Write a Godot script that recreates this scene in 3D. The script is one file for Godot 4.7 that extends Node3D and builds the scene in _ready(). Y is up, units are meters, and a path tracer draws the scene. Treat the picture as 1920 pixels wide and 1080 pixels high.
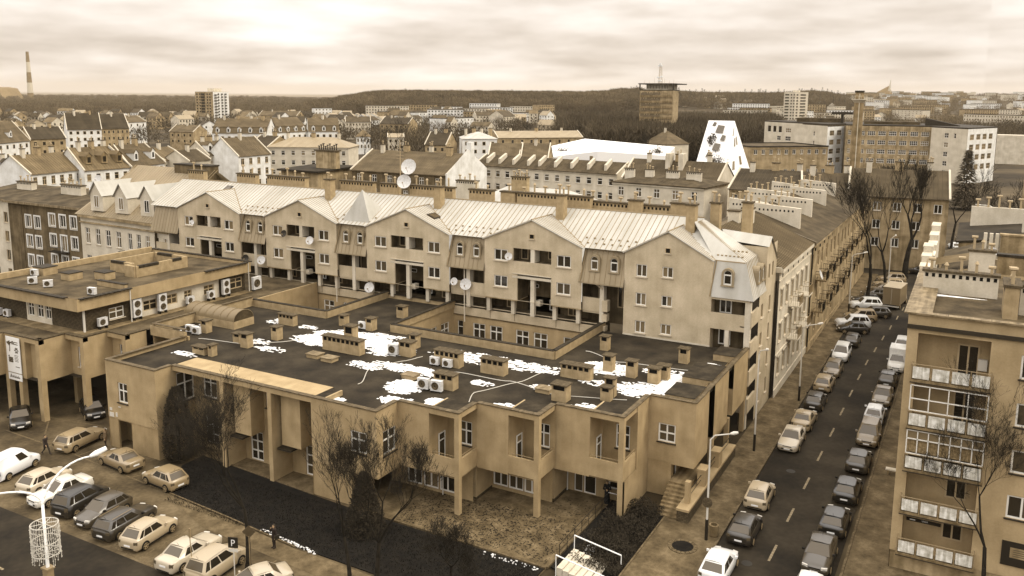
extends Node3D
# An old town block seen from a tower on an overcast winter day,in sepia light.
# World: x runs right along the block's front,-z runs away along the street,y is up,metres.
var M:={}
var cache:={}
var used:={}
var rng:=RandomNumberGenerator.new()
const TINT:=Vector3(1.0,0.92,0.82)      # colour of the overcast light
func _ready():
	# --- camera,sky,sun,exposure
	var cam:=Camera3D.new()
	cam.name="camera"
	var f:=1590.0
	cam.projection=Camera3D.PROJECTION_FRUSTUM
	cam.near=0.1
	cam.far=16000.0
	cam.size=1080.0/f*cam.near
	cam.frustum_offset=Vector2(0.0,(432.0-540.0)/f*cam.near)
	add_child(cam)
	cam.position=Vector3(16.654,30.0,58.989)
	cam.basis=Basis(Vector3.UP,deg_to_rad(28.7))*Basis(Vector3.RIGHT,-atan(252.0/f))*Basis(Vector3.BACK,deg_to_rad(0.4))
	cam.current=true
	var we:=WorldEnvironment.new()
	we.name="world_environment"
	var env:=Environment.new()
	env.tonemap_mode=Environment.TONE_MAPPER_LINEAR
	env.tonemap_exposure=1.4
	env.background_mode=Environment.BG_SKY
	env.background_energy_multiplier=1.0
	var sky:=Sky.new()
	var pm:=PanoramaSkyMaterial.new()
	pm.panorama=ImageTexture.create_from_image(sky_image())
	sky.sky_material=pm
	env.sky=sky
	env.fog_enabled=true
	env.fog_density=0.00005
	env.fog_light_color=Color(0.93,0.87,0.78)
	env.sdfgi_enabled=true
	env.ssao_enabled=true
	env.ssil_enabled=true
	we.environment=env
	add_child(we)
	var sun:=DirectionalLight3D.new()
	sun.name="sun"
	sun.light_energy=0.5
	sun.light_color=Color(1.0,0.95,0.86)
	sun.light_angular_distance=24.0
	sun.shadow_enabled=true
	add_child(sun)
	sun.look_at_from_position(Vector3(70,75,-25),Vector3.ZERO)
	# --- the place
	rng.seed=11
	materials()
	terrain()
	street()
	annex()
	annex_roof_things()
	left_building()
	gabled_building()
	street_houses()
	right_building()
	right_roofs()
	left_row()
	town()
	landmarks()
	far_town()
	forests()
	trees()
	vehicles()
	furniture()
	people()
# ------------------------------------------------------------------ sky
func sky_image() -> Image:
	var n:=FastNoiseLite.new()
	n.noise_type=FastNoiseLite.TYPE_SIMPLEX_SMOOTH
	n.seed=5
	n.frequency=1.0
	n.fractal_type=FastNoiseLite.FRACTAL_FBM
	n.fractal_octaves=6
	n.fractal_gain=0.52
	var W:=4096
	var H:=2048
	var small:=Image.create(512,256,false,Image.FORMAT_RGBF)
	for j in 256:
		var e:float=PI*0.5-(j+0.5)/256.0*PI
		for i in 512:
			small.set_pixel(i,j,sky_color(n,(i+0.5)/512.0*TAU-PI,e))
	small.resize(W,H,Image.INTERPOLATE_CUBIC)
	var top:=int(H*(0.5-13.0/180.0))
	var rows:=H/2-top+4
	var band:=Image.create(W,rows,false,Image.FORMAT_RGBF)
	for j in rows:
		var e:float=PI*0.5-(j+top+0.5)/H*PI
		for i in W:
			band.set_pixel(i,j,sky_color(n,(i+0.5)/W*TAU-PI,e))
	small.blit_rect(band,Rect2i(0,0,W,rows),Vector2i(0,top))
	return small
func sky_color(n:FastNoiseLite,a:float,e:float) -> Color:
	if e<-0.02:
		return Color(0.24,0.19,0.13)
	var s:float=sin(maxf(e,0.0))
	# cloud deck seen in perspective: flattened into bands near the horizon
	var k:float=1.0/(s+0.075)
	var x:float=sin(a)*k
	var z:float=cos(a)*k
	var c1:float=n.get_noise_3d(x*0.17+3.1,z*0.17-1.7,0.0)
	var c2:float=n.get_noise_3d(x*0.55+8.0,z*0.55,4.0)
	var c3:float=n.get_noise_3d(a*9.0,e*42.0,9.0)
	var c:float=c1*0.55+c2*0.30+c3*0.22
	# the brighter part of the deck lies to the right of the street's axis
	var br:float=0.5+0.5*cos(a+0.25)
	br=br*br*br*br
	var v:float=0.70+0.62*c+0.42*br*smoothstep(0.010,0.040,s)*(1.0-0.75*smoothstep(0.075,0.115,s))
	v=lerpf(0.66,v,smoothstep(-0.005,0.03,s))
	v=clampf(v,0.5,1.2)*0.92
	v*=lerpf(1.0,2.9,smoothstep(0.12,0.85,s))
	var w:float=smoothstep(0.42,0.95,v)
	return Color(v*1.03,v*lerpf(0.90,0.965,w),v*lerpf(0.77,0.90,w))
# ------------------------------------------------------------------ materials
func sepia(l:float) -> Vector3:
	var r:=pow(l,0.80)
	var t:=smoothstep(0.6,0.97,r)
	var c:=Color(r,r*lerpf(0.842,0.985,t),r*lerpf(0.60,0.95,t)).srgb_to_linear()
	return Vector3(c.r,c.g,c.b)
func mk(key:String,l:float,e:=1.0,rough:=0.85,tx:="",scale:=0.25,metal:=0.0) -> StandardMaterial3D:
	var m:=StandardMaterial3D.new()
	var t:=sepia(l)/TINT/e
	t.y=minf(t.y,t.x)
	t.z=minf(t.z,t.y)
	m.albedo_color=Color(minf(t.x,0.9),minf(t.y,0.88),minf(t.z,0.86)).linear_to_srgb()
	m.roughness=rough
	m.metallic=metal
	m.metallic_specular=0.35
	if tx != "":
		m.albedo_texture=M[tx]
		m.uv1_triplanar=true
		m.uv1_world_triplanar=true
		m.uv1_scale=Vector3.ONE*scale
	M[key]=m
	return m
func noise_bytes(seed_:int,freq:float,oct:int,w:=512,h:=512,cell:=false) -> PackedByteArray:
	var n:=FastNoiseLite.new()
	n.seed=seed_
	n.frequency=freq
	n.noise_type=FastNoiseLite.TYPE_CELLULAR if cell else FastNoiseLite.TYPE_SIMPLEX_SMOOTH
	n.fractal_type=FastNoiseLite.FRACTAL_FBM
	n.fractal_octaves=oct
	var im:Image=n.get_seamless_image(w,h)
	im.convert(Image.FORMAT_L8)
	if w != 512 or h != 512:
		im.resize(512,512,Image.INTERPOLATE_CUBIC)
	return im.get_data()
# layers: [bytes,weight,power]
func mix_tex(key:String,base:float,layers:Array,warm:=0.25,mask:=PackedByteArray()):
	var out:=PackedByteArray()
	out.resize(512*512*3)
	for i in 512*512:
		var v:float=base
		for L in layers:
			v+=(L[0][i]/255.0-0.5)*L[1]
		if mask.size()>0:
			v*=mask[i]/255.0
		v=clampf(v,0.0,1.0)
		out[i*3]=int(255.0*v)
		out[i*3+1]=int(255.0*v*(1.0-warm*0.25*(1.0-v)))
		out[i*3+2]=int(255.0*v*(1.0-warm*(1.0-v)))
	var im:=Image.create_from_data(512,512,false,Image.FORMAT_RGB8,out)
	im.generate_mipmaps()
	M[key]=ImageTexture.create_from_image(im)
func materials():
	var fine:=noise_bytes(1,0.12,3)
	var blot:=noise_bytes(2,0.008,5)
	var blot2:=noise_bytes(3,0.02,4)
	var streak:=noise_bytes(4,0.03,3,512,32)
	var hstreak:=noise_bytes(6,0.03,3,32,512)
	var cells:=noise_bytes(7,0.05,1,512,512,true)
	mix_tex("t_plaster",0.93,[[fine,0.06],[blot,0.16],[streak,0.05]])
	mix_tex("t_dirty",0.85,[[fine,0.10],[blot,0.34],[streak,0.26],[blot2,0.12]])
	mix_tex("t_felt",0.80,[[fine,0.16],[blot,0.50],[blot2,0.25]])
	mix_tex("t_asphalt",0.78,[[fine,0.20],[blot,0.55],[blot2,0.22]])
	mix_tex("t_metal",0.94,[[blot,0.14],[streak,0.10],[fine,0.03]])
	mix_tex("t_grass",0.66,[[fine,0.50],[blot,0.30],[blot2,0.40]])
	mix_tex("t_tile",0.82,[[hstreak,0.25],[blot,0.35],[fine,0.12]])
	mix_tex("t_pave",0.84,[[cells,0.16],[fine,0.14],[blot,0.40]])
	mix_tex("t_snow",0.96,[[fine,0.05],[blot2,0.06]])
	mix_tex("t_bark",0.7,[[streak,0.5],[fine,0.3]])
	mix_tex("t_ground",0.72,[[blot,0.5],[blot2,0.3],[fine,0.2]])
	# brick courses
	var br:=PackedByteArray()
	br.resize(512*512)
	for y in 512:
		for x in 512:
			var row:=y/16
			var joint:bool=(y % 16)<2 or ((x+(row % 2)*16) % 32)<2
			br[y*512+x]=150 if joint else 200+((row*37+((x+(row % 2)*16)/32)*91) % 55)
	mix_tex("t_brick",1.0,[[fine,0.1],[blot,0.2]],0.25,br)
	# walls
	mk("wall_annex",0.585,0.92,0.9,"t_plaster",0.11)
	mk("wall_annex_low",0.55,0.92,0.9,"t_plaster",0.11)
	mk("wall_gable",0.70,0.95,0.9,"t_plaster",0.08)
	mk("wall_white",0.86,0.95,0.9,"t_plaster",0.08)
	mk("wall_light",0.76,0.95,0.9,"t_plaster",0.07)
	mk("wall_mid",0.62,0.95,0.9,"t_dirty",0.07)
	mk("wall_dim",0.50,0.95,0.9,"t_dirty",0.07)
	mk("wall_dark",0.36,0.95,0.9,"t_dirty",0.07)
	mk("wall_right",0.60,0.92,0.9,"t_plaster",0.09)
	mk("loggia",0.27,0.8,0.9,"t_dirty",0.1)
	mk("brick_dark",0.24,0.95,0.9,"t_brick",0.25)
	mk("brick_base",0.26,0.95,0.9,"t_brick",0.25)
	mk("concrete",0.55,1.3,0.9,"t_dirty",0.15)
	mk("vent_wall",0.60,1.0,0.9,"t_plaster",0.3)
	mk("white_paint",0.86,1.0,0.6)
	mk("white_plastic",0.88,1.2,0.5,"t_plaster",0.8)
	# roofs
	mk("felt",0.215,1.6,0.95,"t_felt",0.055)
	mk("felt_light",0.36,1.6,0.95,"t_felt",0.07)
	mk("felt_brown",0.40,1.6,0.95,"t_felt",0.06)
	mk("felt_patch",0.23,1.6,0.95,"t_felt",0.13)
	mk("coping",0.43,1.6,0.6,"t_dirty",0.3)
	mk("coping_dark",0.20,1.5,0.7,"t_dirty",0.3)
	mk("coping_light",0.62,1.6,0.6,"t_dirty",0.2)
	mk("roof_metal",0.82,1.45,0.5,"t_metal",0.05)
	mk("roof_metal_grey",0.66,1.45,0.5,"t_metal",0.05)
	mk("roof_brown",0.42,1.4,0.8,"t_tile",0.05)
	mk("roof_tan",0.52,1.4,0.8,"t_tile",0.05)
	mk("roof_dark",0.27,1.4,0.85,"t_tile",0.05)
	mk("roof_mid",0.34,1.4,0.85,"t_tile",0.05)
	mk("rib",0.60,1.4,0.5)
	mk("rib_brown",0.30,1.4,0.7)
	mk("cap_brown",0.36,1.5,0.8,"t_dirty",0.6)
	# ground
	mk("asphalt",0.185,1.3,0.92,"t_asphalt",0.028)
	mk("asphalt_lot",0.40,1.3,0.92,"t_asphalt",0.04)
	mk("paving",0.43,1.3,0.95,"t_pave",0.12)
	mk("paving_light",0.44,1.3,0.95,"t_pave",0.16)
	mk("kerb",0.45,1.5,0.9,"t_dirty",0.5)
	mk("road_paint",0.66,1.5,0.8,"t_dirty",0.9)
	mk("old_paint",0.46,1.5,0.9,"t_dirty",1.1)
	mk("grass",0.10,1.3,1.0,"t_grass",0.16)
	mk("soil",0.11,1.4,1.0,"t_grass",0.2)
	mk("land",0.36,1.5,1.0,"t_ground",0.004)
	mk("snow",1.0,1.2,0.9,"t_snow",0.5)
	# small stuff
	mk("frame",0.82,1.0,0.5)
	mk("frame_dim",0.62,1.0,0.6)
	mk("frame_dark",0.25,1.0,0.6)
	mk("sill_dark",0.12,1.1,0.5)
	mk("sill_light",0.72,1.1,0.6)
	mk("metal_dark",0.10,1.1,0.5)
	mk("metal_grey",0.50,1.1,0.45)
	mk("metal_light",0.80,1.2,0.4)
	mk("void",0.045,1.0,1.0)
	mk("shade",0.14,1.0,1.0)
	mk("rubber",0.07,1.1,0.8)
	mk("bark",0.11,0.9,1.0,"t_bark",0.8)
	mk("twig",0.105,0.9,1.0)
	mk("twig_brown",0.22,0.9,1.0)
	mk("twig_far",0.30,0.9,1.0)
	mk("needle",0.20,1.0,1.0)
	mk("needle_dark",0.13,1.0,1.0)
	mk("curtain",0.5,0.9,0.9,"t_dirty",0.9)
	mk("panel_white",0.84,0.95,0.7,"t_dirty",0.35)
	mk("skylight",0.42,1.2,0.35)
	mk("antenna",0.62,1.1,0.5)
	for g in [["glass",0.10],["glass_mid",0.21],["glass_pale",0.36]]:
		var m:=mk(g[0],g[1],0.9,0.12)
		m.metallic_specular=0.5
	M["glass_set"]=[M.glass,M.glass,M.glass,M.glass_mid,M.glass_mid,M.glass_pale]
# ------------------------------------------------------------------ naming and tagging
func numbered(parent:Node,called:String) -> String:
	var k:=str(parent.get_instance_id())+called
	var n:int=used.get(k,0)
	used[k]=n+1
	return called if n==0 else "%s_%03d" % [called,n]
func put(parent:Node,called:String,mesh:Mesh,mat:Material,t:=Transform3D.IDENTITY) -> MeshInstance3D:
	var o:=MeshInstance3D.new()
	o.mesh=mesh
	o.material_override=mat
	o.name=numbered(parent,called)
	o.transform=t
	parent.add_child(o,true)
	return o
func thing(called:String,label:String,category:String,at:=Vector3.ZERO,turn:=0.0,group:="") -> Node3D:
	var o:=Node3D.new()
	o.name=numbered(self,called)
	add_child(o,true)
	o.position=at
	o.rotation.y=turn
	return tag(o,label,category,group)
func tag(o:Node3D,label:String,category:String,group:="") -> Node3D:
	o.set_meta("label",label)
	o.set_meta("category",category)
	if group != "":
		o.set_meta("group",group)
	return o
func setting(called:String,mb:MB,mat:Material,parent:Node=null) -> MeshInstance3D:
	var o:=put(self if parent==null else parent,called,mb.mesh(),mat)
	if parent==null:
		o.set_meta("kind","structure")
	return o
func boxes(parent:Node,called:String,list:Array,mat:Material):     # each box a part of its own
	for k in list:
		var m:=MB.new()
		m.box(k[0],k[1],k[2],k[3],k[4],k[5])
		put(parent,called,m.mesh(),mat)
func stuff(o:Node3D) -> Node3D:
	o.set_meta("kind","stuff")
	return o
# ------------------------------------------------------------------ mesh builder
class MB:
	var v:=PackedVector3Array()
	var c:=PackedColorArray()
	func tri(a:Vector3,b:Vector3,d:Vector3):   # counterclockwise seen from outside
		v.append(a); v.append(d); v.append(b)
	func quad(a:Vector3,b:Vector3,d:Vector3,e:Vector3):
		v.append(a); v.append(d); v.append(b)
		v.append(a); v.append(e); v.append(d)
	func hexa(p:Array):    # bottom 0..3 counterclockwise from above,top 4..7
		quad(p[3],p[2],p[1],p[0])
		quad(p[4],p[5],p[6],p[7])
		for i in 4:
			var j:=(i+1) % 4
			quad(p[i],p[j],p[j+4],p[i+4])
	func box(x0:float,y0:float,z0:float,x1:float,y1:float,z1:float):
		hexa([Vector3(x0,y0,z1),Vector3(x1,y0,z1),Vector3(x1,y0,z0),Vector3(x0,y0,z0),
			Vector3(x0,y1,z1),Vector3(x1,y1,z1),Vector3(x1,y1,z0),Vector3(x0,y1,z0)])
	# box along a line on the ground from a to b,w wide
	func beam(a:Vector2,b:Vector2,w:float,y0:float,y1:float):
		var d:=(b-a).normalized()
		var n:=Vector2(-d.y,d.x)*w*0.5
		var q:=[a+n,b+n,b-n,a-n]
		var p:=[]
		for y in [y0,y1]:
			for k in q:
				p.append(Vector3(k.x,y,k.y))
		hexa(p)
	func bar(a:Vector3,b:Vector3,r0:float,r1:float,n:=4):
		var d:=b-a
		if d.length()<1e-5:
			return
		d=d.normalized()
		var u:=d.cross(Vector3(0.31,0.9,0.27) if absf(d.y)<0.9 else Vector3(1,0.1,0)).normalized()
		var w:=d.cross(u)
		for i in n:
			var t0:=TAU*i/n
			var t1:=TAU*(i+1)/n
			var e0:=u*cos(t0)+w*sin(t0)
			var e1:=u*cos(t1)+w*sin(t1)
			quad(a+e0*r0,a+e1*r0,b+e1*r1,b+e0*r1)
			if n>3:
				tri(b,b+e0*r1,b+e1*r1)
	func lathe(at:Vector3,prof:Array,n:=12):   # prof:[r,y] from the bottom up
		for k in prof.size()-1:
			for i in n:
				var t0:=TAU*i/n
				var t1:=TAU*(i+1)/n
				var e0:=Vector3(cos(t0),0,-sin(t0))
				var e1:=Vector3(cos(t1),0,-sin(t1))
				var y0:=Vector3(0,prof[k][1],0)
				var y1:=Vector3(0,prof[k+1][1],0)
				quad(at+e0*prof[k][0]+y0,at+e1*prof[k][0]+y0,at+e1*prof[k+1][0]+y1,at+e0*prof[k+1][0]+y1)
	func sheet(poly:PackedVector2Array,y:float):     # flat polygon facing up (x,z)
		var ix:=Geometry2D.triangulate_polygon(poly)
		for i in range(0,ix.size(),3):
			var a:=poly[ix[i]]
			var b:=poly[ix[i+1]]
			var d:=poly[ix[i+2]]
			if (b-a).cross(d-a)>0.0:
				var s:=b
				b=d
				d=s
			tri(Vector3(a.x,y,a.y),Vector3(b.x,y,b.y),Vector3(d.x,y,d.y))
	func slab(poly:PackedVector2Array,y0:float,y1:float):
		sheet(poly,y1)
		for i in poly.size():
			var a:=poly[i]
			var b:=poly[(i+1) % poly.size()]
			quad(Vector3(a.x,y0,a.y),Vector3(b.x,y0,b.y),Vector3(b.x,y1,b.y),Vector3(a.x,y1,a.y))
	# wall face from a to b (left to right seen from outside),openings [u0,y0,u1,y1],reveals r deep
	func wall(a:Vector2,b:Vector2,y0:float,y1:float,ops:=[],r:=0.16):
		var L:=a.distance_to(b)
		var d:=(b-a)/L
		var n:=Vector2(-d.y,d.x)
		var us:=[0.0,L]
		var vs:=[y0,y1]
		for o in ops:
			for k in [o[0],o[2]]:
				if k>0.0 and k<L and not us.has(k):
					us.append(k)
			for k in [o[1],o[3]]:
				if k>y0 and k<y1 and not vs.has(k):
					vs.append(k)
		us.sort()
		vs.sort()
		for j in vs.size()-1:
			var start:=-1.0
			for i in us.size()-1:
				var cu:float=(us[i]+us[i+1])*0.5
				var cv:float=(vs[j]+vs[j+1])*0.5
				var hole:=false
				for o in ops:
					if cu>o[0] and cu<o[2] and cv>o[1] and cv<o[3]:
						hole=true
						break
				if not hole and start<0.0:
					start=us[i]
				if start>=0.0 and (hole or i==us.size()-2):
					var e:float=us[i] if hole else us[i+1]
					var p:=a+d*start
					var q:=a+d*e
					quad(Vector3(p.x,vs[j],p.y),Vector3(q.x,vs[j],q.y),Vector3(q.x,vs[j+1],q.y),Vector3(p.x,vs[j+1],p.y))
					start=-1.0
		for o in ops:
			var p:=a+d*maxf(o[0],0.0)
			var q:=a+d*minf(o[2],L)
			var b0:float=maxf(o[1],y0)
			var t0:float=minf(o[3],y1)
			var pi:=p-n*r
			var qi:=q-n*r
			quad(Vector3(pi.x,b0,pi.y),Vector3(p.x,b0,p.y),Vector3(p.x,t0,p.y),Vector3(pi.x,t0,pi.y))
			quad(Vector3(q.x,b0,q.y),Vector3(qi.x,b0,qi.y),Vector3(qi.x,t0,qi.y),Vector3(q.x,t0,q.y))
			quad(Vector3(p.x,b0,p.y),Vector3(pi.x,b0,pi.y),Vector3(qi.x,b0,qi.y),Vector3(q.x,b0,q.y))
			quad(Vector3(pi.x,t0,pi.y),Vector3(p.x,t0,p.y),Vector3(q.x,t0,q.y),Vector3(qi.x,t0,qi.y))
	func mesh() -> ArrayMesh:
		var arr:=[]
		arr.resize(Mesh.ARRAY_MAX)
		arr[Mesh.ARRAY_VERTEX]=v
		if c.size()==v.size() and c.size()>0:
			arr[Mesh.ARRAY_COLOR]=c
		var m:=ArrayMesh.new()
		if v.size()>0:
			m.add_surface_from_arrays(Mesh.PRIMITIVE_TRIANGLES,arr)
		return m
	func smooth() -> ArrayMesh:
		var st:=SurfaceTool.new()
		st.begin(Mesh.PRIMITIVE_TRIANGLES)
		st.set_smooth_group(0)
		for k in v.size():
			if c.size()==v.size():
				st.set_color(c[k])
			st.add_vertex(v[k])
		st.generate_normals()
		return st.commit()
func V(x:float,y:float,z:float) -> Vector3:
	return Vector3(x,y,z)
func pl(a:Array) -> PackedVector2Array:
	var p:=PackedVector2Array()
	for i in range(0,a.size(),2):
		p.append(Vector2(a[i],a[i+1]))
	return p
func boxmesh(x:float,y:float,z:float) -> Mesh:      # on its base,centred
	var k:="bx%.3f_%.3f_%.3f" % [x,y,z]
	if not cache.has(k):
		var b:=MB.new()
		b.box(-x/2,0,-z/2,x/2,y,z/2)
		cache[k]=b.mesh()
	return cache[k]
# ------------------------------------------------------------------ windows
# a window in the wall a -> b: opening [u0,y0,u1,y1]; style: columns,rows (share of the height of the lowest row),frame key
func win(parent:Node,a:Vector2,b:Vector2,o:Array,cols:=2,rows:=1,low:=0.6,fm:="frame",sill:="",inset:=0.12,each:=true,glass:Material=null,nm:="window"):
	var d:=(b-a).normalized()
	var n:=Vector2(-d.y,d.x)
	var w:float=o[2]-o[0]
	var h:float=o[3]-o[1]
	var p:Vector2=a+d*o[0]-n*inset
	var t:=Transform3D(Basis(V(d.x,0,d.y),Vector3.UP,V(n.x,0,n.y)),V(p.x,o[1],p.y))
	var fw:float=clampf(minf(w,h)*0.085,0.045,0.11)
	var key:="w%.2f_%.2f_%d_%d_%.2f" % [w,h,cols,rows,low]
	var ys:=[0.0,h]
	if rows==2:
		ys=[0.0,h*low,h]
	elif rows>2:
		ys=[]
		for r in rows+1:
			ys.append(h*r/rows)
	if not cache.has(key):
		var m:=MB.new()
		for i in cols+1:
			var x:float=w*i/cols
			var x0:float=maxf(0.0,x-fw*0.5)
			var x1:float=minf(w,x+fw*0.5)
			if i==0:
				x1=fw
			if i==cols:
				x0=w-fw
			m.box(x0,0,-0.03,x1,h,0.035)
		for j in ys.size():
			var y0:float=clampf(ys[j]-fw*0.5,0.0,h)
			var y1:float=clampf(ys[j]+fw*0.5,0.0,h)
			if j==0:
				y1=fw
			if j==ys.size()-1:
				y0=h-fw
			for i in cols:
				m.box(w*i/cols+fw*0.4,y0,-0.028,w*(i+1)/cols-fw*0.4,y1,0.03)
		cache[key]=m.mesh()
	var f:=put(parent,nm,cache[key],M[fm],t)
	var g:Material=glass
	if g==null:
		g=M.glass_set[rng.randi() % 6]
	if each:
		for i in cols:
			for j in ys.size()-1:
				var pm:=boxmesh(w/cols-0.01,ys[j+1]-ys[j]-0.01,0.02)
				put(f,"pane",pm,g if rng.randf()<0.75 else M.glass_set[rng.randi() % 6],Transform3D(Basis(),V(w*(i+0.5)/cols,ys[j]+0.005,-0.02)))
	else:
		put(f,"pane",boxmesh(w-0.02,h-0.02,0.02),g,Transform3D(Basis(),V(w*0.5,0.01,-0.02)))
	if sill != "":
		put(f,"sill",boxmesh(w+0.16,0.07,inset+0.14),M[sill],Transform3D(Basis(),V(w*0.5,-0.075,(inset+0.14)*0.5-0.01)))
	return f
# a wall with windows: specs [u0,y0,u1,y1,cols,rows,sill,low]
func wall_with_windows(parent:Node,called:String,a:Vector2,b:Vector2,y0:float,y1:float,specs:Array,mat:Material,fm:="frame",each:=true,holes:=[]):
	var m:=MB.new()
	var ops:=holes.duplicate()
	ops.append_array(specs)
	m.wall(a,b,y0,y1,ops)
	put(parent,called,m.mesh(),mat)
	for s in specs:
		win(parent,a,b,s,s[4],s[5],s[7] if s.size()>7 else 0.6,fm,s[6],0.12,each)
# ------------------------------------------------------------------ the low annex in front
func coping(parent:Node,pts:Array,y:float,w:=0.42,closed:=false,key:="coping",inward:=0.5,seg:=0.55):
	# a metal capping in short lengths with open joints,run along a line of points (outer edge on the left side of travel)
	var m:=MB.new()
	var n:=pts.size()/2
	for i in (n if closed else n-1):
		var a:=Vector2(pts[i*2],pts[i*2+1])
		var j:=(i+1) % n
		var b:=Vector2(pts[j*2],pts[j*2+1])
		var L:=a.distance_to(b)
		var d:=(b-a)/L
		var nn:=Vector2(-d.y,d.x)*(0.06-w*inward)
		var k:=maxi(1,int(L/seg))
		for s in k:
			var p:=a+d*(L*s/k+0.012)+nn
			var q:=a+d*(L*(s+1)/k-0.012)+nn
			var h:=0.004*((s*7+i*3) % 3)
			m.beam(p,q,w,y-0.07,y+h)
	stuff(put(parent,"coping",m.mesh(),M[key]))
func annex():
	var t:=thing("annex_building","long low two-storey annex with stepped front, balconies and a flat roof patched with snow","building")
	var W:="wall_annex"
	var T:=7.69
	# left block
	wall_with_windows(t,"wall",Vector2(-46.8,14.8),Vector2(-40.6,14.8),2.66,T,[[1.45,4.22,2.64,5.97,2,2,"sill_dark"]],M[W])
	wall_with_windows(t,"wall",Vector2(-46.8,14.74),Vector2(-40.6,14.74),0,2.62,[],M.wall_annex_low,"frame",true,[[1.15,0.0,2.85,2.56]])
	var m:=MB.new()
	m.wall(Vector2(-46.8,6.5),Vector2(-46.8,14.8),0,T)
	m.wall(Vector2(-46.7,13.2),Vector2(-40.7,13.2),0,2.6)
	put(t,"wall",m.mesh(),M[W])
	wall_with_windows(t,"wall",Vector2(-40.6,14.8),Vector2(-40.6,10.5),0,T,[[2.1,4.3,3.9,6.9,2,2,"sill_dark"]],M[W])
	# back wall under the long canopy
	var bw:=[[1.1,4.55,2.7,6.75,2,2,"sill_dark"],[8.3,4.9,9.2,6.9,2,2,"sill_dark",0.62],[13.4,4.9,14.3,6.9,2,2,"sill_dark",0.62],
		[1.2,0.5,2.7,2.9,2,3,""],[4.1,0.35,5.5,2.6,2,3,""],[6.4,0.1,7.8,2.6,2,3,""],[9.7,0.05,10.8,2.5,2,3,""],[12.4,0.1,14.2,2.6,2,3,""]]
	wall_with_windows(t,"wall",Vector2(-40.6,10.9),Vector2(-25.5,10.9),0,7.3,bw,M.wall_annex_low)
	for k in [[-34.35,-32.55],[-29.25,-27.3]]:
		var b:=MB.new()
		b.box(k[0],2.9,10.9,k[1],7.05,12.35)
		put(t,"bay",b.mesh(),M[W])
		var c:=MB.new()
		c.box(k[0]-0.15,2.62,10.9,k[0]+1.2,2.78,12.75)
		put(t,"door_canopy",c.mesh(),M.sill_dark)
	for x in [-34.9,-29.75]:
		var b:=MB.new()
		b.box(x-0.2,0,12.72,x+0.2,7.3,13.1)
		b.box(x-0.16,0.0,10.95,x+0.16,7.3,12.7)
		put(t,"pillar",b.mesh(),M[W])
	var can:=MB.new()
	can.box(-40.58,7.3,10.5,-25.5,T,13.1)
	put(t,"canopy",can.mesh(),M[W])
	# block with the corner windows
	wall_with_windows(t,"wall",Vector2(-25.5,13.1),Vector2(-19.4,13.1),2.72,T,[[3.7,4.28,5.2,5.92,2,2,"sill_dark"]],M[W])
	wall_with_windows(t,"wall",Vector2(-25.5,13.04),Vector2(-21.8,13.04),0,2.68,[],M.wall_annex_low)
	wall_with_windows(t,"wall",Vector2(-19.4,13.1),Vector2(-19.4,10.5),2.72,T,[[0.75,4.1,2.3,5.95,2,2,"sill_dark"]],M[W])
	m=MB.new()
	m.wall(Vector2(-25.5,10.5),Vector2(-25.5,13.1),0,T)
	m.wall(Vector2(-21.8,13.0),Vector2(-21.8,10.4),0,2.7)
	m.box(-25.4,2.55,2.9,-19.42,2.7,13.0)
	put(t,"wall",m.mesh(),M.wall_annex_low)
	# three stepped bays,each a blank panel and a corner balcony
	var bays:=[[-19.4,10.5,-16.65,-14.1],[-14.1,8.0,-11.45,-8.98],[-9.0,5.35,-6.2,-3.62]]
	for i in 3:
		var b:Array=bays[i]
		var z:float=b[1]
		var zb:float=z-2.55
		m=MB.new()
		m.wall(Vector2(b[0],z),Vector2(b[2],z),2.74,T)
		m.box(b[2]-0.22,2.9,zb,b[2]-0.02,7.3,z-0.02)
		put(t,"wall_panel",m.mesh(),M[W])
		m=MB.new()
		m.box(b[2],2.86,z-0.16,b[3]-0.38,4.22,z)
		m.box(b[3]-0.16,2.86,zb,b[3],4.22,z-0.38)
		put(t,"balcony_parapet",m.mesh(),M[W])
		m=MB.new()
		m.bar(V(b[2],4.42,z-0.08),V(b[3]-0.38,4.42,z-0.08),0.025,0.025,5)
		m.bar(V(b[3]-0.08,4.42,z-0.38),V(b[3]-0.08,4.42,zb),0.025,0.025,5)
		for s in 3:
			m.bar(V(b[2]+0.3+0.75*s,4.2,z-0.08),V(b[2]+0.3+0.75*s,4.42,z-0.08),0.015,0.015,4)
		put(t,"handrail",m.mesh(),M.metal_grey)
		m=MB.new()
		m.box(b[2],7.3,z-0.36,b[3],T,z)
		m.box(b[3]-0.36,7.3,zb,b[3],T,z-0.38)
		m.box(b[2]+0.02,7.2,zb,b[3]-0.38,7.4,z-0.38)
		put(t,"balcony_lintel",m.mesh(),M[W])
		m=MB.new()
		m.box(b[2],2.76,zb,b[3]-0.18,2.9,z-0.18)
		put(t,"balcony_floor",m.mesh(),M.concrete)
		m=MB.new()
		m.box(b[3]-0.37,0,z-0.37,b[3]+0.02,7.6,z+0.02)
		put(t,"pillar",m.mesh(),M[W])
		wall_with_windows(t,"wall",Vector2(b[2]-0.2,zb),Vector2(b[3]+0.1,zb),2.86,7.3,[[1.2,4.25,2.3,6.1,2,2,"sill_dark"]],M.wall_annex_low)
		win(t,Vector2(b[2]+0.01,z-0.7),Vector2(b[2]+0.01,zb),[0.5,2.95,1.35,5.3],1,2,0.75,"frame","",-0.03,true,null,"balcony_door")
	# ground floor under the bays
	var g1:=[[1.5,0.25,2.9,2.55,2,2,""],[3.0,0.25,4.4,2.55,2,2,""],[4.5,0.25,5.9,2.55,2,2,""]]
	wall_with_windows(t,"wall",Vector2(-21.8,8.2),Vector2(-14.3,8.2),0,2.8,g1,M.wall_annex_low)
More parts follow.
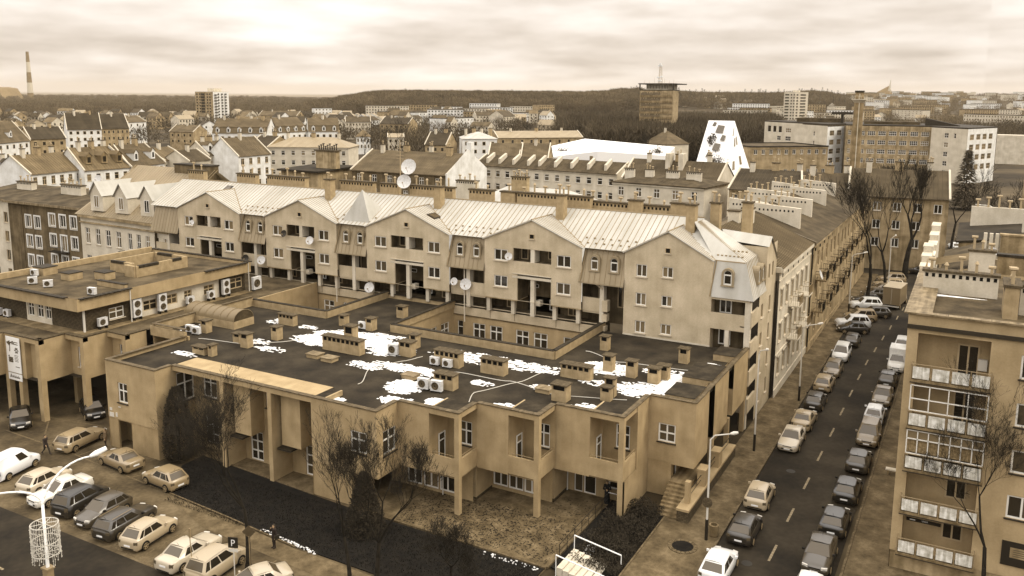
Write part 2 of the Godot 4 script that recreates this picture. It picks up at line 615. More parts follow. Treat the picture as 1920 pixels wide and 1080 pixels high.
	wall_with_windows(t,"wall",Vector2(-15.3,5.4),Vector2(-9.1,5.4),0,2.8,[[1.1,0.3,2.4,2.5,2,2,""],[2.45,0.3,3.75,2.5,2,2,""],[3.8,0.3,5.1,2.5,2,2,""]],M.wall_annex_low)
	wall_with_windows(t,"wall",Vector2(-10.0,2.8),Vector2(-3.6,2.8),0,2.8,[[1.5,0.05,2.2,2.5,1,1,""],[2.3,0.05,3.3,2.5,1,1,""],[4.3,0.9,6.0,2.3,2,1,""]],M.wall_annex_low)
	for k in [[-15.3,7.75,5.4],[-10.1,5.1,2.8]]:
		m=MB.new()
		m.box(k[0],0.2,k[2],k[0]+1.0,2.74,k[1])
		put(t,"wall_stem",m.mesh(),M[W])
		m=MB.new()
		m.box(k[0]-0.02,0,k[2],k[0]+1.02,0.2,k[1]+0.02)
		put(t,"plinth",m.mesh(),M.brick_base)
	m=MB.new()
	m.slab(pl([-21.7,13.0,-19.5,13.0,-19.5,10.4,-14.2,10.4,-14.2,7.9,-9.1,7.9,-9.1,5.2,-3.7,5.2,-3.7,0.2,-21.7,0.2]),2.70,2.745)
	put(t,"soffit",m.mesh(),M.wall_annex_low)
	# right end
	m=MB.new()
	m.wall(Vector2(-3.6,2.75),Vector2(-3.6,0.1),0,T)
	m.wall(Vector2(-3.6,5.3),Vector2(-3.6,2.75),0,2.86)
	put(t,"wall",m.mesh(),M[W])
	wall_with_windows(t,"wall",Vector2(-3.6,0.1),Vector2(0,0.1),2.74,T,[[0.75,4.28,2.1,5.73,2,2,"sill_dark",0.5]],M[W])
	m=MB.new()
	m.wall(Vector2(-3.6,0.08),Vector2(-1.75,0.08),0,2.74)
	m.wall(Vector2(-1.75,0.08),Vector2(-1.75,-16),0,3.3,[[0.6,1.2,1.5,2.6]])
	put(t,"wall",m.mesh(),M.wall_annex_low)
	win(t,Vector2(-1.75,0.08),Vector2(-1.75,-16),[0.6,1.2,1.5,2.6],1,1,0.6,"frame","sill_dark")
	# street side: tall blank panels between dark slots
	m=MB.new()
	for s in [[0.1,-3.4,2.74],[-5.0,-9.2,3.2],[-10.9,-16.5,3.2]]:
		m.wall(Vector2(0,s[0]),Vector2(0,s[1]),s[2],T)
		m.box(-1.8,s[2]-0.12,s[1],-0.01,s[2],s[0])
	m.wall(Vector2(-0.55,0.1),Vector2(-0.55,-16.5),3.2,T)
	for z in [-3.4,-5.0,-9.2,-10.9]:
		m.wall(Vector2(-0.55,z),Vector2(0,z),3.2,T)
		m.wall(Vector2(0,z),Vector2(-0.55,z),3.2,T)
	put(t,"wall",m.mesh(),M[W])
	for z in [-5.3,-10.2,-15.6]:
		boxes(t,"post",[[-0.42,0,z-0.2,-0.05,3.1,z+0.2]],M[W])
	for z in [-4.2,-10.0]:
		boxes(t,"slot_window",[[-0.55,3.6,z-0.6,-0.5,7.4,z+0.6]],M.glass_mid)
	# courtyards
	wall_with_windows(t,"wall",Vector2(-32,-16.8),Vector2(-14.4,-16.8),0,6.6,[[0.5,4.15,1.2,5.9,1,2,"sill_light"],[2.45,4.2,3.98,5.87,2,2,"sill_light"],[4.55,4.2,6.08,5.87,2,2,"sill_light"],
		[7.7,4.15,9.25,5.85,2,2,"sill_light"],[9.8,4.15,11.4,5.85,2,2,"sill_light"],[13.2,4.15,14.8,5.85,2,2,"sill_light"]],M.wall_annex)
	wall_with_windows(t,"wall",Vector2(-32,-5.6),Vector2(-32,-16.8),0,T,[[6.3,4.1,7.9,5.9,2,2,"sill_light"],[8.7,4.1,10.3,5.9,2,2,"sill_light"]],M.wall_annex)
	wall_with_windows(t,"wall",Vector2(-51.3,-16.8),Vector2(-40.8,-16.8),0,6.6,[[0.9,4.1,2.5,5.9,2,2,"sill_light"],[3.9,4.1,5.5,5.9,2,2,"sill_light"],[6.6,4.7,7.5,5.8,1,1,"sill_light"],[8.1,4.7,9.0,5.8,1,1,"sill_light"]],M.wall_annex)
	wall_with_windows(t,"wall",Vector2(-51.3,-6.3),Vector2(-51.3,-16.8),0,7.9,[[4.8,4.1,6.4,5.9,2,2,"sill_light"],[7.4,4.1,9.2,5.9,2,2,"sill_light"]],M.wall_annex)
	m=MB.new()
	m.wall(Vector2(-14.4,-16.8),Vector2(-14.4,-5.6),0,T)
	m.wall(Vector2(-14.4,-5.6),Vector2(-32,-5.6),0,T)
	m.wall(Vector2(-40.8,-16.8),Vector2(-40.8,-6.3),0,T)
	m.wall(Vector2(-40.8,-6.3),Vector2(-51.3,-6.3),0,T)
	put(t,"courtyard_wall",m.mesh(),M.wall_annex)
	# roof: felt,raised edges and cappings
	m=MB.new()
	m.sheet(pl([-46.7,14.7,-40.7,14.7,-40.7,13.0,-19.5,13.0,-19.5,10.4,-14.2,10.4,-14.2,7.9,-9.1,7.9,-9.1,5.25,-3.7,5.25,-3.7,0.0,-0.1,0.0,-0.1,-16.0,
		-14.2,-16.0,-14.2,-5.3,-32.2,-5.3,-32.2,-5.9,-40.6,-5.9,-40.6,-6.0,-51.2,-6.0,-51.2,6.4,-46.7,6.4]),7.30)
	m.sheet(pl([-40.6,-5.9,-32.2,-5.9,-32.2,-16.7,-40.6,-16.7]),7.296)
	put(t,"roof",m.mesh(),M.felt)
	m=MB.new()
	var rs:=[[-40.2,7.31,10.7,-24.6,7.66,12.75]]
	var rk:=[[-24.6,7.3,10.7,-24.45,7.69,12.75]]
	for b in bays:
		rs.append([b[2]+0.1,7.31,b[1]-2.5,b[3]-0.3,7.68,b[1]-0.3])
		rk.append([b[2]-0.05,7.3,b[1]-2.5,b[2]+0.1,7.67,b[1]-0.3])
	for k in [[-2.6,-3.4,-0.3,-0.4],[-2.7,-9.2,-0.3,-5.0],[-2.2,-14.8,-0.3,-12.2]]:
		rk.append([k[0],7.3,k[1],k[2],7.86,k[3]])
		rs.append([k[0]-0.04,7.86,k[1]-0.04,k[2]+0.04,7.9,k[3]+0.04])
	boxes(t,"roof_strip",rs,M.felt_patch)
	boxes(t,"roof_kerb",rk,M.vent_wall)
	# inner faces of the raised edges
	for p in [[-46.75,14.7,-46.75,6.5],[-40.75,14.65,-46.7,14.65],[-24.4,12.98,-19.5,12.98],[-51.2,6.35,-46.4,6.35]]:
		m=MB.new()
		m.beam(Vector2(p[0],p[1]),Vector2(p[2],p[3]),0.2,7.3,7.66)
		put(t,"roof_kerb",m.mesh(),M.wall_annex)
	coping(t,[-46.8,6.5,-46.8,14.8,-40.6,14.8,-40.6,13.1,-19.4,13.1,-19.4,10.5,-14.1,10.5,-14.1,8.0,-8.98,8.0,-8.98,5.35,-3.6,5.35,-3.6,0.1,0,0.1,0,-16.5],7.78)
	# courtyard edges stand higher and carry a dark capping
	for q in [[-14.4,-16.9,-14.4,-5.6,-32.0,-5.6,-32.0,-16.9],[-40.8,-16.8,-40.8,-6.3,-51.3,-6.3]]:
		m=MB.new()
		for i in q.size()/2-1:
			m.beam(Vector2(q[i*2],q[i*2+1]),Vector2(q[i*2+2],q[i*2+3]),0.3,7.25,7.98)
		put(t,"parapet",m.mesh(),M.vent_wall)
		coping(t,q,8.06,0.44,false,"coping_dark",0.0,0.7)
	m=MB.new()
	m.beam(Vector2(-40.9,-16.72),Vector2(-31.9,-16.72),0.3,7.2,7.75)
	put(t,"parapet",m.mesh(),M.vent_wall)
	coping(t,[-40.9,-16.72,-31.9,-16.72],7.83,0.4,false,"coping_dark",0.0,0.7)
	m=MB.new()
	m.beam(Vector2(-51.15,6.4),Vector2(-51.15,-6.2),0.3,7.2,8.3)
	m.beam(Vector2(-51.3,6.55),Vector2(-46.6,6.55),0.3,7.2,8.1)
	put(t,"parapet",m.mesh(),M.vent_wall)
	coping(t,[-46.6,6.55,-51.15,6.55,-51.15,-6.2],8.36,0.4,false,"coping",0.0,0.6)
	# small plates by the passage
	for k in [[-46.55,3.3,0.3,0.25],[-46.6,2.75,0.55,0.38],[-45.8,2.85,0.22,0.35],[-45.4,3.75,0.3,0.06]]:
		boxes(t,"wall_plate",[[k[0],k[1],14.8,k[0]+k[2],k[1]+k[3],14.84]],M.metal_light)
	# ledge,rainwater pipes
	m=MB.new()
	for k in [[-16.9,8.35,3.0],[-9.0,2.95,2.7]]:
		m.bar(V(k[0],0,k[1]),V(k[0],k[2],k[1]),0.05,0.05,6)
	put(t,"rainwater_pipe",m.mesh(),M.metal_light)
	# outside steps at the right corner
	var st:=thing("corner_stairs","concrete outside stair climbing under the right corner of the annex","stairs")
	for i in 9:
		m=MB.new()
		m.box(-1.7,0.0,3.4-0.34*(i+1),-0.1,0.17*(i+1),3.4-0.34*i)
		put(st,"step",m.mesh(),M.concrete)
	m=MB.new()
	m.box(-1.7,0,-3.5,-0.1,1.53,0.33)
	put(st,"landing",m.mesh(),M.concrete)
	var rw:=thing("ramp_wall","dark brick wall with pale capping and two square piers along the annex pavement","wall")
	m=MB.new()
	m.box(-0.1,0,-9.5,0.75,0.95,3.68)
	put(rw,"base",m.mesh(),M.brick_base)
	m=MB.new()
	m.box(-0.14,0.95,-9.55,0.8,1.12,3.73)
	put(rw,"capping",m.mesh(),M.wall_annex)
	for z in [-0.6,-4.4]:
		m=MB.new()
		m.box(0.12,1.12,z-0.9,0.72,2.3,z+0.1)
		m.box(0.06,2.3,z-0.96,0.78,2.45,z+0.16)
		put(rw,"pier",m.mesh(),M.wall_annex)
	m=MB.new()
	m.box(0.14,1.12,2.3,0.5,2.75,2.72)
	put(rw,"post",m.mesh(),M.wall_annex)
	m=MB.new()
	m.bar(V(0.4,2.0,2.4),V(0.4,2.0,-9.4),0.03,0.03,5)
	m.bar(V(0.4,1.6,2.4),V(0.4,1.6,-9.4),0.02,0.02,5)
	put(rw,"handrail",m.mesh(),M.metal_dark)
func roof_vent(label:String,x:float,z:float,w:float,d:float,h:float,y:=7.3,slots:=1,turn:=0.0):
	var t:=thing("roof_vent",label,"roof vent",V(x,y,z),turn,"ventilation stacks on the annex roof")
	var m:=MB.new()
	m.box(-w/2,0,-d/2,w/2,h*0.62,d/2)
	var n:=maxi(1,slots)
	for i in n+1:
		var px:float=-w/2+(w-0.12)*i/n
		m.box(px,h*0.62,-d/2,px+0.12,h*0.9,d/2)
	put(t,"body",m.mesh(),M.vent_wall)
	m=MB.new()
	m.box(-w/2+0.08,h*0.62,-d/2+0.08,w/2-0.08,h*0.9,d/2-0.08)
	put(t,"opening",m.mesh(),M.void)
	m=MB.new()
	var k:=maxi(1,int(w/0.45))
	for i in k:
		m.box(-w/2-0.12+(w+0.24)*i/k+0.01,h*0.9,-d/2-0.12,-w/2-0.12+(w+0.24)*(i+1)/k-0.01,h*0.9+0.08+0.006*(i % 2),d/2+0.12)
	put(t,"cover",m.mesh(),M.cap_brown)
func air_unit(label:String,x:float,y:float,z:float,turn:float,w:=0.85,h:=0.62,fans:=1,group:="air conditioning units on the roofs",legs:=0.12):
	var t:=thing("air_conditioner",label,"air conditioner",V(x,y,z),turn,group)
	var key:="ac%.2f_%.2f" % [w,h]
	if not cache.has(key):
		var m:=MB.new()
		m.box(-w/2,0,-0.17,w/2,h,0.17)
		m.box(-w/2-0.015,h,-0.185,w/2+0.015,h+0.03,0.185)
		cache[key]=m.mesh()
	put(t,"casing",cache[key],M.white_plastic,Transform3D(Basis(),V(0,legs,0)))
	if not cache.has("fan"):
		var m:=MB.new()
		for i in 14:
			var a:=TAU*i/14
			var b:=TAU*(i+1)/14
			m.tri(V(0,0,0.012),V(cos(a),sin(a),0.012),V(cos(b),sin(b),0.012))
		cache["fan"]=m.mesh()
		var g:=MB.new()
		for r in [0.35,0.62,0.9]:
			for i in 14:
				var a:=TAU*i/14
				var b:=TAU*(i+1)/14
				g.bar(V(cos(a)*r,sin(a)*r,0.06),V(cos(b)*r,sin(b)*r,0.06),0.03,0.03,3)
		cache["grille"]=g.mesh()
	var r:float=minf(h/fans,w)*0.40
	for i in fans:
		var tr:=Transform3D(Basis().scaled(V(r,r,r)),V(-0.08 if fans==1 else 0.0,legs+h*(i+0.5)/fans,0.171))
		put(t,"fan",cache["fan"],M.shade,tr)
		put(t,"fan_grille",cache["grille"],M.metal_grey,tr)
	if legs>0.0:
		var m:=MB.new()
		m.box(-w/2+0.06,0,-0.2,-w/2+0.12,legs,0.22)
		m.box(w/2-0.12,0,-0.2,w/2-0.06,legs,0.22)
		put(t,"feet",m.mesh(),M.metal_dark)
func annex_roof_things():
	roof_vent("long low vent stack between the barrel skylight and the small courtyard",-42.4,-2.4,2.0,0.6,1.15,7.3,4)
	roof_vent("single vent stack at the corner where the two courtyards nearly meet",-37.4,-5.0,0.75,0.7,1.15)
	roof_vent("vent stack with one air unit on its left, near the front of the inner roof",-34.0,-5.0,0.8,0.8,1.3)
	roof_vent("slim vent stack standing alone above the left end of the big snow patch",-39.6,2.0,0.75,0.75,1.35)
	roof_vent("square vent stack in front of a lower one, left part of the annex roof",-40.2,5.2,0.9,0.7,1.4)
	roof_vent("lower vent stack half hidden behind a square one, left part of the roof",-41.9,4.5,0.85,0.7,0.95)
	roof_vent("low wide vent by the capping above the passage block, snow beside it",-42.2,8.6,1.5,0.7,0.7,7.3,2)
	roof_vent("narrow vent stack next to the front canopy, nearest the tall conifer",-40.8,8.6,0.5,0.6,1.1)
	roof_vent("vent stack behind two white air units beside the barrel skylight",-47.2,3.6,0.8,0.7,1.3)
	roof_vent("longest vent stack of the roof, eight openings, in the big snow patch",-31.7,1.9,4.2,0.8,1.4,7.3,8)
	roof_vent("square chimney box rising behind the longest vent stack",-31.8,0.7,1.0,0.8,2.3)
	roof_vent("vent stack on the small raised roof between the courtyards",-34.2,-10.4,0.9,0.8,1.3)
	roof_vent("vent stack with a large air unit in front, middle of the roof",-26.1,0.0,1.3,0.8,1.4,7.3,2)
	roof_vent("tall slim vent stack by the front edge of the large courtyard",-26.9,-2.3,0.75,0.7,1.35)
	roof_vent("long vent stack with two small air units in front of it",-21.4,0.5,2.5,0.8,1.4,7.3,5)
	roof_vent("long vent stack with four openings below the large courtyard",-17.0,0.4,2.2,0.8,1.35,7.3,4)
	roof_vent("widest low vent stack near the right corner of the large courtyard",-10.6,-2.0,2.6,0.8,1.2,7.3,5)
	roof_vent("single vent stack just right of the widest low one",-9.0,-5.0,0.8,0.8,1.5)
	roof_vent("vent stack in the dark dry corner below the plain gabled block",-11.6,-10.4,0.75,0.7,1.4)
	roof_vent("vent stack behind the two white air units nearest the front edge",-18.5,5.4,1.8,0.8,1.3,7.3,3)
	roof_vent("square vent stack with a flat hatch at its left, near the third balcony",-9.5,3.3,1.2,0.9,1.4)
	roof_vent("front one of two vent stacks standing close together by the third balcony",-6.5,1.6,0.8,0.6,1.15)
	roof_vent("rear one of two vent stacks standing close together by the third balcony",-6.6,0.6,0.8,0.6,1.6)
	roof_vent("vent stack alone on the bare felt below the corner loggias",-4.2,-10.3,0.8,0.7,1.4)
	roof_vent("vent stack left of the twin stacks near the street edge",-6.8,-4.5,0.8,0.7,1.5)
	roof_vent("front twin vent stack beside the street-side snow patch",-4.7,-4.0,0.9,0.7,1.35)
	roof_vent("rear twin vent stack beside the street-side snow patch",-4.3,-5.2,0.9,0.7,1.3)
	air_unit("left one of two white air units beside the barrel skylight",-48.4,7.3,4.5,0.2)
	air_unit("right one of two white air units beside the barrel skylight",-47.3,7.3,4.7,0.15)
	air_unit("white air unit against the lone stack of the inner roof front",-34.8,7.3,-4.7,0.05)
	air_unit("white air unit beside the mid-roof stack, above the second snow tongue",-27.2,7.3,0.55,0.1,1.0,0.85)
	air_unit("left small air unit under the long stack with two units",-22.4,7.3,1.15,0.05)
	air_unit("right small air unit under the long stack with two units",-21.1,7.3,1.2,0.05)
	air_unit("left one of the two air units closest to the front edge",-19.8,7.3,6.6,0.1,0.95,0.8)
	air_unit("right one of the two air units closest to the front edge",-18.6,7.3,6.55,0.1,0.95,0.8)
	# hatches
	for k in [["left roof hatch in front of the longest stack",-32.8,4.4],["right roof hatch in front of the longest stack",-31.0,4.6],["roof hatch up and left of the two front air units",-22.3,4.8],["flat hatch left of the square stack by the third balcony",-11.4,2.3]]:
		var t:=thing("roof_hatch",k[0],"roof hatch",V(k[1],7.3,k[2]),0.0,"flat hatches on the annex roof")
		put(t,"curb",boxmesh(1.2,0.3,0.9),M.vent_wall)
		for i in 3:
			put(t,"lid",boxmesh(0.44,0.06,1.05),M.coping_light,Transform3D(Basis(),V(-0.46+0.46*i,0.3+0.004*i,0)))
	# barrel skylight
	var s:=thing("barrel_skylight","ribbed translucent barrel skylight on a pale curb at the left of the annex roof","skylight",V(-49.0,7.3,0.4))
	var m:=MB.new()
	m.box(-3.5,0,-1.3,3.5,0.75,1.3)
	put(s,"curb",m.mesh(),M.vent_wall)
	for seg in 7:
		m=MB.new()
		var x0:=-3.45+6.9*seg/7+0.02
		var x1:=-3.45+6.9*(seg+1)/7-0.02
		for i in 12:
			var a:=PI*i/12
			var b:=PI*(i+1)/12
			m.quad(V(x0,0.75+sin(a)*0.95,cos(a)*1.28),V(x1,0.75+sin(a)*0.95,cos(a)*1.28),V(x1,0.75+sin(b)*0.95,cos(b)*1.28),V(x0,0.75+sin(b)*0.95,cos(b)*1.28))
		put(s,"pane",m.smooth(),M.skylight)
	for k in 8:
		m=MB.new()
		var x:=-3.45+6.9*k/7
		for i in 12:
			var a:=PI*i/12
			var b:=PI*(i+1)/12
			m.bar(V(x,0.75+sin(a)*0.97,cos(a)*1.3),V(x,0.75+sin(b)*0.97,cos(b)*1.3),0.035,0.035,4)
		put(s,"rib",m.mesh(),M.coping_light)
	m=MB.new()
	for i in 12:
		var a:=PI*i/12
		var b:=PI*(i+1)/12
		m.tri(V(3.44,0.75,0),V(3.44,0.75+sin(a)*0.93,cos(a)*1.26),V(3.44,0.75+sin(b)*0.93,cos(b)*1.26))
	put(s,"end_pane",m.mesh(),M.felt_brown)
	# lightning cable laid across the felt
	for q in [["pale lightning cable laid from the snow by the skylight to the front canopy",[-46,5.6,-41,4.6,-38.6,2.6,-36,-1.2,-35,-3]],["pale lightning cable crossing the felt in front of the longest stack",[-25.0,8.2,-26.5,4.5,-25.4,1.6,-24.5,-0.5]],
		["pale lightning cable running from the front edge toward the large courtyard",[-15.0,8.6,-15.9,5.0,-14.2,1.5,-13.4,-2.0]],["pale lightning cable running along the roof between the long stacks",[-20.0,1.9,-15.0,1.6,-9.8,2.6,-5.0,0.8]],["pale lightning cable on the dark felt toward the street edge",[-12.9,-9.0,-9.0,-7.5,-3.0,-8.4]]]:
		m=MB.new()
		var c:=Curve3D.new()
		for i in q[1].size()/2:
			c.add_point(V(q[1][i*2],7.34,q[1][i*2+1]),V(-0.5,0,0.5),V(0.5,0,-0.5))
		var bp:=c.get_baked_points()
		for i in range(0,bp.size()-3,3):
			m.bar(bp[i],bp[i+3],0.035,0.035,4)
		tag(put(self,"lightning_cable",m.mesh(),M.metal_light),q[0],"cable","cables on the annex roof")
	# melting snow: thin sheets with ragged edges
	var n:=FastNoiseLite.new()
	n.seed=21
	n.frequency=1.0
	n.fractal_octaves=5
	n.fractal_gain=0.6
	var blobs:=[[-33.5,-1.5,5.2,2.6,1.1],[-35.5,0.2,4.0,1.8,1.0],[-28.6,-1.0,2.6,2.4,0.95],[-38.0,4.6,2.2,0.8,0.55],[-40.5,3.4,1.6,0.9,0.6],[-44.0,-2.8,1.4,1.0,0.7],[-40.0,-2.6,1.5,0.7,0.65],
		[-27.5,4.0,2.2,1.0,0.7],[-23.5,3.0,4.6,1.1,0.85],[-19.5,-2.4,6.5,1.6,0.72],[-15.0,-2.6,3.6,1.3,0.7],[-21.5,6.6,2.0,1.8,0.95],[-20.2,9.6,1.7,1.0,0.95],[-17.4,8.4,1.1,1.0,1.05],[-16.6,3.0,1.4,0.7,0.7],
		[-12.6,6.6,1.2,0.8,0.75],[-11.6,1.6,1.6,0.9,0.8],[-7.3,3.9,1.3,1.0,0.85],[-9.6,-5.4,2.6,2.0,0.9],[-7.5,-1.6,2.8,0.9,0.8],[-5.2,-2.0,2.2,2.0,0.75],[-3.6,-4.4,1.0,3.4,1.05],[-2.6,-2.0,1.2,1.8,0.95],[-5.0,-6.8,2.2,1.0,0.7],[-2.0,-10.4,1.2,1.0,0.6],
		[-43.4,9.4,1.6,0.6,0.7],[-24.3,11.6,0.9,0.5,0.75],[-49.8,3.2,0.4,2.8,0.5],[-31.0,-4.0,3.0,0.7,0.7],[-5.2,3.6,0.9,0.6,0.7]]
	var sm:=MB.new()
	var step:=0.16
	for j in int(31.0/step):
		var z:=-16.0+j*step
		for i in int(51.0/step):
			var x:=-51.0+i*step
			var best:=0.0
			for b in blobs:
				var dx:float=(x-b[0])/b[2]
				var dz:float=(z-b[1])/b[3]
				var q:float=dx*dx+dz*dz
				if q<1.0:
					best=maxf(best,b[4]*sqrt(1.0-q))
			if best<=0.0:
				continue
			var nv:float=n.get_noise_2d(x*0.55,z*1.5)*0.75+n.get_noise_2d(x*2.2+40.0,z*5.0)*0.45
			if best+nv>0.45:
				var h:float=7.318+0.03*clampf((best+nv-0.5)*2.0,0.0,1.0)
				sm.quad(V(x,h,z+step),V(x+step,h,z+step),V(x+step,h,z),V(x,h,z))
	var so:=put(self,"snow",sm.mesh(),M.snow)
	tag(stuff(so),"melting snow left in ragged patches on the annex roof","snow")
# ------------------------------------------------------------------ left building with the dark brick top floor
func left_building():
	var t:=thing("brick_top_building","flat-roofed building with dark brick penthouse floor over a pale stepped arcade","building")
	var m:=MB.new()
	# stepped lower storey
	var st:=[[-62.2,14.3],[-56.8,14.3],[-56.8,11.75],[-54.15,11.75],[-54.15,9.3],[-51.5,9.3],[-51.5,7.0],[-51.3,7.0]]
	for i in [[-66.0,16.8,-62.2,16.8],[-62.2,16.8,-62.2,14.3],[-62.2,14.3,-59.0,14.3],[-56.8,14.3,-56.8,11.75],[-54.15,11.75,-54.15,9.3],[-51.5,9.3,-51.5,7.0]]:
		m=MB.new()
		m.wall(Vector2(i[0],i[1]),Vector2(i[2],i[3]),3.75,7.7)
		put(t,"wall_panel",m.mesh(),M.wall_annex)
	for k in [[-59.0,-56.8,14.3],[-56.8,-54.15,11.75],[-54.15,-51.5,9.3]]:
		# recessed window strip beside each panel,under a lintel
		var z:float=k[2]
		wall_with_windows(t,"wall",Vector2(k[0],z-0.55),Vector2(k[1]-0.5,z-0.55),3.75,7.3,[[1.0,4.6,1.7,6.55,1,2,"sill_light"]],M.wall_annex)
		m=MB.new()
		m.box(k[0]+0.01,7.3,z-0.5,k[1],7.7,z)
		m.wall(Vector2(k[0],z),Vector2(k[0],z-0.55),3.75,7.3)
		put(t,"lintel",m.mesh(),M.wall_annex)
		m=MB.new()
		m.box(k[1]-0.5,0,z-0.5,k[1]+0.02,7.3,z+0.02)
		put(t,"pillar",m.mesh(),M.wall_annex)
	for p in [[-62.0,14.1],[-60.0,14.1],[-58.9,13.0],[-58.8,9.5]]:
		m=MB.new()
		m.box(p[0]-0.25,0,p[1]-0.25,p[0]+0.25,3.75,p[1]+0.25)
		put(t,"pillar",m.mesh(),M.wall_annex)
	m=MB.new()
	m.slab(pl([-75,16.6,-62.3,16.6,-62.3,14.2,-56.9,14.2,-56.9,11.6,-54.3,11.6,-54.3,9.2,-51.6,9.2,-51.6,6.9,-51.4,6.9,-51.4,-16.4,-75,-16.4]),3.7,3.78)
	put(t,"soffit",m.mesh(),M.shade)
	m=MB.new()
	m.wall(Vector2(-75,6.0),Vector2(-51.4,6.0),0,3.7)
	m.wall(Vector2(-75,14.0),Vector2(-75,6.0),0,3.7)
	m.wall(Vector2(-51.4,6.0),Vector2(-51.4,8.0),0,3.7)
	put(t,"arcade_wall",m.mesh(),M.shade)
	m=MB.new()
	m.sheet(pl([-75,16.6,-62.3,16.6,-62.3,14.2,-56.9,14.2,-56.9,11.6,-54.3,11.6,-54.3,9.2,-51.6,9.2,-51.6,6.9,-51.3,6.9,-51.3,-16.6,-75,-16.6]),7.75)
	put(t,"terrace",m.mesh(),M.felt_brown)
	m=MB.new()
	m.box(-57.2,7.75,-9.6,-54.6,7.8,11.6)
	m.box(-75,7.75,10.4,-57.2,7.79,11.9)
	put(t,"terrace_paving",m.mesh(),M.concrete)
	m=MB.new()
	m.box(-51.35,3.7,-16.6,-51.15,7.9,6.4)
	put(t,"wall",m.mesh(),M.wall_annex)
	coping(t,[-66,16.8,-62.2,16.8,-62.2,14.3,-56.8,14.3,-56.8,11.75,-54.15,11.75,-54.15,9.3,-51.5,9.3,-51.5,7.0],7.84,0.5,false,"cap_brown",0.5,0.5)
	# penthouse floor
	var g:=[[6.2,8.3,8.0,9.45,2,2,""],[9.4,8.35,10.55,9.4,2,2,""],[11.5,8.35,12.9,9.4,2,2,""],[14.15,8.35,15.5,9.4,2,2,""]]
	wall_with_windows(t,"wall",Vector2(-55.7,4.2),Vector2(-55.7,-5.8),7.75,10.0,[[0.25,8.3,1.9,9.35,2,2,""],[3.1,8.35,4.4,9.4,2,2,""],[5.3,8.4,6.3,9.4,2,2,""],[7.9,8.4,9.3,9.45,2,2,""]],M.wall_light,"frame_dim")
	wall_with_windows(t,"brick_wall",Vector2(-55.7,10.4),Vector2(-55.7,4.2),7.75,10.05,[[2.6,8.33,4.25,9.45,2,2,"sill_light"]],M.brick_dark)
	wall_with_windows(t,"brick_wall",Vector2(-55.7,-5.8),Vector2(-55.7,-9.6),7.75,10.05,[[1.6,8.3,3.4,9.5,2,2,""]],M.brick_dark,"frame_dim")
	wall_with_windows(t,"brick_wall",Vector2(-60.6,10.4),Vector2(-55.7,10.4),7.75,10.05,[],M.brick_dark)
	wall_with_windows(t,"wall",Vector2(-64.6,10.45),Vector2(-60.6,10.45),7.75,10.0,[[0.2,8.3,1.2,9.8,2,2,""],[1.7,8.3,2.7,9.8,2,2,""],[3.0,8.3,3.9,9.8,2,2,""]],M.wall_light)
	wall_with_windows(t,"brick_wall",Vector2(-72,10.4),Vector2(-64.6,10.4),7.75,10.05,[],M.brick_dark)
	m=MB.new()
	m.wall(Vector2(-55.7,-9.6),Vector2(-71.5,-9.6),7.75,10.05)
	put(t,"brick_wall",m.mesh(),M.brick_dark)
	m=MB.new()
	var F:=[-71.6,11.5,-55.0,11.5,-55.0,-9.9,-71.6,-9.9]
	for i in 4:
		var a:=Vector2(F[i*2],F[i*2+1])
		var b:=Vector2(F[(i*2+2) % 8],F[(i*2+3) % 8])
		m.wall(a,b,10.0,11.15)
		m.wall(b+(Vector2(-63,0)-b).normalized()*0.3,a+(Vector2(-63,0)-a).normalized()*0.3,10.7,11.15)
	put(t,"fascia",m.mesh(),M.wall_annex)
	m=MB.new()
	m.sheet(pl(F),10.8)
	put(t,"roof",m.mesh(),M.felt_brown)
	m=MB.new()
	m.sheet(pl(F),10.02)
	put(t,"soffit",m.mesh(),M.wall_dim)
	for q in [[-71.6,11.5,-56.2,11.5],[-55.0,11.2,-55.0,5.3],[-55.0,-3.4,-55.0,-9.9],[-55.0,-9.9,-71.6,-9.9]]:
		var mm:=MB.new()
		var a:=Vector2(q[0],q[1])
		var b:=Vector2(q[2],q[3])
		var L:=a.distance_to(b)
		for s in int(L/0.5):
			mm.beam(a.lerp(b,s*0.5/L),a.lerp(b,(s*0.5+0.44)/L),0.5,11.1,11.22+0.01*(s % 2))
		stuff(put(t,"coping",mm.mesh(),M.coping_dark))
	m=MB.new()
	m.beam(Vector2(-71.5,11.3),Vector2(-71.5,-9.7),0.35,10.8,11.4)
	put(t,"parapet",m.mesh(),M.vent_wall)
	# light shaft walls on the roof
	m=MB.new()
	for q in [[-65.5,0.2,-61.8,0.2],[-61.8,0.2,-61.8,1.2],[-61.8,1.2,-60.2,1.2],[-60.2,1.2,-60.2,-5.4],[-60.2,-5.4,-65.5,-5.4],[-65.5,-5.4,-65.5,0.2]]:
		m.beam(Vector2(q[0],q[1]),Vector2(q[2],q[3]),0.3,10.8,12.0)
	put(t,"shaft_wall",m.mesh(),M.vent_wall)
	m=MB.new()
	for q in [[-65.3,0.22,-63.2,0.22],[-60.18,0.9,-60.18,-1.6],[-60.18,-3.4,-60.18,-4.6],[-64.8,-5.38,-62.4,-5.38]]:
		m.beam(Vector2(q[0],q[1]),Vector2(q[2],q[3]),0.36,11.75,12.04)
	put(t,"shaft_capping",m.mesh(),M.coping_dark)
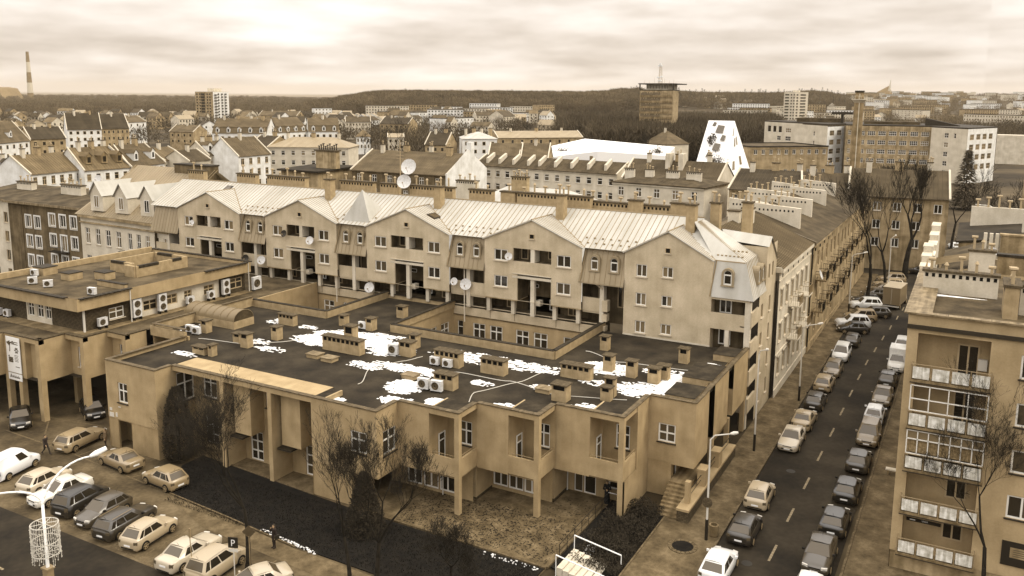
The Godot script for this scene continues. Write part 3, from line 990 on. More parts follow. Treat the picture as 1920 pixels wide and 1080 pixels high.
	for k in [[-65.6,-65.0,5.0,1.5,0.7],[-62.9,-62.0,3.2,1.2,0.75],[-70.6,-69.6,4.8,1.6,0.8],[-60.0,-56.6,5.4,0.35,0.5]]:
		boxes(t,"roof_kerb",[[k[0]-0.4,10.8,k[2]-k[3]*0.5,k[1]+0.4,10.8+k[4],k[2]+k[3]*0.5]],M.vent_wall)
		boxes(t,"roof_kerb_cover",[[k[0]-0.45,10.8+k[4],k[2]-k[3]*0.5-0.06,k[1]+0.45,10.88+k[4],k[2]+k[3]*0.5+0.06]],M.coping_dark)
	for q in [[-54.97,5.9,7.75,11.1,0.06],[-55.55,10.55,7.75,10.0,0.11],[-54.95,-9.5,7.75,11.1,0.05]]:
		m=MB.new()
		m.bar(V(q[0],q[2],q[1]),V(q[0],q[3],q[1]),q[4],q[4],8)
		put(t,"rainwater_pipe",m.mesh(),M.metal_light)
	# printed banner
	var bn:=thing("banner","tall pale advertising banner with a tree drawing hung on the stepped arcade front","banner",V(-60.6,4.15,14.42))
	put(bn,"sheet",boxmesh(2.1,3.4,0.05),M.white_paint)
	m=MB.new()
	m.bar(V(-0.5,2.0,0.03),V(-0.42,2.9,0.03),0.05,0.04,4)
	for k in 9:
		m.bar(V(-0.45,2.5+0.05*k,0.03),V(-0.9+0.14*k,2.85+0.06*(k % 4),0.03),0.02,0.05,4)
	for k in 6:
		var a:=TAU*k/6
		m.bar(V(0.55+0.1*cos(a),2.2+0.1*sin(a),0.03),V(0.55+0.28*cos(a),2.2+0.28*sin(a),0.03),0.05,0.07,4)
	for k in 16:
		m.bar(V(-0.7+0.13*(k % 5),1.0+0.17*(k/5),0.03),V(-0.62+0.13*(k % 5),1.1+0.17*(k/5),0.03),0.07,0.06,4)
	for k in 5:
		m.box(0.15,1.1+0.14*k,0.026,0.75-0.08*(k % 2),1.15+0.14*k,0.034)
	m.box(0.2,0.55,0.026,0.85,0.62,0.034)
	m.box(-0.2,2.72,0.026,0.8,2.80,0.034)
	m.box(-0.1,2.92,0.026,0.8,2.99,0.034)
	put(bn,"print",m.mesh(),M.frame_dark)
	var lb:=MB.new()
	lb.box(-1.05,-0.75,-0.02,1.05,-0.1,0.02)
	put(bn,"lower_sheet",lb.mesh(),M.white_paint)
	m=MB.new()
	for k in 13:
		var q:=-0.72+0.115*k
		m.bar(V(q,-0.52+0.03*(k % 3),0.03),V(q+0.05,-0.36+0.05*((k*5) % 3),0.03),0.028,0.02,4)
		m.bar(V(q,-0.5,0.03),V(q+0.11,-0.47+0.03*(k % 2),0.03),0.02,0.02,4)
	m.bar(V(-0.75,-0.55,0.03),V(-0.6,-0.2,0.03),0.03,0.03,4)
	put(bn,"lettering",m.mesh(),M.frame_dark)
	# units on the roof and along the wall
	for k in [["small roof unit farthest left on the brown roof edge",-66.3,10.8,8.6,0.9],["small roof unit second along the brown roof edge",-63.6,10.8,8.7,0.9],["small roof unit near the right front corner of the brown roof",-56.9,10.8,8.6,0.2],["roof unit by the left parapet with its fan facing the front",-69.8,10.8,6.2,0.1]]:
		air_unit(k[0],k[1],k[2],k[3],k[4])
	for k in [["tall two-fan unit nearest the white rainwater pipe",5.1,0.95,1.75,2],["tall two-fan unit between the first and second grey windows",2.1,0.95,1.7,2],["tall two-fan unit on the brick at the far end of the window row",-6.3,0.95,1.6,2],["low unit under the third grey window",-1.4,0.9,0.7,1],["low unit under the fourth grey window",-4.2,0.9,0.75,1],["unit on the paving at the foot of the brick corner",8.9,0.9,0.75,1]]:
		air_unit(k[0],-55.2,7.8,k[1],PI/2,k[2],k[3],k[4],"air conditioning units on the roofs",0.3)
	air_unit("big pale unit standing alone past the end of the brick wall",-54.7,7.8,-10.4,PI/2,1.2,1.4,1)
	air_unit("left unit of a pair by the brick wall at the left edge of the photo",-68.6,7.8,10.9,0.0)
	air_unit("right unit of a pair by the brick wall at the left edge of the photo",-67.2,7.8,10.9,0.0)
func sysfont(n:String) -> SystemFont:
	var f:=SystemFont.new()
	f.font_names=PackedStringArray([n])
	return f
# ------------------------------------------------------------------ the long gabled building
func arch_dormer(p:Node,x:float,z:float,lean:float,yaw:=0.0):
	# arched window in a rounded surround,standing on the steep roof
	if not cache.has("arch_s"):
		var m:=MB.new()
		var g:=MB.new()
		var f:=MB.new()
		var n:=10
		for i in n:
			var a:=PI*i/n
			var b:=PI*(i+1)/n
			var r0:=0.38
			var r1:=0.56
			m.quad(V(cos(a)*r0,0.75+sin(a)*r0,0.14),V(cos(a)*r1,0.75+sin(a)*r1,0.14),V(cos(b)*r1,0.75+sin(b)*r1,0.14),V(cos(b)*r0,0.75+sin(b)*r0,0.14))
			m.quad(V(cos(a)*r1,0.75+sin(a)*r1,0.14),V(cos(a)*r1,0.75+sin(a)*r1,-0.9),V(cos(b)*r1,0.75+sin(b)*r1,-0.9),V(cos(b)*r1,0.75+sin(b)*r1,0.14))
			m.quad(V(cos(b)*r0,0.75+sin(b)*r0,0.14),V(cos(b)*r0,0.75+sin(b)*r0,-0.1),V(cos(a)*r0,0.75+sin(a)*r0,-0.1),V(cos(a)*r0,0.75+sin(a)*r0,0.14))
			g.tri(V(0,0.75,0.0),V(cos(a)*0.36,0.75+sin(a)*0.36,0.0),V(cos(b)*0.36,0.75+sin(b)*0.36,0.0))
			f.bar(V(cos(a)*0.35,0.75+sin(a)*0.35,0.02),V(cos(b)*0.35,0.75+sin(b)*0.35,0.02),0.04,0.04,4)
		m.box(-0.56,-0.3,-0.7,-0.38,0.75,0.14)
		m.box(0.38,-0.3,-0.7,0.56,0.75,0.14)
		m.box(-0.6,-0.36,-0.5,0.6,-0.24,0.2)
		g.box(-0.34,-0.2,-0.03,0.34,0.75,0.0)
		f.box(-0.38,-0.24,-0.02,0.38,-0.1,0.04)
		f.box(-0.38,0.62,-0.02,0.38,0.74,0.04)
		f.box(-0.38,-0.2,-0.02,-0.28,0.7,0.04)
		f.box(0.28,-0.2,-0.02,0.38,0.7,0.04)
		cache["arch_s"]=m.mesh()
		cache["arch_g"]=g.mesh()
		cache["arch_f"]=f.mesh()
	var t:=Transform3D(Basis(Vector3.UP,yaw),V(x,13.5,z))
	var d:=put(p,"arched_dormer",cache["arch_s"],M.roof_metal_grey,t)
	put(d,"window_frame",cache["arch_f"],M.frame)
	put(d,"pane",cache["arch_g"],M.glass_set[rng.randi() % 6])
func satellite_dish(label:String,at:Vector3,r:float,turn:float,dark:=false):
	var t:=thing("satellite_dish",label,"satellite dish",at,turn,"satellite dishes")
	var key:="dish%.2f" % r
	if not cache.has(key):
		var m:=MB.new()
		var prof:=[0.0,0.35,0.7,1.0]
		for k in 3:
			for i in 14:
				var a:=TAU*i/14
				var b:=TAU*(i+1)/14
				var z0:float=prof[k]*prof[k]*0.22*r
				var z1:float=prof[k+1]*prof[k+1]*0.22*r
				m.quad(V(cos(a)*prof[k]*r,sin(a)*prof[k]*r,z0),V(cos(a)*prof[k+1]*r,sin(a)*prof[k+1]*r,z1),V(cos(b)*prof[k+1]*r,sin(b)*prof[k+1]*r,z1),V(cos(b)*prof[k]*r,sin(b)*prof[k]*r,z0))
		cache[key]=m.smooth()
	put(t,"reflector",cache[key],M.metal_dark if dark else M.white_plastic,Transform3D(Basis(Vector3.RIGHT,-0.35),V(0,0,0.25)))
	var m:=MB.new()
	m.bar(V(0,0,-0.3),V(0,0,0.25),0.04,0.04,5)
	m.bar(V(0,-r*0.9,0.3),V(0,-0.05,0.25+r*0.9),0.02,0.02,4)
	m.box(-0.05,-0.1,0.2+r*0.9,0.05,0.04,0.32+r*0.9)
	put(t,"arm",m.mesh(),M.metal_grey)
func chimney_block(p:Node,x:float,z:float,w:float,d:float,y0:float,y1:float,wallm:="vent_wall",pots:=0,name_:="chimney"):
	var m:=MB.new()
	m.box(x-w/2,y0,z-d/2,x+w/2,y1,z+d/2)
	var o:=put(p,name_,m.mesh(),M[wallm])
	m=MB.new()
	m.box(x-w/2-0.1,y1,z-d/2-0.1,x+w/2+0.1,y1+0.16,z+d/2+0.1)
	put(o,"cap",m.mesh(),M.cap_brown)
	if maxf(w,d)>1.8:
		m=MB.new()
		var k:=int(maxf(w,d)/0.4)
		for i in k:
			if w>d:
				var px:float=x-w/2+w*(i+0.5)/k
				m.box(px-0.1,y1-0.34,z-d/2-0.01,px+0.1,y1-0.08,z+d/2+0.01)
			else:
				var pz:float=z-d/2+d*(i+0.5)/k
				m.box(x-w/2-0.01,y1-0.34,pz-0.1,x+w/2+0.01,y1-0.08,pz+0.1)
		put(o,"flue_openings",m.mesh(),M.void)
	for i in pots:
		m=MB.new()
		var fx:float=x+(w*((i+0.5)/pots-0.5) if w>=d else 0.0)
		var fz:float=z+(d*((i+0.5)/pots-0.5) if d>w else 0.0)
		var h:float=0.5+0.25*((i*5+int(absf(x))) % 3)
		m.bar(V(fx,y1,fz),V(fx,y1+h,fz),0.1,0.1,6)
		if i % 2==0:
			m.bar(V(fx-0.22,y1+h+0.1,fz),V(fx+0.22,y1+h+0.1,fz),0.11,0.11,6)
		else:
			m.bar(V(fx,y1+h,fz),V(fx,y1+h+0.2,fz),0.18,0.05,6)
		put(o,"flue_cowl",m.mesh(),M.antenna)
func gabled_building():
	var t:=thing("gabled_apartment_building","long pale apartment building with five gables, loggias and a light standing-seam metal roof","building")
	var Z:=-16.0
	var W:Material=M.wall_gable
	var cxs:=[-68.45,-53.05,-37.6,-22.1]
	for ci in 4:
		var cx:float=cxs[ci]
		var a:=Vector2(cx-5.55,Z)
		var b:=Vector2(cx+5.55,Z)
		var ws:=[]
		for k in [[1.15,2.75],[8.35,9.9]]:
			ws.append([k[0],13.2,k[1],14.4,2,1,"sill_light"])
			ws.append([k[0],10.42,k[1],11.62,2,1,"sill_light"])
		wall_with_windows(t,"gable_wall",a,b,9.2,15.42,ws,W,"frame",true,[[3.4,13.3,7.75,14.66],[3.9,9.0,7.75,11.95]])
		var m:=MB.new()
		m.tri(V(cx-5.55,15.42,Z),V(cx+5.55,15.42,Z),V(cx,17.66,Z))
		put(t,"gable",m.mesh(),W)
		win(t,a,b,[5.27,15.75,5.83,16.25],1,1,0.6,"frame_dim","sill_light",-0.03,false,M.void,"gable_vent")
		# loggia interiors
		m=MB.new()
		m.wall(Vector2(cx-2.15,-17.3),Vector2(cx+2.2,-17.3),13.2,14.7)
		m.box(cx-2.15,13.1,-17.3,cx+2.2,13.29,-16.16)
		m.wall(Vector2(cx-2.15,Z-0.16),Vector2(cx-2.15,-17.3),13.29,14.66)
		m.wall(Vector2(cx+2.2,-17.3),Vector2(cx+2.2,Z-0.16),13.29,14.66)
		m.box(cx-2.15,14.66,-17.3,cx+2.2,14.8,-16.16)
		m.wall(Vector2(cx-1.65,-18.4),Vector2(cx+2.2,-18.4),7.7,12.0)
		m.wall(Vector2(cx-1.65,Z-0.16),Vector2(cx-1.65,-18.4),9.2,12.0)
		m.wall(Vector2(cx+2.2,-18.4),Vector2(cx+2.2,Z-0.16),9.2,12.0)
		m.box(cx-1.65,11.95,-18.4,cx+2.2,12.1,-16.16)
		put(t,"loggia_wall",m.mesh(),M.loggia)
		m=MB.new()
		m.box(cx-0.15,13.3,-17.2,cx+0.3,14.66,-16.03)
		put(t,"loggia_pillar",m.mesh(),M.wall_light)
		m=MB.new()
		m.box(cx-0.16,7.7,-16.5,cx+0.28,11.8,-16.08)
		m.box(cx+0.28,8.75,-17.2,cx+0.75,9.3,-16.5)
		put(t,"column",m.mesh(),M.wall_light)
		m=MB.new()
		m.box(cx-2.2,11.55,-16.5,cx+2.25,11.8,-15.97)
		m.box(cx-2.2,11.98,-16.1,cx+2.25,12.06,-15.92)
		put(t,"balcony_beam",m.mesh(),M.wall_light)
		for k in [[0.3,10.2,1.3,10.6],[0.3,8.4,1.3,8.85],[2.7,10.9,3.5,11.75],[2.6,8.0,3.4,9.1]]:
			win(t,Vector2(cx-1.65,-18.4),Vector2(cx+2.2,-18.4),k,1 if k[3]-k[1]<0.6 else 2,1,0.6,"frame","",-0.03,false,M.glass)
		for k in [[0.3,13.35,1.1,14.5],[1.3,14.1,1.9,14.5],[3.4,13.6,4.1,14.5]]:
			win(t,Vector2(cx-2.15,-17.3),Vector2(cx+2.2,-17.3),k,1,1,0.6,"frame_dim","",-0.03,false,M.glass)
	# mansard panels between the gables with arched dormers; loggias below
	var gaps:=[[-79.0,-74.0],[-62.9,-58.6],[-47.5,-43.15],[-32.05,-27.65],[-16.55,-12.1]]
	for gi in 5:
		var x0:float=gaps[gi][0]
		var x1:float=gaps[gi][1]
		var m:=MB.new()
		m.quad(V(x0-0.25,12.05,-15.75),V(x1+0.02,12.05,-15.75),V(x1,15.4,-16.75),V(x0,15.4,-16.75))
		m.quad(V(x0-0.25,11.92,-15.75),V(x1+0.02,11.92,-15.75),V(x1+0.02,12.05,-15.75),V(x0-0.25,12.05,-15.75))
		m.tri(V(x0-0.25,12.05,-15.75),V(x0,15.4,-16.75),V(x0-0.1,12.05,-16.8))
		put(t,"mansard",m.mesh(),M.roof_metal_grey)
		var r:=MB.new()
		for k in int((x1-x0)/0.55):
			var x:=x0+0.3+0.55*k
			r.bar(V(x,12.06,-15.73),V(x,15.38,-16.73),0.025,0.025,4)
		stuff(put(t,"mansard_seam",r.mesh(),M.rib))
		if gi>0:
			arch_dormer(t,x0+1.3,-16.15,0)
			arch_dormer(t,x0+3.35,-16.15,0)
		var half:bool=gi==4
		var xe:float=x1-2.3 if half else x1
		m=MB.new()
		m.box(x0,9.05,-16.5,xe,10.42,-16.35)
		m.box(x0,8.88,-17.6,xe,9.02,-16.4)
		m.box(x0,9.02,-17.6,xe,9.1,-16.5)
		put(t,"balcony_parapet",m.mesh(),W)
		m=MB.new()
		var xm:float=(x0+xe)*0.5
		if half:
			xm=xe-0.1
		m.box(xm-0.22,7.7,-17.0,xm+0.22,12.0,-16.3)
		put(t,"loggia_pillar",m.mesh(),M.wall_light)
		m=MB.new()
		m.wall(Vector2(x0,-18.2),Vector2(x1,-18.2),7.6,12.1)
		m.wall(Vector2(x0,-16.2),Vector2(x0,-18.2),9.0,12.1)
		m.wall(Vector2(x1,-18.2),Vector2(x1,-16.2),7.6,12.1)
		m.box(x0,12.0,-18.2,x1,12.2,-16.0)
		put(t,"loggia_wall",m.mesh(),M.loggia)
		win(t,Vector2(x0,-18.2),Vector2(x1,-18.2),[0.9,9.3,1.8,11.7],2,1,0.6,"frame_dim","",-0.03,false,M.glass)
		win(t,Vector2(x0,-18.2),Vector2(x1,-18.2),[3.0,9.3,4.0,11.7],2,1,0.6,"frame_dim","",-0.03,false,M.glass)
		if half:
			m=MB.new()
			m.bar(V(xe+0.0,11.4,-16.3),V(xe-1.0,12.0,-16.3),0.1,0.1,4)
			m.box(xe,9.2,-16.9,xe+0.55,10.3,-16.2)
			m.box(xe,8.2,-16.9,xe+0.5,8.9,-16.2)
			m.box(xe,7.2,-16.9,xe+0.35,7.7,-16.2)
			put(t,"stair_balcony",m.mesh(),W)
	# the open storey above the annex: dark recess with white pillars behind a long parapet
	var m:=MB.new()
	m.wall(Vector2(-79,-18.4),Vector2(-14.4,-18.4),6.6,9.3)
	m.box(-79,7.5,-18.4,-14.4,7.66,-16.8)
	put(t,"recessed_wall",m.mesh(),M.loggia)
	for cx in cxs:
		boxes(t,"soffit",[[cx-5.55,9.1,-18.4,cx-1.65,9.2,-16.02],[cx+2.2,9.1,-18.4,cx+5.55,9.2,-16.02]],M.wall_mid)
	for cx in cxs:
		for dx in [-5.3,-2.35,2.45,5.05]:
			m=MB.new()
			m.box(cx+dx-0.2,7.6,-16.75,cx+dx+0.2,9.1,-16.35)
			put(t,"pillar",m.mesh(),M.wall_light)
		for k in [[1.4,2.6],[8.6,9.8],[12.0,12.9],[13.8,14.7]]:
			win(t,Vector2(cx-5.55,-18.4),Vector2(cx+9,-18.4),[k[0],7.7,k[1],8.95],2,1,0.6,"frame_dim","",-0.03,false)
	m=MB.new()
	m.box(-79,6.62,-16.98,-14.4,7.72,-16.8)
	put(t,"long_parapet",m.mesh(),W)
	m=MB.new()
	m.box(-79,6.52,-17.0,-14.4,6.62,-16.72)
	put(t,"string_course",m.mesh(),M.coping)
	m=MB.new()
	for cx in cxs:
		for dx in [-5.3,-2.35,2.45,5.05]:
			m.box(cx+dx-0.02,6.7,-16.8,cx+dx+0.02,7.7,-16.79)
	put(t,"joint",m.mesh(),M.shade)
	# plain block at the right
	var pw:=[]
	for k in [[1.2,2.25],[3.75,4.8]]:
		for y in [13.15,10.38,7.65]:
			pw.append([k[0],y+(0.18 if k[0]>3 else 0.0),k[1],y+1.2,2,1,"sill_light"])
	wall_with_windows(t,"gable_wall",Vector2(-12.1,Z),Vector2(-3.6,Z),7.0,15.4,pw,W)
	m=MB.new()
	m.box(-12.1,7.0,Z-0.05,-3.58,7.45,Z+0.03)
	put(t,"plinth",m.mesh(),M.wall_light)
	m=MB.new()
	m.tri(V(-12.1,15.4,Z),V(-3.6,15.4,Z),V(-7.85,17.62,Z))
	m.wall(Vector2(-12.1,-18.2),Vector2(-12.1,Z),7.0,15.4)
	m.wall(Vector2(-3.6,Z),Vector2(-3.6,-17.4),7.0,15.4)
	put(t,"gable",m.mesh(),W)
	win(t,Vector2(-12.1,Z),Vector2(-3.6,Z),[4.0,15.65,4.5,16.15],1,1,0.6,"frame_dim","sill_light",-0.03,false,M.void,"gable_vent")
	# corner loggias
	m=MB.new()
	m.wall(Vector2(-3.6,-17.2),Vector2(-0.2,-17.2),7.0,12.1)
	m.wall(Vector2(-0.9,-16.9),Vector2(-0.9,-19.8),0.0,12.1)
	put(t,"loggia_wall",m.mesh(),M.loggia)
	for y in [10.3,7.3]:
		win(t,Vector2(-3.6,-17.2),Vector2(-0.2,-17.2),[0.5,y+0.1,1.6,y+1.75],2,1,0.6,"frame","",-0.03,true,M.glass)
	m=MB.new()
	m.box(-3.6,9.22,-16.15,-0.5,10.62,-16.0)
	m.box(-3.6,9.1,-17.2,-0.5,9.22,-16.0)
	m.box(-3.6,11.86,-17.2,-0.1,12.08,-15.95)
	for y in [10.95,8.2,5.5,2.9]:
		m.box(-0.05,y-1.32,-18.75,0.14,y,-16.0)
		m.box(-0.9,y-1.42,-18.75,0.1,y-1.32,-16.0)
	put(t,"balcony_parapet",m.mesh(),W)
	m=MB.new()
	m.box(-0.52,0.0,-16.45,0.0,11.9,-15.98)
	m.box(-2.25,7.2,-16.4,-1.88,9.15,-16.02)
	put(t,"pillar",m.mesh(),M.wall_light)
	# street side wall
	var sw:=[]
	for y in [9.65,6.9,4.2,1.4]:
		sw.append([0.9,y,1.7,y+1.3,2,1,"sill_light"])
		sw.append([4.2,y,4.8,y+1.5,1,1,"sill_light"])
	wall_with_windows(t,"street_wall",Vector2(0.12,-18.75),Vector2(0.12,-25.4),0,12.4,sw,W,"frame_dim",false)
	# corner mansard with its own dormers,and the raised bay on the street
	m=MB.new()
	m.quad(V(-3.6,12.08,-15.8),V(0.25,12.08,-15.8),V(-0.75,15.4,-16.5),V(-3.6,15.4,-16.5))
	m.quad(V(0.25,12.08,-15.8),V(0.25,12.08,-21.0),V(-0.75,15.4,-20.9),V(-0.75,15.4,-16.5))
	m.quad(V(-0.75,15.4,-16.5),V(-0.75,15.4,-20.9),V(-6.0,18.3,-21.4),V(-6.5,18.3,-19.5))
	m.quad(V(-3.6,15.4,-16.5),V(-0.75,15.4,-16.5),V(-6.5,18.3,-19.5),V(-6.6,18.3,-19.6))
	put(t,"mansard",m.mesh(),M.roof_metal)
	arch_dormer(t,-2.2,-16.05,0)
	arch_dormer(t,-0.05,-18.6,0,PI/2)
	arch_dormer(t,-0.05,-20.2,0,PI/2)
	wall_with_windows(t,"street_bay",Vector2(0.15,-21.0),Vector2(0.15,-25.4),12.0,16.2,[[0.9,13.0,1.6,14.4,2,1,""],[2.4,13.0,3.1,14.4,2,1,""]],W,"frame_dim",false)
	m=MB.new()
	m.wall(Vector2(-2.6,-21.0),Vector2(0.15,-21.0),12.0,16.2)
	m.tri(V(0.15,16.2,-21.0),V(0.15,16.2,-23.0),V(0.15,17.0,-22.0))
	m.wall(Vector2(0.15,-25.4),Vector2(-6.5,-25.4),10.0,15.0)
	put(t,"street_bay",m.mesh(),W)
	m=MB.new()
	m.quad(V(0.3,16.25,-20.9),V(0.3,17.05,-22.2),V(-4.5,17.4,-22.2),V(-4.0,16.6,-20.9))
	m.quad(V(0.3,17.05,-22.2),V(0.3,14.4,-25.5),V(-6.0,16.2,-25.6),V(-4.5,17.4,-22.2))
	put(t,"roof",m.mesh(),M.roof_metal)
	# roof planes
	m=MB.new()
	var ry:=18.4
	var rz:=-21.8
	m.quad(V(-79.5,15.36,-16.25),V(-8.0,15.36,-16.25),V(-6.2,ry,rz),V(-79.5,ry,rz))
	m.quad(V(-8.0,15.36,-16.25),V(-3.6,15.36,-16.25),V(-5.0,17.0,-18.6),V(-6.2,ry,rz))
	m.quad(V(-6.2,ry,rz),V(-6.2,15.36,-28.0),V(-79.5,15.36,-28.0),V(-79.5,ry,rz))
	put(t,"roof",m.mesh(),M.roof_metal)
	var slope:=(ry-15.36)/(16.25-21.8)
	var valley:=-16.25+(17.72-15.36)/slope
	for cx in [-68.45,-53.05,-37.6,-22.1,-7.85]:
		var hw:=5.72 if cx<-10 else 4.4
		m=MB.new()
		for s in [-1,1]:
			var e:=V(cx+s*hw,15.38,-15.82)
			var k:=V(cx,17.74,-15.82)
			var b:=V(cx,17.74,valley)
			var e2:=V(cx+s*hw,15.38,-16.25)
			if s>0:
				m.quad(e,e2,b,k)
			else:
				m.quad(k,b,e2,e)
			var un:=V(0,-0.09,0)
			if s>0:
				m.quad(e+un,e,k,k+un)
			else:
				m.quad(k+un,k,e,e+un)
		put(t,"gable_roof",m.mesh(),M.roof_metal)
	# standing seams
	m=MB.new()
	var x:=-79.2
	while x<-8.2:
		var z0:=-16.3
		for cx in [-68.45,-53.05,-37.6,-22.1,-7.85]:
			var hw:=5.72 if cx<-10 else 4.4
			var q:float=absf(x-cx)
			if q<hw:
				z0=lerpf(valley,-16.25,q/hw)
		if z0>rz+0.2:
			m.bar(V(x,15.36+(z0+16.25)*slope+0.02,z0),V(x,ry+0.02,rz),0.03,0.03,4)
		x+=0.56
	for cx in [-68.45,-53.05,-37.6,-22.1,-7.85]:
		var hw:=5.72 if cx<-10 else 4.4
		var z:=-16.0
		while z>valley+0.2:
			var q:float=hw*minf(1.0,1.0-(-16.25-z)/(-16.25-valley)) if z<-16.25 else hw
			for s in [-1,1]:
				m.bar(V(cx,17.76,z),V(cx+s*q,17.76-2.36*q/hw,z),0.03,0.03,4)
			z-=0.45
		m.bar(V(cx,17.76,-15.8),V(cx,17.76,valley),0.06,0.06,5)
		for s in [-1,1]:
			m.bar(V(cx,17.76,valley),V(cx+s*hw,15.4,-16.25),0.05,0.05,4)
	for k in 9:
		m.bar(V(0.22-0.0*k,12.1,-16.2-0.55*k),V(-0.73,15.42,-16.6-0.5*k),0.03,0.03,4)
		m.bar(V(-0.75,15.42,-16.6-0.5*k),V(-6.2,18.3,-19.6-0.2*k),0.03,0.03,4)
	m.bar(V(-79.5,ry+0.03,rz),V(-6.2,ry+0.03,rz),0.08,0.08,5)
	stuff(put(t,"roof_seam",m.mesh(),M.rib))
	# snow guards: rows of little studs along the eaves
	m=MB.new()
	for gx in [[-63.5,-58.0],[-48.0,-43.0],[-32.6,-27.0],[-17.2,-11.6],[-3.4,-1.0]]:
		for k in 14:
			var px:float=lerpf(gx[0],gx[1],k/13.0)
			var pz:=-16.9-0.7*(k % 2)
			m.box(px-0.09,15.36+(pz+16.25)*slope,pz-0.06,px+0.09,15.36+(pz+16.25)*slope+0.13,pz+0.06)
	stuff(put(t,"snow_guard",m.mesh(),M.metal_grey))
	# gutters
	for gx in [[-62.75,-58.6],[-47.35,-43.15],[-31.9,-27.65],[-16.4,-12.1],[-3.5,-0.8]]:
		m=MB.new()
		m.bar(V(gx[0],15.33,-16.55),V(gx[1],15.33,-16.55),0.09,0.09,6)
		m.bar(V(gx[0]+0.1,15.3,-16.5),V(gx[0]-0.2,12.1,-15.7),0.055,0.055,6)
		put(t,"gutter",m.mesh(),M.metal_grey)
	# turret roof rising between the second and third gables
	m=MB.new()
	var ap:=V(-44.9,19.3,-17.6)
	m.tri(V(-47.4,15.3,-16.72),V(-43.1,15.3,-16.72),ap)
	m.tri(V(-43.1,15.3,-16.72),V(-43.4,16.8,-19.6),ap)
	m.tri(V(-47.0,16.8,-19.6),V(-47.4,15.3,-16.72),ap)
	put(t,"turret_roof",m.mesh(),M.roof_metal)
	# skylights
	for k in [[-35.4,16.83,-18.2],[-69.6,17.6,-20.4]]:
		m=MB.new()
		m.box(-0.55,0,-0.75,0.55,0.1,0.75)
		var o:=put(t,"roof_window",m.mesh(),M.metal_dark,Transform3D(Basis(Vector3.BACK,-0.4) if k[0]>-60 else Basis(Vector3.RIGHT,0.5),V(k[0],k[1],k[2])))
		put(o,"pane",boxmesh(0.85,0.02,1.2),M.glass_mid,Transform3D(Basis(),V(0,0.1,0)))
	# long chimney stacks along the ridge,single chimneys by the gables
	for k in [[-77.5,3.0],[-68.0,3.4],[-61.0,6.5],[-49.5,5.0],[-44.6,2.6],[-38.6,6.0],[-31.9,3.0],[-28.4,1.8],[-24.6,5.2],[-20.3,3.6],[-13.6,1.4],[-8.9,1.8]]:
		chimney_block(t,k[0],-22.6,k[1],0.7,17.5,19.5,"vent_wall",int(k[1]*0.8),"chimney_stack")
	chimney_block(t,-14.0,-23.4,11.0,0.7,17.2,19.0,"vent_wall",7,"chimney_stack")
	for k in [[-52.0,-20.3],[-36.2,-20.4],[-20.9,-20.3],[-6.9,-19.9],[-5.3,-22.6],[-2.7,-24.6]]:
		chimney_block(t,k[0],k[1],0.9,0.9,16.6,19.8,"vent_wall",2)
	# rainwater pipes on the facade
	for px in [-47.9,-32.0+1.7,-74.2]:
		m=MB.new()
		m.bar(V(px,6.0,-16.28),V(px,12.0,-16.28),0.07,0.07,6)
		put(t,"rainwater_pipe",m.mesh(),M.wall_light)
	m=MB.new()
	m.bar(V(0.3,0.2,-25.3),V(0.3,12.2,-25.3),0.08,0.08,6)
	put(t,"rainwater_pipe",m.mesh(),M.metal_dark)
	# dishes
	satellite_dish("white dish on the loggia parapet between the third and fourth gables",V(-30.0,10.2,-16.2),0.62,0.3)
	satellite_dish("small grey-ringed dish left of the white one between third and fourth gables",V(-31.4,10.35,-16.2),0.42,0.1)
	satellite_dish("small white dish beside the top left window of the fourth gable",V(-24.6,13.8,-15.8),0.4,0.3)
	satellite_dish("white dish on the top loggia of the second gable",V(-51.2,13.1,-15.8),0.5,0.2)
	satellite_dish("dark dish beside the top loggia of the second gable",V(-55.2,13.6,-15.8),0.42,0.1,true)
	satellite_dish("white dish on the loggia parapet left of the second gable",V(-59.4,9.9,-16.1),0.55,0.3)
	satellite_dish("dark dish on the loggia parapet right of the first gable",V(-62.0,9.9,-16.1),0.45,0.2,true)
	satellite_dish("large white dish on a pole above the long parapet, left of the third gable",V(-43.0,8.3,-16.4),0.6,0.2)
	satellite_dish("small white dish at the top loggia of the first gable",V(-71.0,13.7,-15.8),0.35,0.3)
	satellite_dish("lower big dish on the ridge beside the turret roof",V(-42.0,20.0,-21.9),0.85,0.35)
	satellite_dish("upper big grey dish on the ridge beside the turret roof",V(-41.6,21.7,-22.4),0.95,0.2)
	var mast:=thing("antenna_mast","thin lattice aerial mast on the ridge beside the two big dishes","antenna",V(-43.0,18.2,-22.4))
	m=MB.new()
	m.bar(V(0,0,0),V(0,6.6,0),0.07,0.04,5)
	for k in 5:
		m.bar(V(-0.5,4.4+0.4*k,0),V(0.5,4.4+0.4*k,0),0.02,0.02,4)
	put(mast,"mast",m.mesh(),M.antenna)
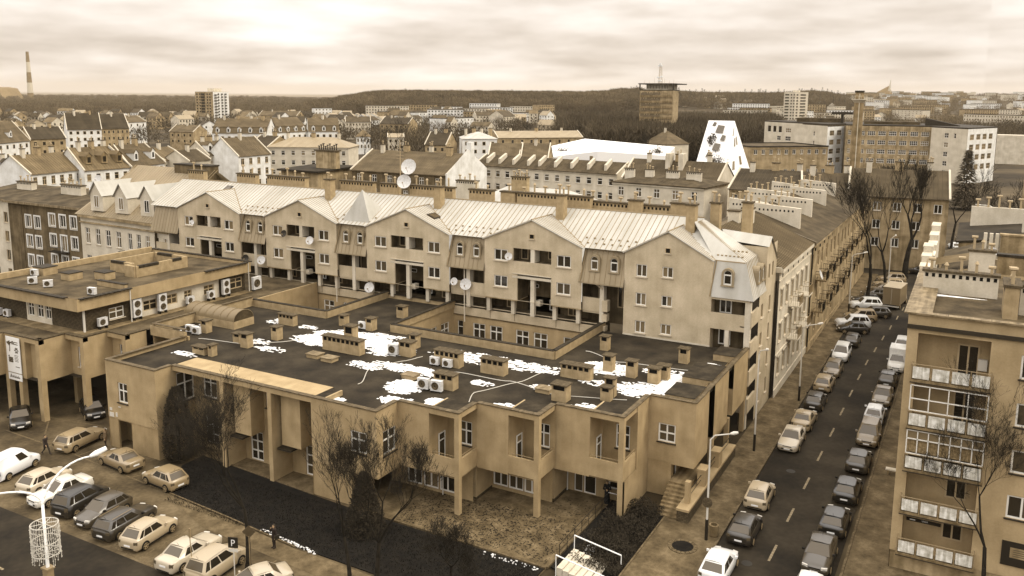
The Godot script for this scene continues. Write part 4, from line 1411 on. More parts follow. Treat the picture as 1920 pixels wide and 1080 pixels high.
# ------------------------------------------------------------------ houses down the left side of the street
func balcony(p:Node,x:float,y:float,z0:float,z1:float,depth:float,solid:bool,fill:=0):
	var m:=MB.new()
	m.box(x,y-0.14,z1,x+depth,y,z0)
	var o:=put(p,"balcony",m.mesh(),M.wall_light if solid else M.concrete)
	m=MB.new()
	m.bar(V(x+depth-0.04,y+1.05,z0),V(x+depth-0.04,y+1.05,z1),0.03,0.03,4)
	m.bar(V(x,y+1.05,z0),V(x+depth-0.04,y+1.05,z0),0.03,0.03,4)
	m.bar(V(x,y+1.05,z1),V(x+depth-0.04,y+1.05,z1),0.03,0.03,4)
	var n:=int((z0-z1)/0.16)
	for i in n+1:
		var z:=lerpf(z0,z1,float(i)/n)
		m.bar(V(x+depth-0.04,y,z),V(x+depth-0.04,y+1.05,z),0.014,0.014,3)
	for i in 5:
		var xx:=x+depth*i/5.0
		m.bar(V(xx,y,z0),V(xx,y+1.05,z0),0.014,0.014,3)
	put(o,"railing",m.mesh(),M.metal_grey if solid else M.metal_dark)
	if fill>0:
		m=MB.new()
		var r:=RandomNumberGenerator.new()
		r.seed=int(z0*10+y*100)
		for i in 70:
			var c:=V(x+depth*r.randf_range(0.2,1.0),y+r.randf_range(0.1,1.2),r.randf_range(z1,z0))
			var e:=V(r.randf_range(-0.2,0.2),r.randf_range(-0.12,0.2),r.randf_range(-0.2,0.2))
			var f:=V(r.randf_range(-0.15,0.15),r.randf_range(-0.12,0.12),r.randf_range(-0.15,0.15))
			m.tri(c,c+e,c+f)
		stuff(put(o,"potted_plants",m.mesh(),M.needle_dark))
func street_houses():
	# ornate pale house with a ribbed tan roof
	var t:=thing("ornate_house","pale plastered street house with ribbed tan roof and two railed balconies beside the gabled block","house")
	var a:=Vector2(0.5,-25.5)
	var b:=Vector2(0.5,-43.2)
	var ws:=[]
	for f in 3:
		var y:float=[2.1,5.6,9.1][f]
		for i in 6:
			var u:=1.0+2.75*i
			if (i==2 or i==4) and f<2:
				ws.append([u,y-0.6,u+1.15,y+1.9,2,2,"",0.72])
			else:
				ws.append([u,y,u+1.15,y+1.9,2,2,"sill_light",0.65])
	wall_with_windows(t,"street_wall",a,b,0.0,13.3,ws,M.wall_light,"frame_dim",false)
	var m:=MB.new()
	for s in ws:
		m=MB.new()
		var z0:float=-25.5-s[0]+0.18
		var z1:float=-25.5-s[2]-0.18
		m.box(0.5,s[3]+0.12,z1-0.1,0.66,s[3]+0.26,z0+0.1)
		m.box(0.5,s[1],z0-0.15,0.55,s[3],z0)
		m.box(0.5,s[1],z1,0.55,s[3],z1+0.15)
		put(t,"window_surround",m.mesh(),M.wall_light)
	m=MB.new()
	m.box(0.5,4.35,-43.2,0.62,4.55,-25.5)
	m.box(0.5,12.0,-43.2,0.6,12.15,-25.5)
	m.box(0.5,12.95,-43.2,0.85,13.3,-25.5)
	m.box(0.5,0.0,-43.2,0.6,0.9,-25.5)
	put(t,"cornice",m.mesh(),M.wall_light)
	m=MB.new()
	for i in 6:
		m.box(0.505,12.3,-27.3-2.75*i,0.53,12.75,-26.9-2.75*i)
	put(t,"attic_opening",m.mesh(),M.void)
	m=MB.new()
	m.quad(V(0.85,13.35,-25.6),V(0.85,13.35,-43.2),V(-6.5,16.6,-43.2),V(-6.5,16.6,-25.6))
	m.quad(V(-6.5,16.6,-25.6),V(-6.5,16.6,-43.2),V(-13.5,13.4,-43.2),V(-13.5,13.4,-25.6))
	put(t,"roof",m.mesh(),M.roof_tan)
	m=MB.new()
	for i in 31:
		var z:=-25.8-0.57*i
		m.bar(V(0.8,13.4,z),V(-6.5,16.64,z),0.045,0.045,4)
	stuff(put(t,"roof_rib",m.mesh(),M.rib_brown))
	m=MB.new()
	m.quad(V(0.6,13.0,-43.2),V(-6.5,16.6,-43.2),V(-6.5,12.0,-43.2),V(0.6,12.0,-43.2))
	m.beam(Vector2(0.7,-25.45),Vector2(-6.5,-25.45),0.2,13.0,13.5)
	put(t,"gable",m.mesh(),M.wall_light)
	for k in [[-6.4,-34.4],[-5.6,-37.3]]:
		chimney_block(t,k[0],k[1],1.2,1.1,15.6,17.6,"wall_light",0)
	balcony(t,0.55,1.5+3.45,-31.0,-33.2,1.1,true)
	balcony(t,0.55,5.05+3.45,-36.5,-38.8,1.1,true)
	balcony(t,0.55,1.5+3.45,-36.5,-38.8,1.1,true)
	balcony(t,0.55,5.05+3.45,-31.0,-33.2,1.1,true)
	# long tenement
	t=thing("long_tenement","long dim street tenement with many cluttered balconies and a dark low-pitched roof","house")
	a=Vector2(0.5,-43.2)
	b=Vector2(0.9,-97.0)
	ws=[]
	for f in 3:
		var y:float=[2.4,6.4,9.75][f]
		for i in 16:
			var u:=1.2+3.25*i+(0.5 if i % 3==1 else 0.0)
			ws.append([u,y-(0.8 if (f<2 and i % 4==1) else 0.0),u+1.1,y+1.85,2,2,"",0.65])
	wall_with_windows(t,"street_wall",a,b,0.0,13.1,ws,M.wall_mid,"frame_dim",false)
	m=MB.new()
	m.box(0.4,12.75,-97,0.95,13.1,-43.2)
	m.box(0.5,0.0,-97,0.75,0.8,-43.2)
	put(t,"cornice",m.mesh(),M.wall_mid)
	m=MB.new()
	for i in 15:
		m.box(0.52,12.0,-46.2-3.25*i,0.62+0.02*(i % 2),12.5,-45.8-3.25*i)
	put(t,"attic_opening",m.mesh(),M.void)
	m=MB.new()
	m.quad(V(1.0,13.12,-43.25),V(1.3,13.12,-97.0),V(-7.2,16.0,-97.0),V(-7.2,16.0,-43.25))
	m.quad(V(-7.2,16.0,-43.25),V(-7.2,16.0,-97),V(-14,13.2,-97),V(-14,13.2,-43.25))
	put(t,"roof",m.mesh(),M.felt_light)
	m=MB.new()
	m.quad(V(1.05,13.05,-43.15),V(-7.2,16.0,-43.15),V(-7.2,16.35,-43.15),V(1.05,13.45,-43.15))
	m.quad(V(1.05,13.45,-43.15),V(-7.2,16.35,-43.15),V(-7.2,16.35,-43.5),V(1.05,13.45,-43.5))
	put(t,"fire_wall",m.mesh(),M.coping)
	m=MB.new()
	m.bar(V(0.68,0.2,-43.3),V(0.68,13.0,-43.3),0.1,0.1,6)
	m.bar(V(0.75,0.2,-79.0),V(0.75,13.0,-79.0),0.08,0.08,6)
	put(t,"rainwater_pipe",m.mesh(),M.metal_dark)
	for k in [[-48.5,-4.6,5.6],[-59.0,-4.9,5.4],[-52.0,-9.0,5.0],[-66.0,-9.5,6.0],[-72.0,-5.0,5.2],[-84.0,-5.5,5.4],[-78.0,-9.5,4.0]]:
		m=MB.new()
		var xl:float=k[1]-k[2]*0.5
		var xr:float=k[1]+k[2]*0.5
		var yl:float=13.1+(1.0-xl)*0.353
		var yr:float=13.1+(1.0-xr)*0.353
		if xl<-7.2:
			yl=16.0-(-7.2-xl)*0.4
		m.hexa([V(xl,yl-0.3,k[0]+0.3),V(xr,yr-0.3,k[0]+0.3),V(xr,yr-0.3,k[0]-0.3),V(xl,yl-0.3,k[0]-0.3),V(xl,17.0,k[0]+0.3),V(xr,16.6,k[0]+0.3),V(xr,16.6,k[0]-0.3),V(xl,17.0,k[0]-0.3)])
		var o:=put(t,"chimney_wall",m.mesh(),M.wall_light)
		m=MB.new()
		for i in 9:
			m.box(xl+k[2]*(0.1+0.09*i),16.1,k[0]+0.29,xl+k[2]*(0.1+0.09*i)+0.2,16.35,k[0]+0.31)
		put(o,"flue_openings",m.mesh(),M.void)
		m=MB.new()
		for i in 4:
			m.bar(V(xl+0.5+i*0.8,16.8,k[0]),V(xl+0.5+i*0.8,17.5+0.3*(i % 2),k[0]),0.1,0.1,5)
			m.bar(V(xl+0.3+i*0.8,17.55+0.3*(i % 2),k[0]),V(xl+0.7+i*0.8,17.55+0.3*(i % 2),k[0]),0.1,0.1,5)
		put(o,"flue_cowl",m.mesh(),M.antenna)
	for f in 2:
		for i in 9:
			var z:=-45.8-5.6*i-(1.4 if f==1 else 0.0)
			balcony(t,0.6,[4.6,8.2][f],z,z-2.1,1.25,false,1 if (i+f) % 2==0 else 0)
	satellite_dish("large white dish on the facade of the long tenement near its downpipe",V(0.95,9.0,-46.5),0.6,PI/2)
	var sn:=put(self,"snow_sheet",boxmesh(4.6,0.12,2.0),M.snow,Transform3D(Basis(Vector3.BACK,-0.02),V(-9.6,15.5,-56.0)))
	tag(sn,"flat snow-covered roof patch among the tenement's chimney walls","snow")
	# house closing the far end of the street
	house({"name":"corner_house","label":"plain house closing the far end of the street, its gable chimney row facing right","a":[-3.0,-102.0],"b":[13.0,-103.5],"eave":13.2,"depth":12.0,"ridge":17.4,"wall":"wall_mid","roof":"roof_mid","floors":3,"nwin":5,"type":"gable","each":true,"chim":3})
# ------------------------------------------------------------------ apartment block on the right
func right_building():
	var t:=thing("right_apartment_block","five-storey plastered apartment block at the right with a stack of recessed balconies","building")
	var Z:=2.65
	var a:=Vector2(13.72,Z)
	var b:=Vector2(30.0,Z)
	var W:Material=M.wall_right
	var ops:=[]
	for k in [[12.95,15.8],[9.95,12.65],[7.15,9.75],[4.3,6.9],[1.5,3.95]]:
		ops.append([0.63,k[0],4.56,k[1]])
	var ws:=[]
	for y in [13.77,10.85,7.95,5.1]:
		ws.append([6.15,y,7.75,y+1.45,2,1,"sill_dark"])
		ws.append([10.2,y,11.8,y+1.45,2,1,"sill_dark"])
	wall_with_windows(t,"wall",a,b,1.32,16.35,ws,W,"frame",true,ops)
	var m:=MB.new()
	m.wall(Vector2(13.76,Z-0.06),Vector2(30,Z-0.06),0,1.32)
	put(t,"plinth",m.mesh(),M.wall_mid)
	m=MB.new()
	m.wall(Vector2(13.72,-19),a,0,16.9)
	m.wall(Vector2(30,-14),Vector2(13.72,-14),0,16.9)
	put(t,"wall",m.mesh(),W)
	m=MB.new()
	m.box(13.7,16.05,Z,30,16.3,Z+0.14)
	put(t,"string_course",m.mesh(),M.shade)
	m=MB.new()
	m.wall(Vector2(14.2,Z-0.1),Vector2(30,Z-0.1),16.3,16.95)
	m.wall(Vector2(13.72,Z),Vector2(14.2,Z-0.1),16.35,16.9)
	put(t,"attic_wall",m.mesh(),W)
	# roof
	m=MB.new()
	m.sheet(pl([13.72,Z-0.1,30,Z-0.1,30,-14,13.72,-14]),16.62)
	put(t,"roof",m.mesh(),M.felt_brown)
	for i in 9:
		m=MB.new()
		m.box(13.45,16.9,Z-0.2-1.75*(i+1)+0.02,15.0,16.97,Z-0.2-1.75*i)
		put(t,"coping",m.mesh(),M.coping_light)
	for i in 7:
		m=MB.new()
		m.box(13.6+2.3*i,16.95,Z-0.45,13.6+2.3*(i+1)-0.03,17.05,Z+0.1)
		put(t,"coping",m.mesh(),M.coping_light)
	# balconies
	var lv:=[[12.95,15.8],[9.95,12.65],[7.15,9.75],[4.3,6.9],[1.5,3.95]]
	for i in 5:
		var y0:float=lv[i][0]
		var y1:float=lv[i][1]
		m=MB.new()
		m.wall(Vector2(14.35,1.2),Vector2(18.28,1.2),y0,y1)
		m.wall(Vector2(14.35,Z-0.16),Vector2(14.35,1.2),y0,y1)
		m.wall(Vector2(18.28,1.2),Vector2(18.28,Z-0.16),y0,y1)
		m.box(14.35,y1,1.2,18.28,y1+0.1,Z-0.16)
		m.box(14.35,y0-0.1,1.2,18.28,y0+0.02,Z-0.16)
		put(t,"loggia_wall",m.mesh(),W)
		m=MB.new()
		m.box(14.1,y0-0.13,2.4,18.5,y0+0.0,Z+0.55)
		put(t,"balcony_slab",m.mesh(),M.concrete)
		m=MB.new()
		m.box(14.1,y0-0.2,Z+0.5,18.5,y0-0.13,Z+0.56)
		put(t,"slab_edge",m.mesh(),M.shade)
		win(t,Vector2(14.35,1.2),Vector2(18.28,1.2),[2.2,y0+0.05 if i<3 else y0+0.7,3.4,y0+2.15],2,1,0.6,"frame_dim","",-0.04,true,M.glass,"balcony_door")
		var full:bool=i<4
		m=MB.new()
		m.bar(V(14.15,y0+1.0,Z+0.5),V(18.45,y0+1.0,Z+0.5),0.03,0.03,4)
		for k in 5:
			m.bar(V(14.15+1.075*k,y0,Z+0.5),V(14.15+1.075*k,y0+1.0,Z+0.5),0.03,0.03,4)
		m.bar(V(14.15,y0+1.0,Z+0.5),V(14.15,y0+1.0,Z),0.03,0.03,4)
		m.bar(V(18.45,y0+1.0,Z+0.5),V(18.45,y0+1.0,Z),0.03,0.03,4)
		put(t,"railing",m.mesh(),M.metal_grey)
		for k in 4:
			put(t,"balcony_panel",boxmesh(0.92,0.74,0.03),M.panel_white,Transform3D(Basis(),V(14.69+1.075*k,y0+0.1,Z+0.5)))
		for s in [14.13,18.47]:
			put(t,"balcony_panel",boxmesh(0.03,0.74,0.42),M.panel_white,Transform3D(Basis(),V(s,y0+0.1,Z+0.24)))
	# glazed-in second and third balconies
	for gz in [[9.95,12.6,4,1],[7.15,9.7,7,0]]:
		m=MB.new()
		var y0:float=gz[0]+1.05
		for k in gz[2]+1:
			var x:float=lerpf(14.2,18.4,float(k)/gz[2])
			m.box(x-0.03,y0,Z+0.44,x+0.03,gz[1],Z+0.5)
		var ym:float=y0+0.75 if gz[3]==1 else gz[1]-0.55
		for y in [y0,ym,gz[1]]:
			m.box(14.2,y-0.03,Z+0.44,18.4,y+0.03,Z+0.5)
		m.bar(V(14.2,y0,Z+0.47),V(14.2,y0,Z),0.03,0.03,4)
		var o:=put(t,"balcony_glazing",m.mesh(),M.frame)
		if gz[3]==0:
			for k in gz[2]:
				put(o,"curtain",boxmesh(0.52,ym-y0-0.1,0.02),M.curtain,Transform3D(Basis(),V(14.5+0.6*k,y0+0.05,Z+0.3)))
				put(o,"pane",boxmesh(0.54,gz[1]-ym-0.06,0.02),M.glass_pale,Transform3D(Basis(),V(14.5+0.6*k,ym+0.03,Z+0.42)))
	put(t,"utility_box",boxmesh(0.5,0.7,0.25),M.metal_light,Transform3D(Basis(),V(17.95,13.6,1.36)))
	# sign over the ground floor balcony
	var s:=thing("translator_sign","dark sign board with pale letters under raised wall letters on the lowest balcony","sign",V(14.5,2.9,1.22))
	var board:=MB.new()
	board.box(0,0,0,2.0,0.22,0.05)
	put(s,"board",board.mesh(),M.metal_dark)
	for k in [["TŁUMACZENIA",0.30,0.0042,"frame_dark",0.5],["UNIA",0.055,0.003,"white_paint",1.0]]:
		var tm:=TextMesh.new()
		tm.text=k[0]
		tm.font=sysfont("Droid Sans")
		tm.font_size=50
		tm.pixel_size=k[2]
		tm.depth=0.02
		tm.horizontal_alignment=HORIZONTAL_ALIGNMENT_LEFT
		tm.vertical_alignment=VERTICAL_ALIGNMENT_BOTTOM
		put(s,"lettering",tm,M[k[3]],Transform3D(Basis(),V(k[4]-0.1,k[1],0.055)))
	var ov:=MB.new()
	ov.box(0.2,0.08,0.04,0.52,0.15,0.06)
	put(s,"emblem",ov.mesh(),M.white_paint)
	var ps:=thing("shop_poster","dark framed poster of printed lines on the right block near the bare tree","poster",V(19.85,2.1,Z+0.02))
	put(ps,"board",boxmesh(0.04,0.04,0.04),M.metal_dark)
	board=MB.new()
	board.box(0,0,0,3.2,1.55,0.05)
	put(ps,"board",board.mesh(),M.metal_dark)
	board=MB.new()
	board.box(0.45,0.55,0.05,3.0,1.2,0.06)
	put(ps,"sheet",board.mesh(),M.wall_mid)
	board=MB.new()
	for k in 4:
		board.box(0.6,0.65+0.13*k,0.06,2.9-0.2*(k % 2),0.7+0.13*k,0.066)
	put(ps,"print",board.mesh(),M.frame_dark)
	# chimney walls and snow on the roof
	chimney_block(t,16.3,-6.3,4.6,0.7,16.6,18.1,"wall_light",5,"chimney_wall")
	chimney_block(t,19.2,-1.6,0.8,2.6,16.6,18.6,"vent_wall",3,"chimney_stack")
	chimney_block(t,21.0,-2.2,2.6,0.8,16.6,18.4,"wall_light",2,"chimney_wall")
	for k in [["curved strip of snow in front of the chimney wall on the right roof",16.2,-5.2,3.6,0.7],["strip of snow behind the chimney wall on the right roof",15.9,-9.2,3.0,0.5]]:
		m=MB.new()
		var n:=20
		for i in n:
			var p:=float(i)/n
			var q:=float(i+1)/n
			var w0:float=k[4]*(1.0-p)*(0.55+0.45*absf(sin(p*9.0)))
			var w1:float=k[4]*(1.0-q)*(0.55+0.45*absf(sin(q*9.0)))
			m.quad(V(k[1]+(p-0.5)*k[3],16.64,k[2]+w0*0.5),V(k[1]+(q-0.5)*k[3],16.64,k[2]+w1*0.5),V(k[1]+(q-0.5)*k[3],16.66,k[2]-w1*0.5),V(k[1]+(p-0.5)*k[3],16.66,k[2]-w0*0.5))
		tag(stuff(put(self,"snow",m.mesh(),M.snow)),k[0],"snow")
func right_roofs():
	# jumble of lower roofs and fire walls behind the right block
	var t:=thing("yard_buildings","cluster of dark mono-pitched yard roofs between two pale fire walls behind the right block","building")
	var m:=MB.new()
	m.wall(Vector2(13.72,-50),Vector2(13.72,-19),0,12.5)
	m.wall(Vector2(13.72,-14),Vector2(30,-14),0,14.5)
	put(t,"wall",m.mesh(),M.wall_dim)
	m=MB.new()
	m.quad(V(14.0,13.5,-17),V(22,15.6,-17),V(22,15.6,-30),V(14.0,12.8,-30))
	m.quad(V(22,15.6,-17),V(34,13.2,-17),V(34,13.2,-30),V(22,15.6,-30))
	m.quad(V(14.2,12.4,-30),V(24,15.8,-30),V(24,15.8,-52),V(14.2,12.4,-52))
	m.quad(V(24,15.8,-30),V(40,13.0,-30),V(40,13.0,-52),V(24,15.8,-52))
	put(t,"roof",m.mesh(),M.felt_light)
	m=MB.new()
	m.quad(V(13.8,14.3,-17.5),V(19.5,15.9,-20.5),V(19.5,15.9,-25.5),V(13.8,13.6,-23.5))
	put(t,"roof",m.mesh(),M.felt_brown)
	m=MB.new()
	m.quad(V(13.6,13.4,-26),V(18.2,14.4,-26),V(18.2,14.9,-28.4),V(13.6,13.9,-28.4))
	m.quad(V(13.6,13.3,-36),V(18.6,14.6,-36),V(18.6,15.0,-38.2),V(13.6,13.7,-38.2))
	for i in 12:
		m.bar(V(13.7+0.38*i,13.45+0.085*i,-26),V(13.7+0.38*i,13.95+0.085*i,-28.4),0.03,0.03,4)
	put(t,"small_roof",m.mesh(),M.roof_tan)
	for k in [[-19.8,-28.2,14.9,17.2],[-31.5,-43.5,14.9,17.2]]:
		var n:=4
		for i in n:
			m=MB.new()
			var z0:float=lerpf(k[0],k[1],float(i)/n)
			var z1:float=lerpf(k[0],k[1],float(i+1)/n)
			m.box(13.0,0.0 if i==0 else 11.0,z1,13.75,lerpf(k[2],k[3],float(i)/n),z0)
			m.box(12.95,lerpf(k[2],k[3],float(i)/n),z1,13.8,lerpf(k[2],k[3],float(i)/n)+0.12,z0)
			put(t,"fire_wall",m.mesh(),M.wall_light)
	chimney_block(t,17.6,-16.3,1.8,0.9,13.0,18.2,"wall_light",3,"chimney_stack")
	m=MB.new()
	m.box(18.7,13.0,-17.6,23.6,17.8,-17.0)
	put(t,"chimney_wall",m.mesh(),M.wall_mid)
	m=MB.new()
	m.box(18.6,17.8,-17.7,23.7,18.0,-16.9)
	put(t,"chimney_wall_cap",m.mesh(),M.coping_dark)
	chimney_block(t,24.5,-15.2,1.6,0.8,13.0,18.0,"wall_light",2,"chimney_stack")
	m=MB.new()
	m.box(19.2,14.0,-32.4,22.6,17.4,-31.8)
	m.box(19.1,17.4,-32.5,22.7,17.56,-31.7)
	put(t,"chimney_wall",m.mesh(),M.wall_mid)
	for i in 3:
		chimney_block(t,23.8,-28.0-4.2*i,1.3,1.2,14.6,17.4,"wall_mid",1)
	m=MB.new()
	for i in 3:
		m.box(17.8+0.5*i,14.0,-34.6,18.1+0.5*i,17.2,-34.2)
	put(t,"flue_pipes",m.mesh(),M.wall_light)
	for k in [[18.6,-29.4,2.0],[22.4,-24.0,2.4],[17.0,-33.0,1.4]]:
		m=MB.new()
		m.box(k[0],15.0,k[1]-0.15,k[0]+k[2],15.5,k[1]+0.15)
		put(t,"roof_ledge",m.mesh(),M.coping_light)
	# houses further along the right side
	m=MB.new()
	m.hexa([V(15.5,0,-53),V(29,0,-53),V(29,0,-70),V(15.5,0,-70),V(15.5,13.2,-53),V(29,15.0,-53),V(29,15.0,-70),V(15.5,13.2,-70)])
	put(t,"wall",m.mesh(),M.wall_dim)
	m=MB.new()
	m.hexa([V(15.2,13.22,-52.9),V(29.2,15.02,-52.9),V(29.2,15.02,-70.1),V(15.2,13.22,-70.1),V(15.2,13.45,-52.9),V(29.2,15.25,-52.9),V(29.2,15.25,-70.1),V(15.2,13.45,-70.1)])
	put(t,"roof",m.mesh(),M.felt)
	m=MB.new()
	m.box(16.5,13.4,-66.8,28,16.2,-66.2)
	m.box(22.0,13.4,-58.4,29.2,16.6,-57.9)
	put(t,"chimney_wall",m.mesh(),M.wall_light)
	for i in 9:
		m=MB.new()
		m.bar(V(17.2+1.2*i,16.1,-66.5),V(17.2+1.2*i,17.0+0.3*(i % 3),-66.5),0.13,0.13,6)
		m.bar(V(16.9+1.2*i,17.1+0.3*(i % 3),-66.5),V(17.5+1.2*i,17.1+0.3*(i % 3),-66.5),0.14,0.14,6)
		put(t,"flue_cowl",m.mesh(),M.antenna)
	var c:=thing("plain_cube_house","plain dark-sided flat-roofed house with rows of pale vents, right of the car park trees","house")
	m=MB.new()
	m.box(24.0,0,-112,48,14.0,-96)
	put(c,"wall",m.mesh(),M.wall_dim)
	m=MB.new()
	m.box(24.0,14.0,-112,26.0,16.6,-95.6)
	m.box(26.0,14.0,-112,48,15.0,-96.4)
	m.box(34.0,15.0,-110,48,15.6,-98)
	put(c,"upper_wall",m.mesh(),M.wall_mid)
	for i in 8:
		m=MB.new()
		m.lathe(V(27.5+2.6*i,15.0,-101.0-1.5*(i % 3)),[[0.7,0],[0.7,0.7],[0.9,0.75],[0.9,1.2],[0.0,1.5]],10)
		put(c,"roof_vent",m.mesh(),M.wall_light)
	satellite_dish("small white dish on the dark yard roof behind the right block",V(18.4,16.6,-27.0),0.4,0.4)
# ------------------------------------------------------------------ the old row at the left
func left_row():
	var t:=thing("mansard_tenement","pale old tenement with three roof dormers and a ribbed metal roof, left of the gables","house")
	var a:=Vector2(-96.3,-17.4)
	var mid:=Vector2(-86.5,-17.1)
	var b:=Vector2(-76.4,-16.4)
	var rows:=[8.6,4.6]
	var specA:=[]
	for f in 2:
		for i in 4:
			specA.append([1.0+2.35*i,rows[f],2.05+2.35*i,rows[f]+2.3,2,2,"sill_light",0.66])
	wall_with_windows(t,"wall",a,mid,0,12.4,specA,M.wall_light)
	var specB:=[]
	for f in 2:
		for i in 5:
			specB.append([0.9+2.0*i,rows[f]-(0.9 if (i==1 and f==0) else 0.0),1.8+2.0*i,rows[f]+2.3,2,2,"sill_light",0.66])
	wall_with_windows(t,"wall",mid,b,0,12.4,specB,M.wall_light)
	var m:=MB.new()
	for q in [[a,mid],[mid,b]]:
		m.beam(q[0]+Vector2(0,0.2),q[1]+Vector2(0,0.2),0.5,12.4,12.75)
		m.beam(q[0]+Vector2(0,0.1),q[1]+Vector2(0,0.1),0.3,11.6,11.75)
	put(t,"cornice",m.mesh(),M.wall_mid)
	m=MB.new()
	m.wall(b,Vector2(-76.4,-26),0,12.4)
	put(t,"wall",m.mesh(),M.wall_light)
	m=MB.new()
	m.quad(V(-97.0,12.8,-17.0),V(-86.5,12.8,-16.7),V(-86.5,19.4,-25.5),V(-93.5,19.4,-25.5))
	m.quad(V(-86.5,12.8,-16.7),V(-76.0,12.8,-16.0),V(-79.5,19.4,-25.5),V(-86.5,19.4,-25.5))
	m.quad(V(-93.5,19.4,-25.5),V(-76.4,19.0,-25.5),V(-76.4,13.0,-34),V(-96,13.0,-34))
	m.tri(V(-97.0,12.8,-17.0),V(-93.5,19.4,-25.5),V(-96,13.0,-34))
	put(t,"roof",m.mesh(),M.roof_metal_grey)
	m=MB.new()
	for i in 36:
		var x:=-96.4+0.56*i
		var p:=clampf((x+97.0)/3.5,0.0,1.0)
		m.bar(V(x,12.83,-17.0+0.045*i*0.6),V(lerpf(x,-93.0,1.0-p) if p<1.0 else x,19.43,-25.5),0.03,0.03,4)
	stuff(put(t,"roof_seam",m.mesh(),M.rib))
	for k in [-92.2,-86.9,-81.6]:
		var yb:=13.5
		m=MB.new()
		m.wall(Vector2(k-1.35,-17.3),Vector2(k+1.35,-17.3),yb,yb+2.4)
		m.tri(V(k-1.35,yb+2.4,-17.3),V(k+1.35,yb+2.4,-17.3),V(k,yb+4.1,-17.3))
		m.wall(Vector2(k+1.35,-17.3),Vector2(k+1.35,-21.5),yb,yb+2.4)
		m.wall(Vector2(k-1.35,-21.5),Vector2(k-1.35,-17.3),yb,yb+2.4)
		var o:=put(t,"dormer",m.mesh(),M.wall_light)
		m=MB.new()
		m.quad(V(k+1.55,yb+2.2,-17.0),V(k+1.55,yb+2.2,-21.4),V(k,yb+4.2,-23.2),V(k,yb+4.2,-17.0))
		m.quad(V(k,yb+4.2,-17.0),V(k,yb+4.2,-23.2),V(k-1.55,yb+2.2,-21.4),V(k-1.55,yb+2.2,-17.0))
		put(o,"dormer_roof",m.mesh(),M.roof_metal)
		win(o,Vector2(k-1.35,-17.3),Vector2(k+1.35,-17.3),[0.85,yb+0.5,1.85,yb+2.2],2,1,0.6,"frame","",-0.03,false)
	for k in [[-89.6,14.8,-19.4],[-84.3,14.6,-19.1],[-79.2,15.4,-19.9],[-78.4,14.6,-18.7],[-94.4,14.9,-19.8]]:
		put(t,"roof_window",boxmesh(0.8,0.08,1.5),M.metal_dark,Transform3D(Basis(Vector3.RIGHT,0.64),V(k[0],k[1]+0.12,k[2])))
	m=MB.new()
	m.box(-84.6,15.0,-26.2,-77.4,19.9,-24.6)
	m.box(-80.0,14.0,-25.6,-79.2,18.0,-22.0)
	put(t,"fire_wall",m.mesh(),M.wall_dark)
	m=MB.new()
	m.box(-84.7,19.9,-26.3,-77.3,20.1,-24.5)
	put(t,"fire_wall_cap",m.mesh(),M.coping_dark)
	var o2:=thing("iron_balcony","small black iron balcony on the pale old tenement","balcony",V(-84.6,7.4,-16.8),-0.06)
	m=MB.new()
	m.box(-1.7,-0.12,0,1.7,0,1.0)
	put(o2,"slab",m.mesh(),M.concrete)
	m=MB.new()
	for i in 22:
		m.bar(V(-1.7+3.4*i/21,0,1.0),V(-1.7+3.4*i/21,1.0,1.0),0.02,0.02,3)
	for s in [-1.7,1.7]:
		for i in 6:
			m.bar(V(s,0,i*0.2),V(s,1.0,i*0.2),0.02,0.02,3)
		m.bar(V(s,1.0,0),V(s,1.0,1.0),0.03,0.03,4)
	m.bar(V(-1.7,1.0,1.0),V(1.7,1.0,1.0),0.03,0.03,4)
	put(o2,"railing",m.mesh(),M.metal_dark)
	# dark rendered block further left
	t=thing("dark_rendered_block","brown rendered apartment block with white-framed windows at the left edge","building")
	a=Vector2(-112.6,-18.8)
	b=Vector2(-96.8,-18.2)
	var ws:=[]
	for f in 4:
		var y:float=10.4-3.1*f
		for u in [0.9,3.3]:
			ws.append([u,y-0.9,u+1.35,y+0.9,2,1,"sill_light"])
		for u in [7.2,9.9,12.6]:
			ws.append([u,y-(0.2 if u != 9.9 or f==0 else 0.8),u+1.4,y+1.6,2,1,"sill_light"])
	wall_with_windows(t,"wall",a,b,0,13.2,ws,M.wall_dark)
	m=MB.new()
	for s in ws:
		m=MB.new()
		var x0:float=a.x+s[0]
		var x1:float=a.x+s[2]
		var z:float=lerpf(a.y,b.y,s[0]/15.8)+0.03
		m.box(x0-0.2,s[1]-0.2,z-0.05,x0,s[3]+0.2,z+0.05)
		m.box(x1,s[1]-0.2,z-0.05,x1+0.2,s[3]+0.2,z+0.05)
		m.box(x0,s[3],z-0.05,x1,s[3]+0.2,z+0.05)
		m.box(x0,s[1]-0.2,z-0.05,x1,s[1],z+0.05)
		put(t,"window_surround",m.mesh(),M.wall_white)
	for y in [4.0,7.0]:
		m=MB.new()
		m.box(-104.6,y-0.6,-18.4,-100.8,y-0.48,-17.4)
		m.bar(V(-104.6,y+0.3,-17.4),V(-100.8,y+0.3,-17.4),0.03,0.03,4)
		for i in 12:
			m.bar(V(-104.6+0.34*i,y-0.5,-17.4),V(-104.6+0.34*i,y+0.3,-17.4),0.02,0.02,3)
		put(t,"balcony",m.mesh(),M.metal_dark)
	m=MB.new()
	m.box(-116,0,-19.6,-112.6,13.2,-18.7)
	put(t,"wall",m.mesh(),M.wall_dark)
	m=MB.new()
	m.box(-116.3,13.1,-36,-96.6,13.45,-18.0)
	put(t,"eaves",m.mesh(),M.coping_light)
	m=MB.new()
	m.quad(V(-116.3,13.47,-18.1),V(-96.6,13.47,-18.1),V(-96.6,14.6,-28),V(-116.3,14.6,-28))
	put(t,"roof",m.mesh(),M.felt_light)
	chimney_block(t,-108,-24.5,5.0,0.9,13.6,15.6,"wall_light",5,"chimney_wall")
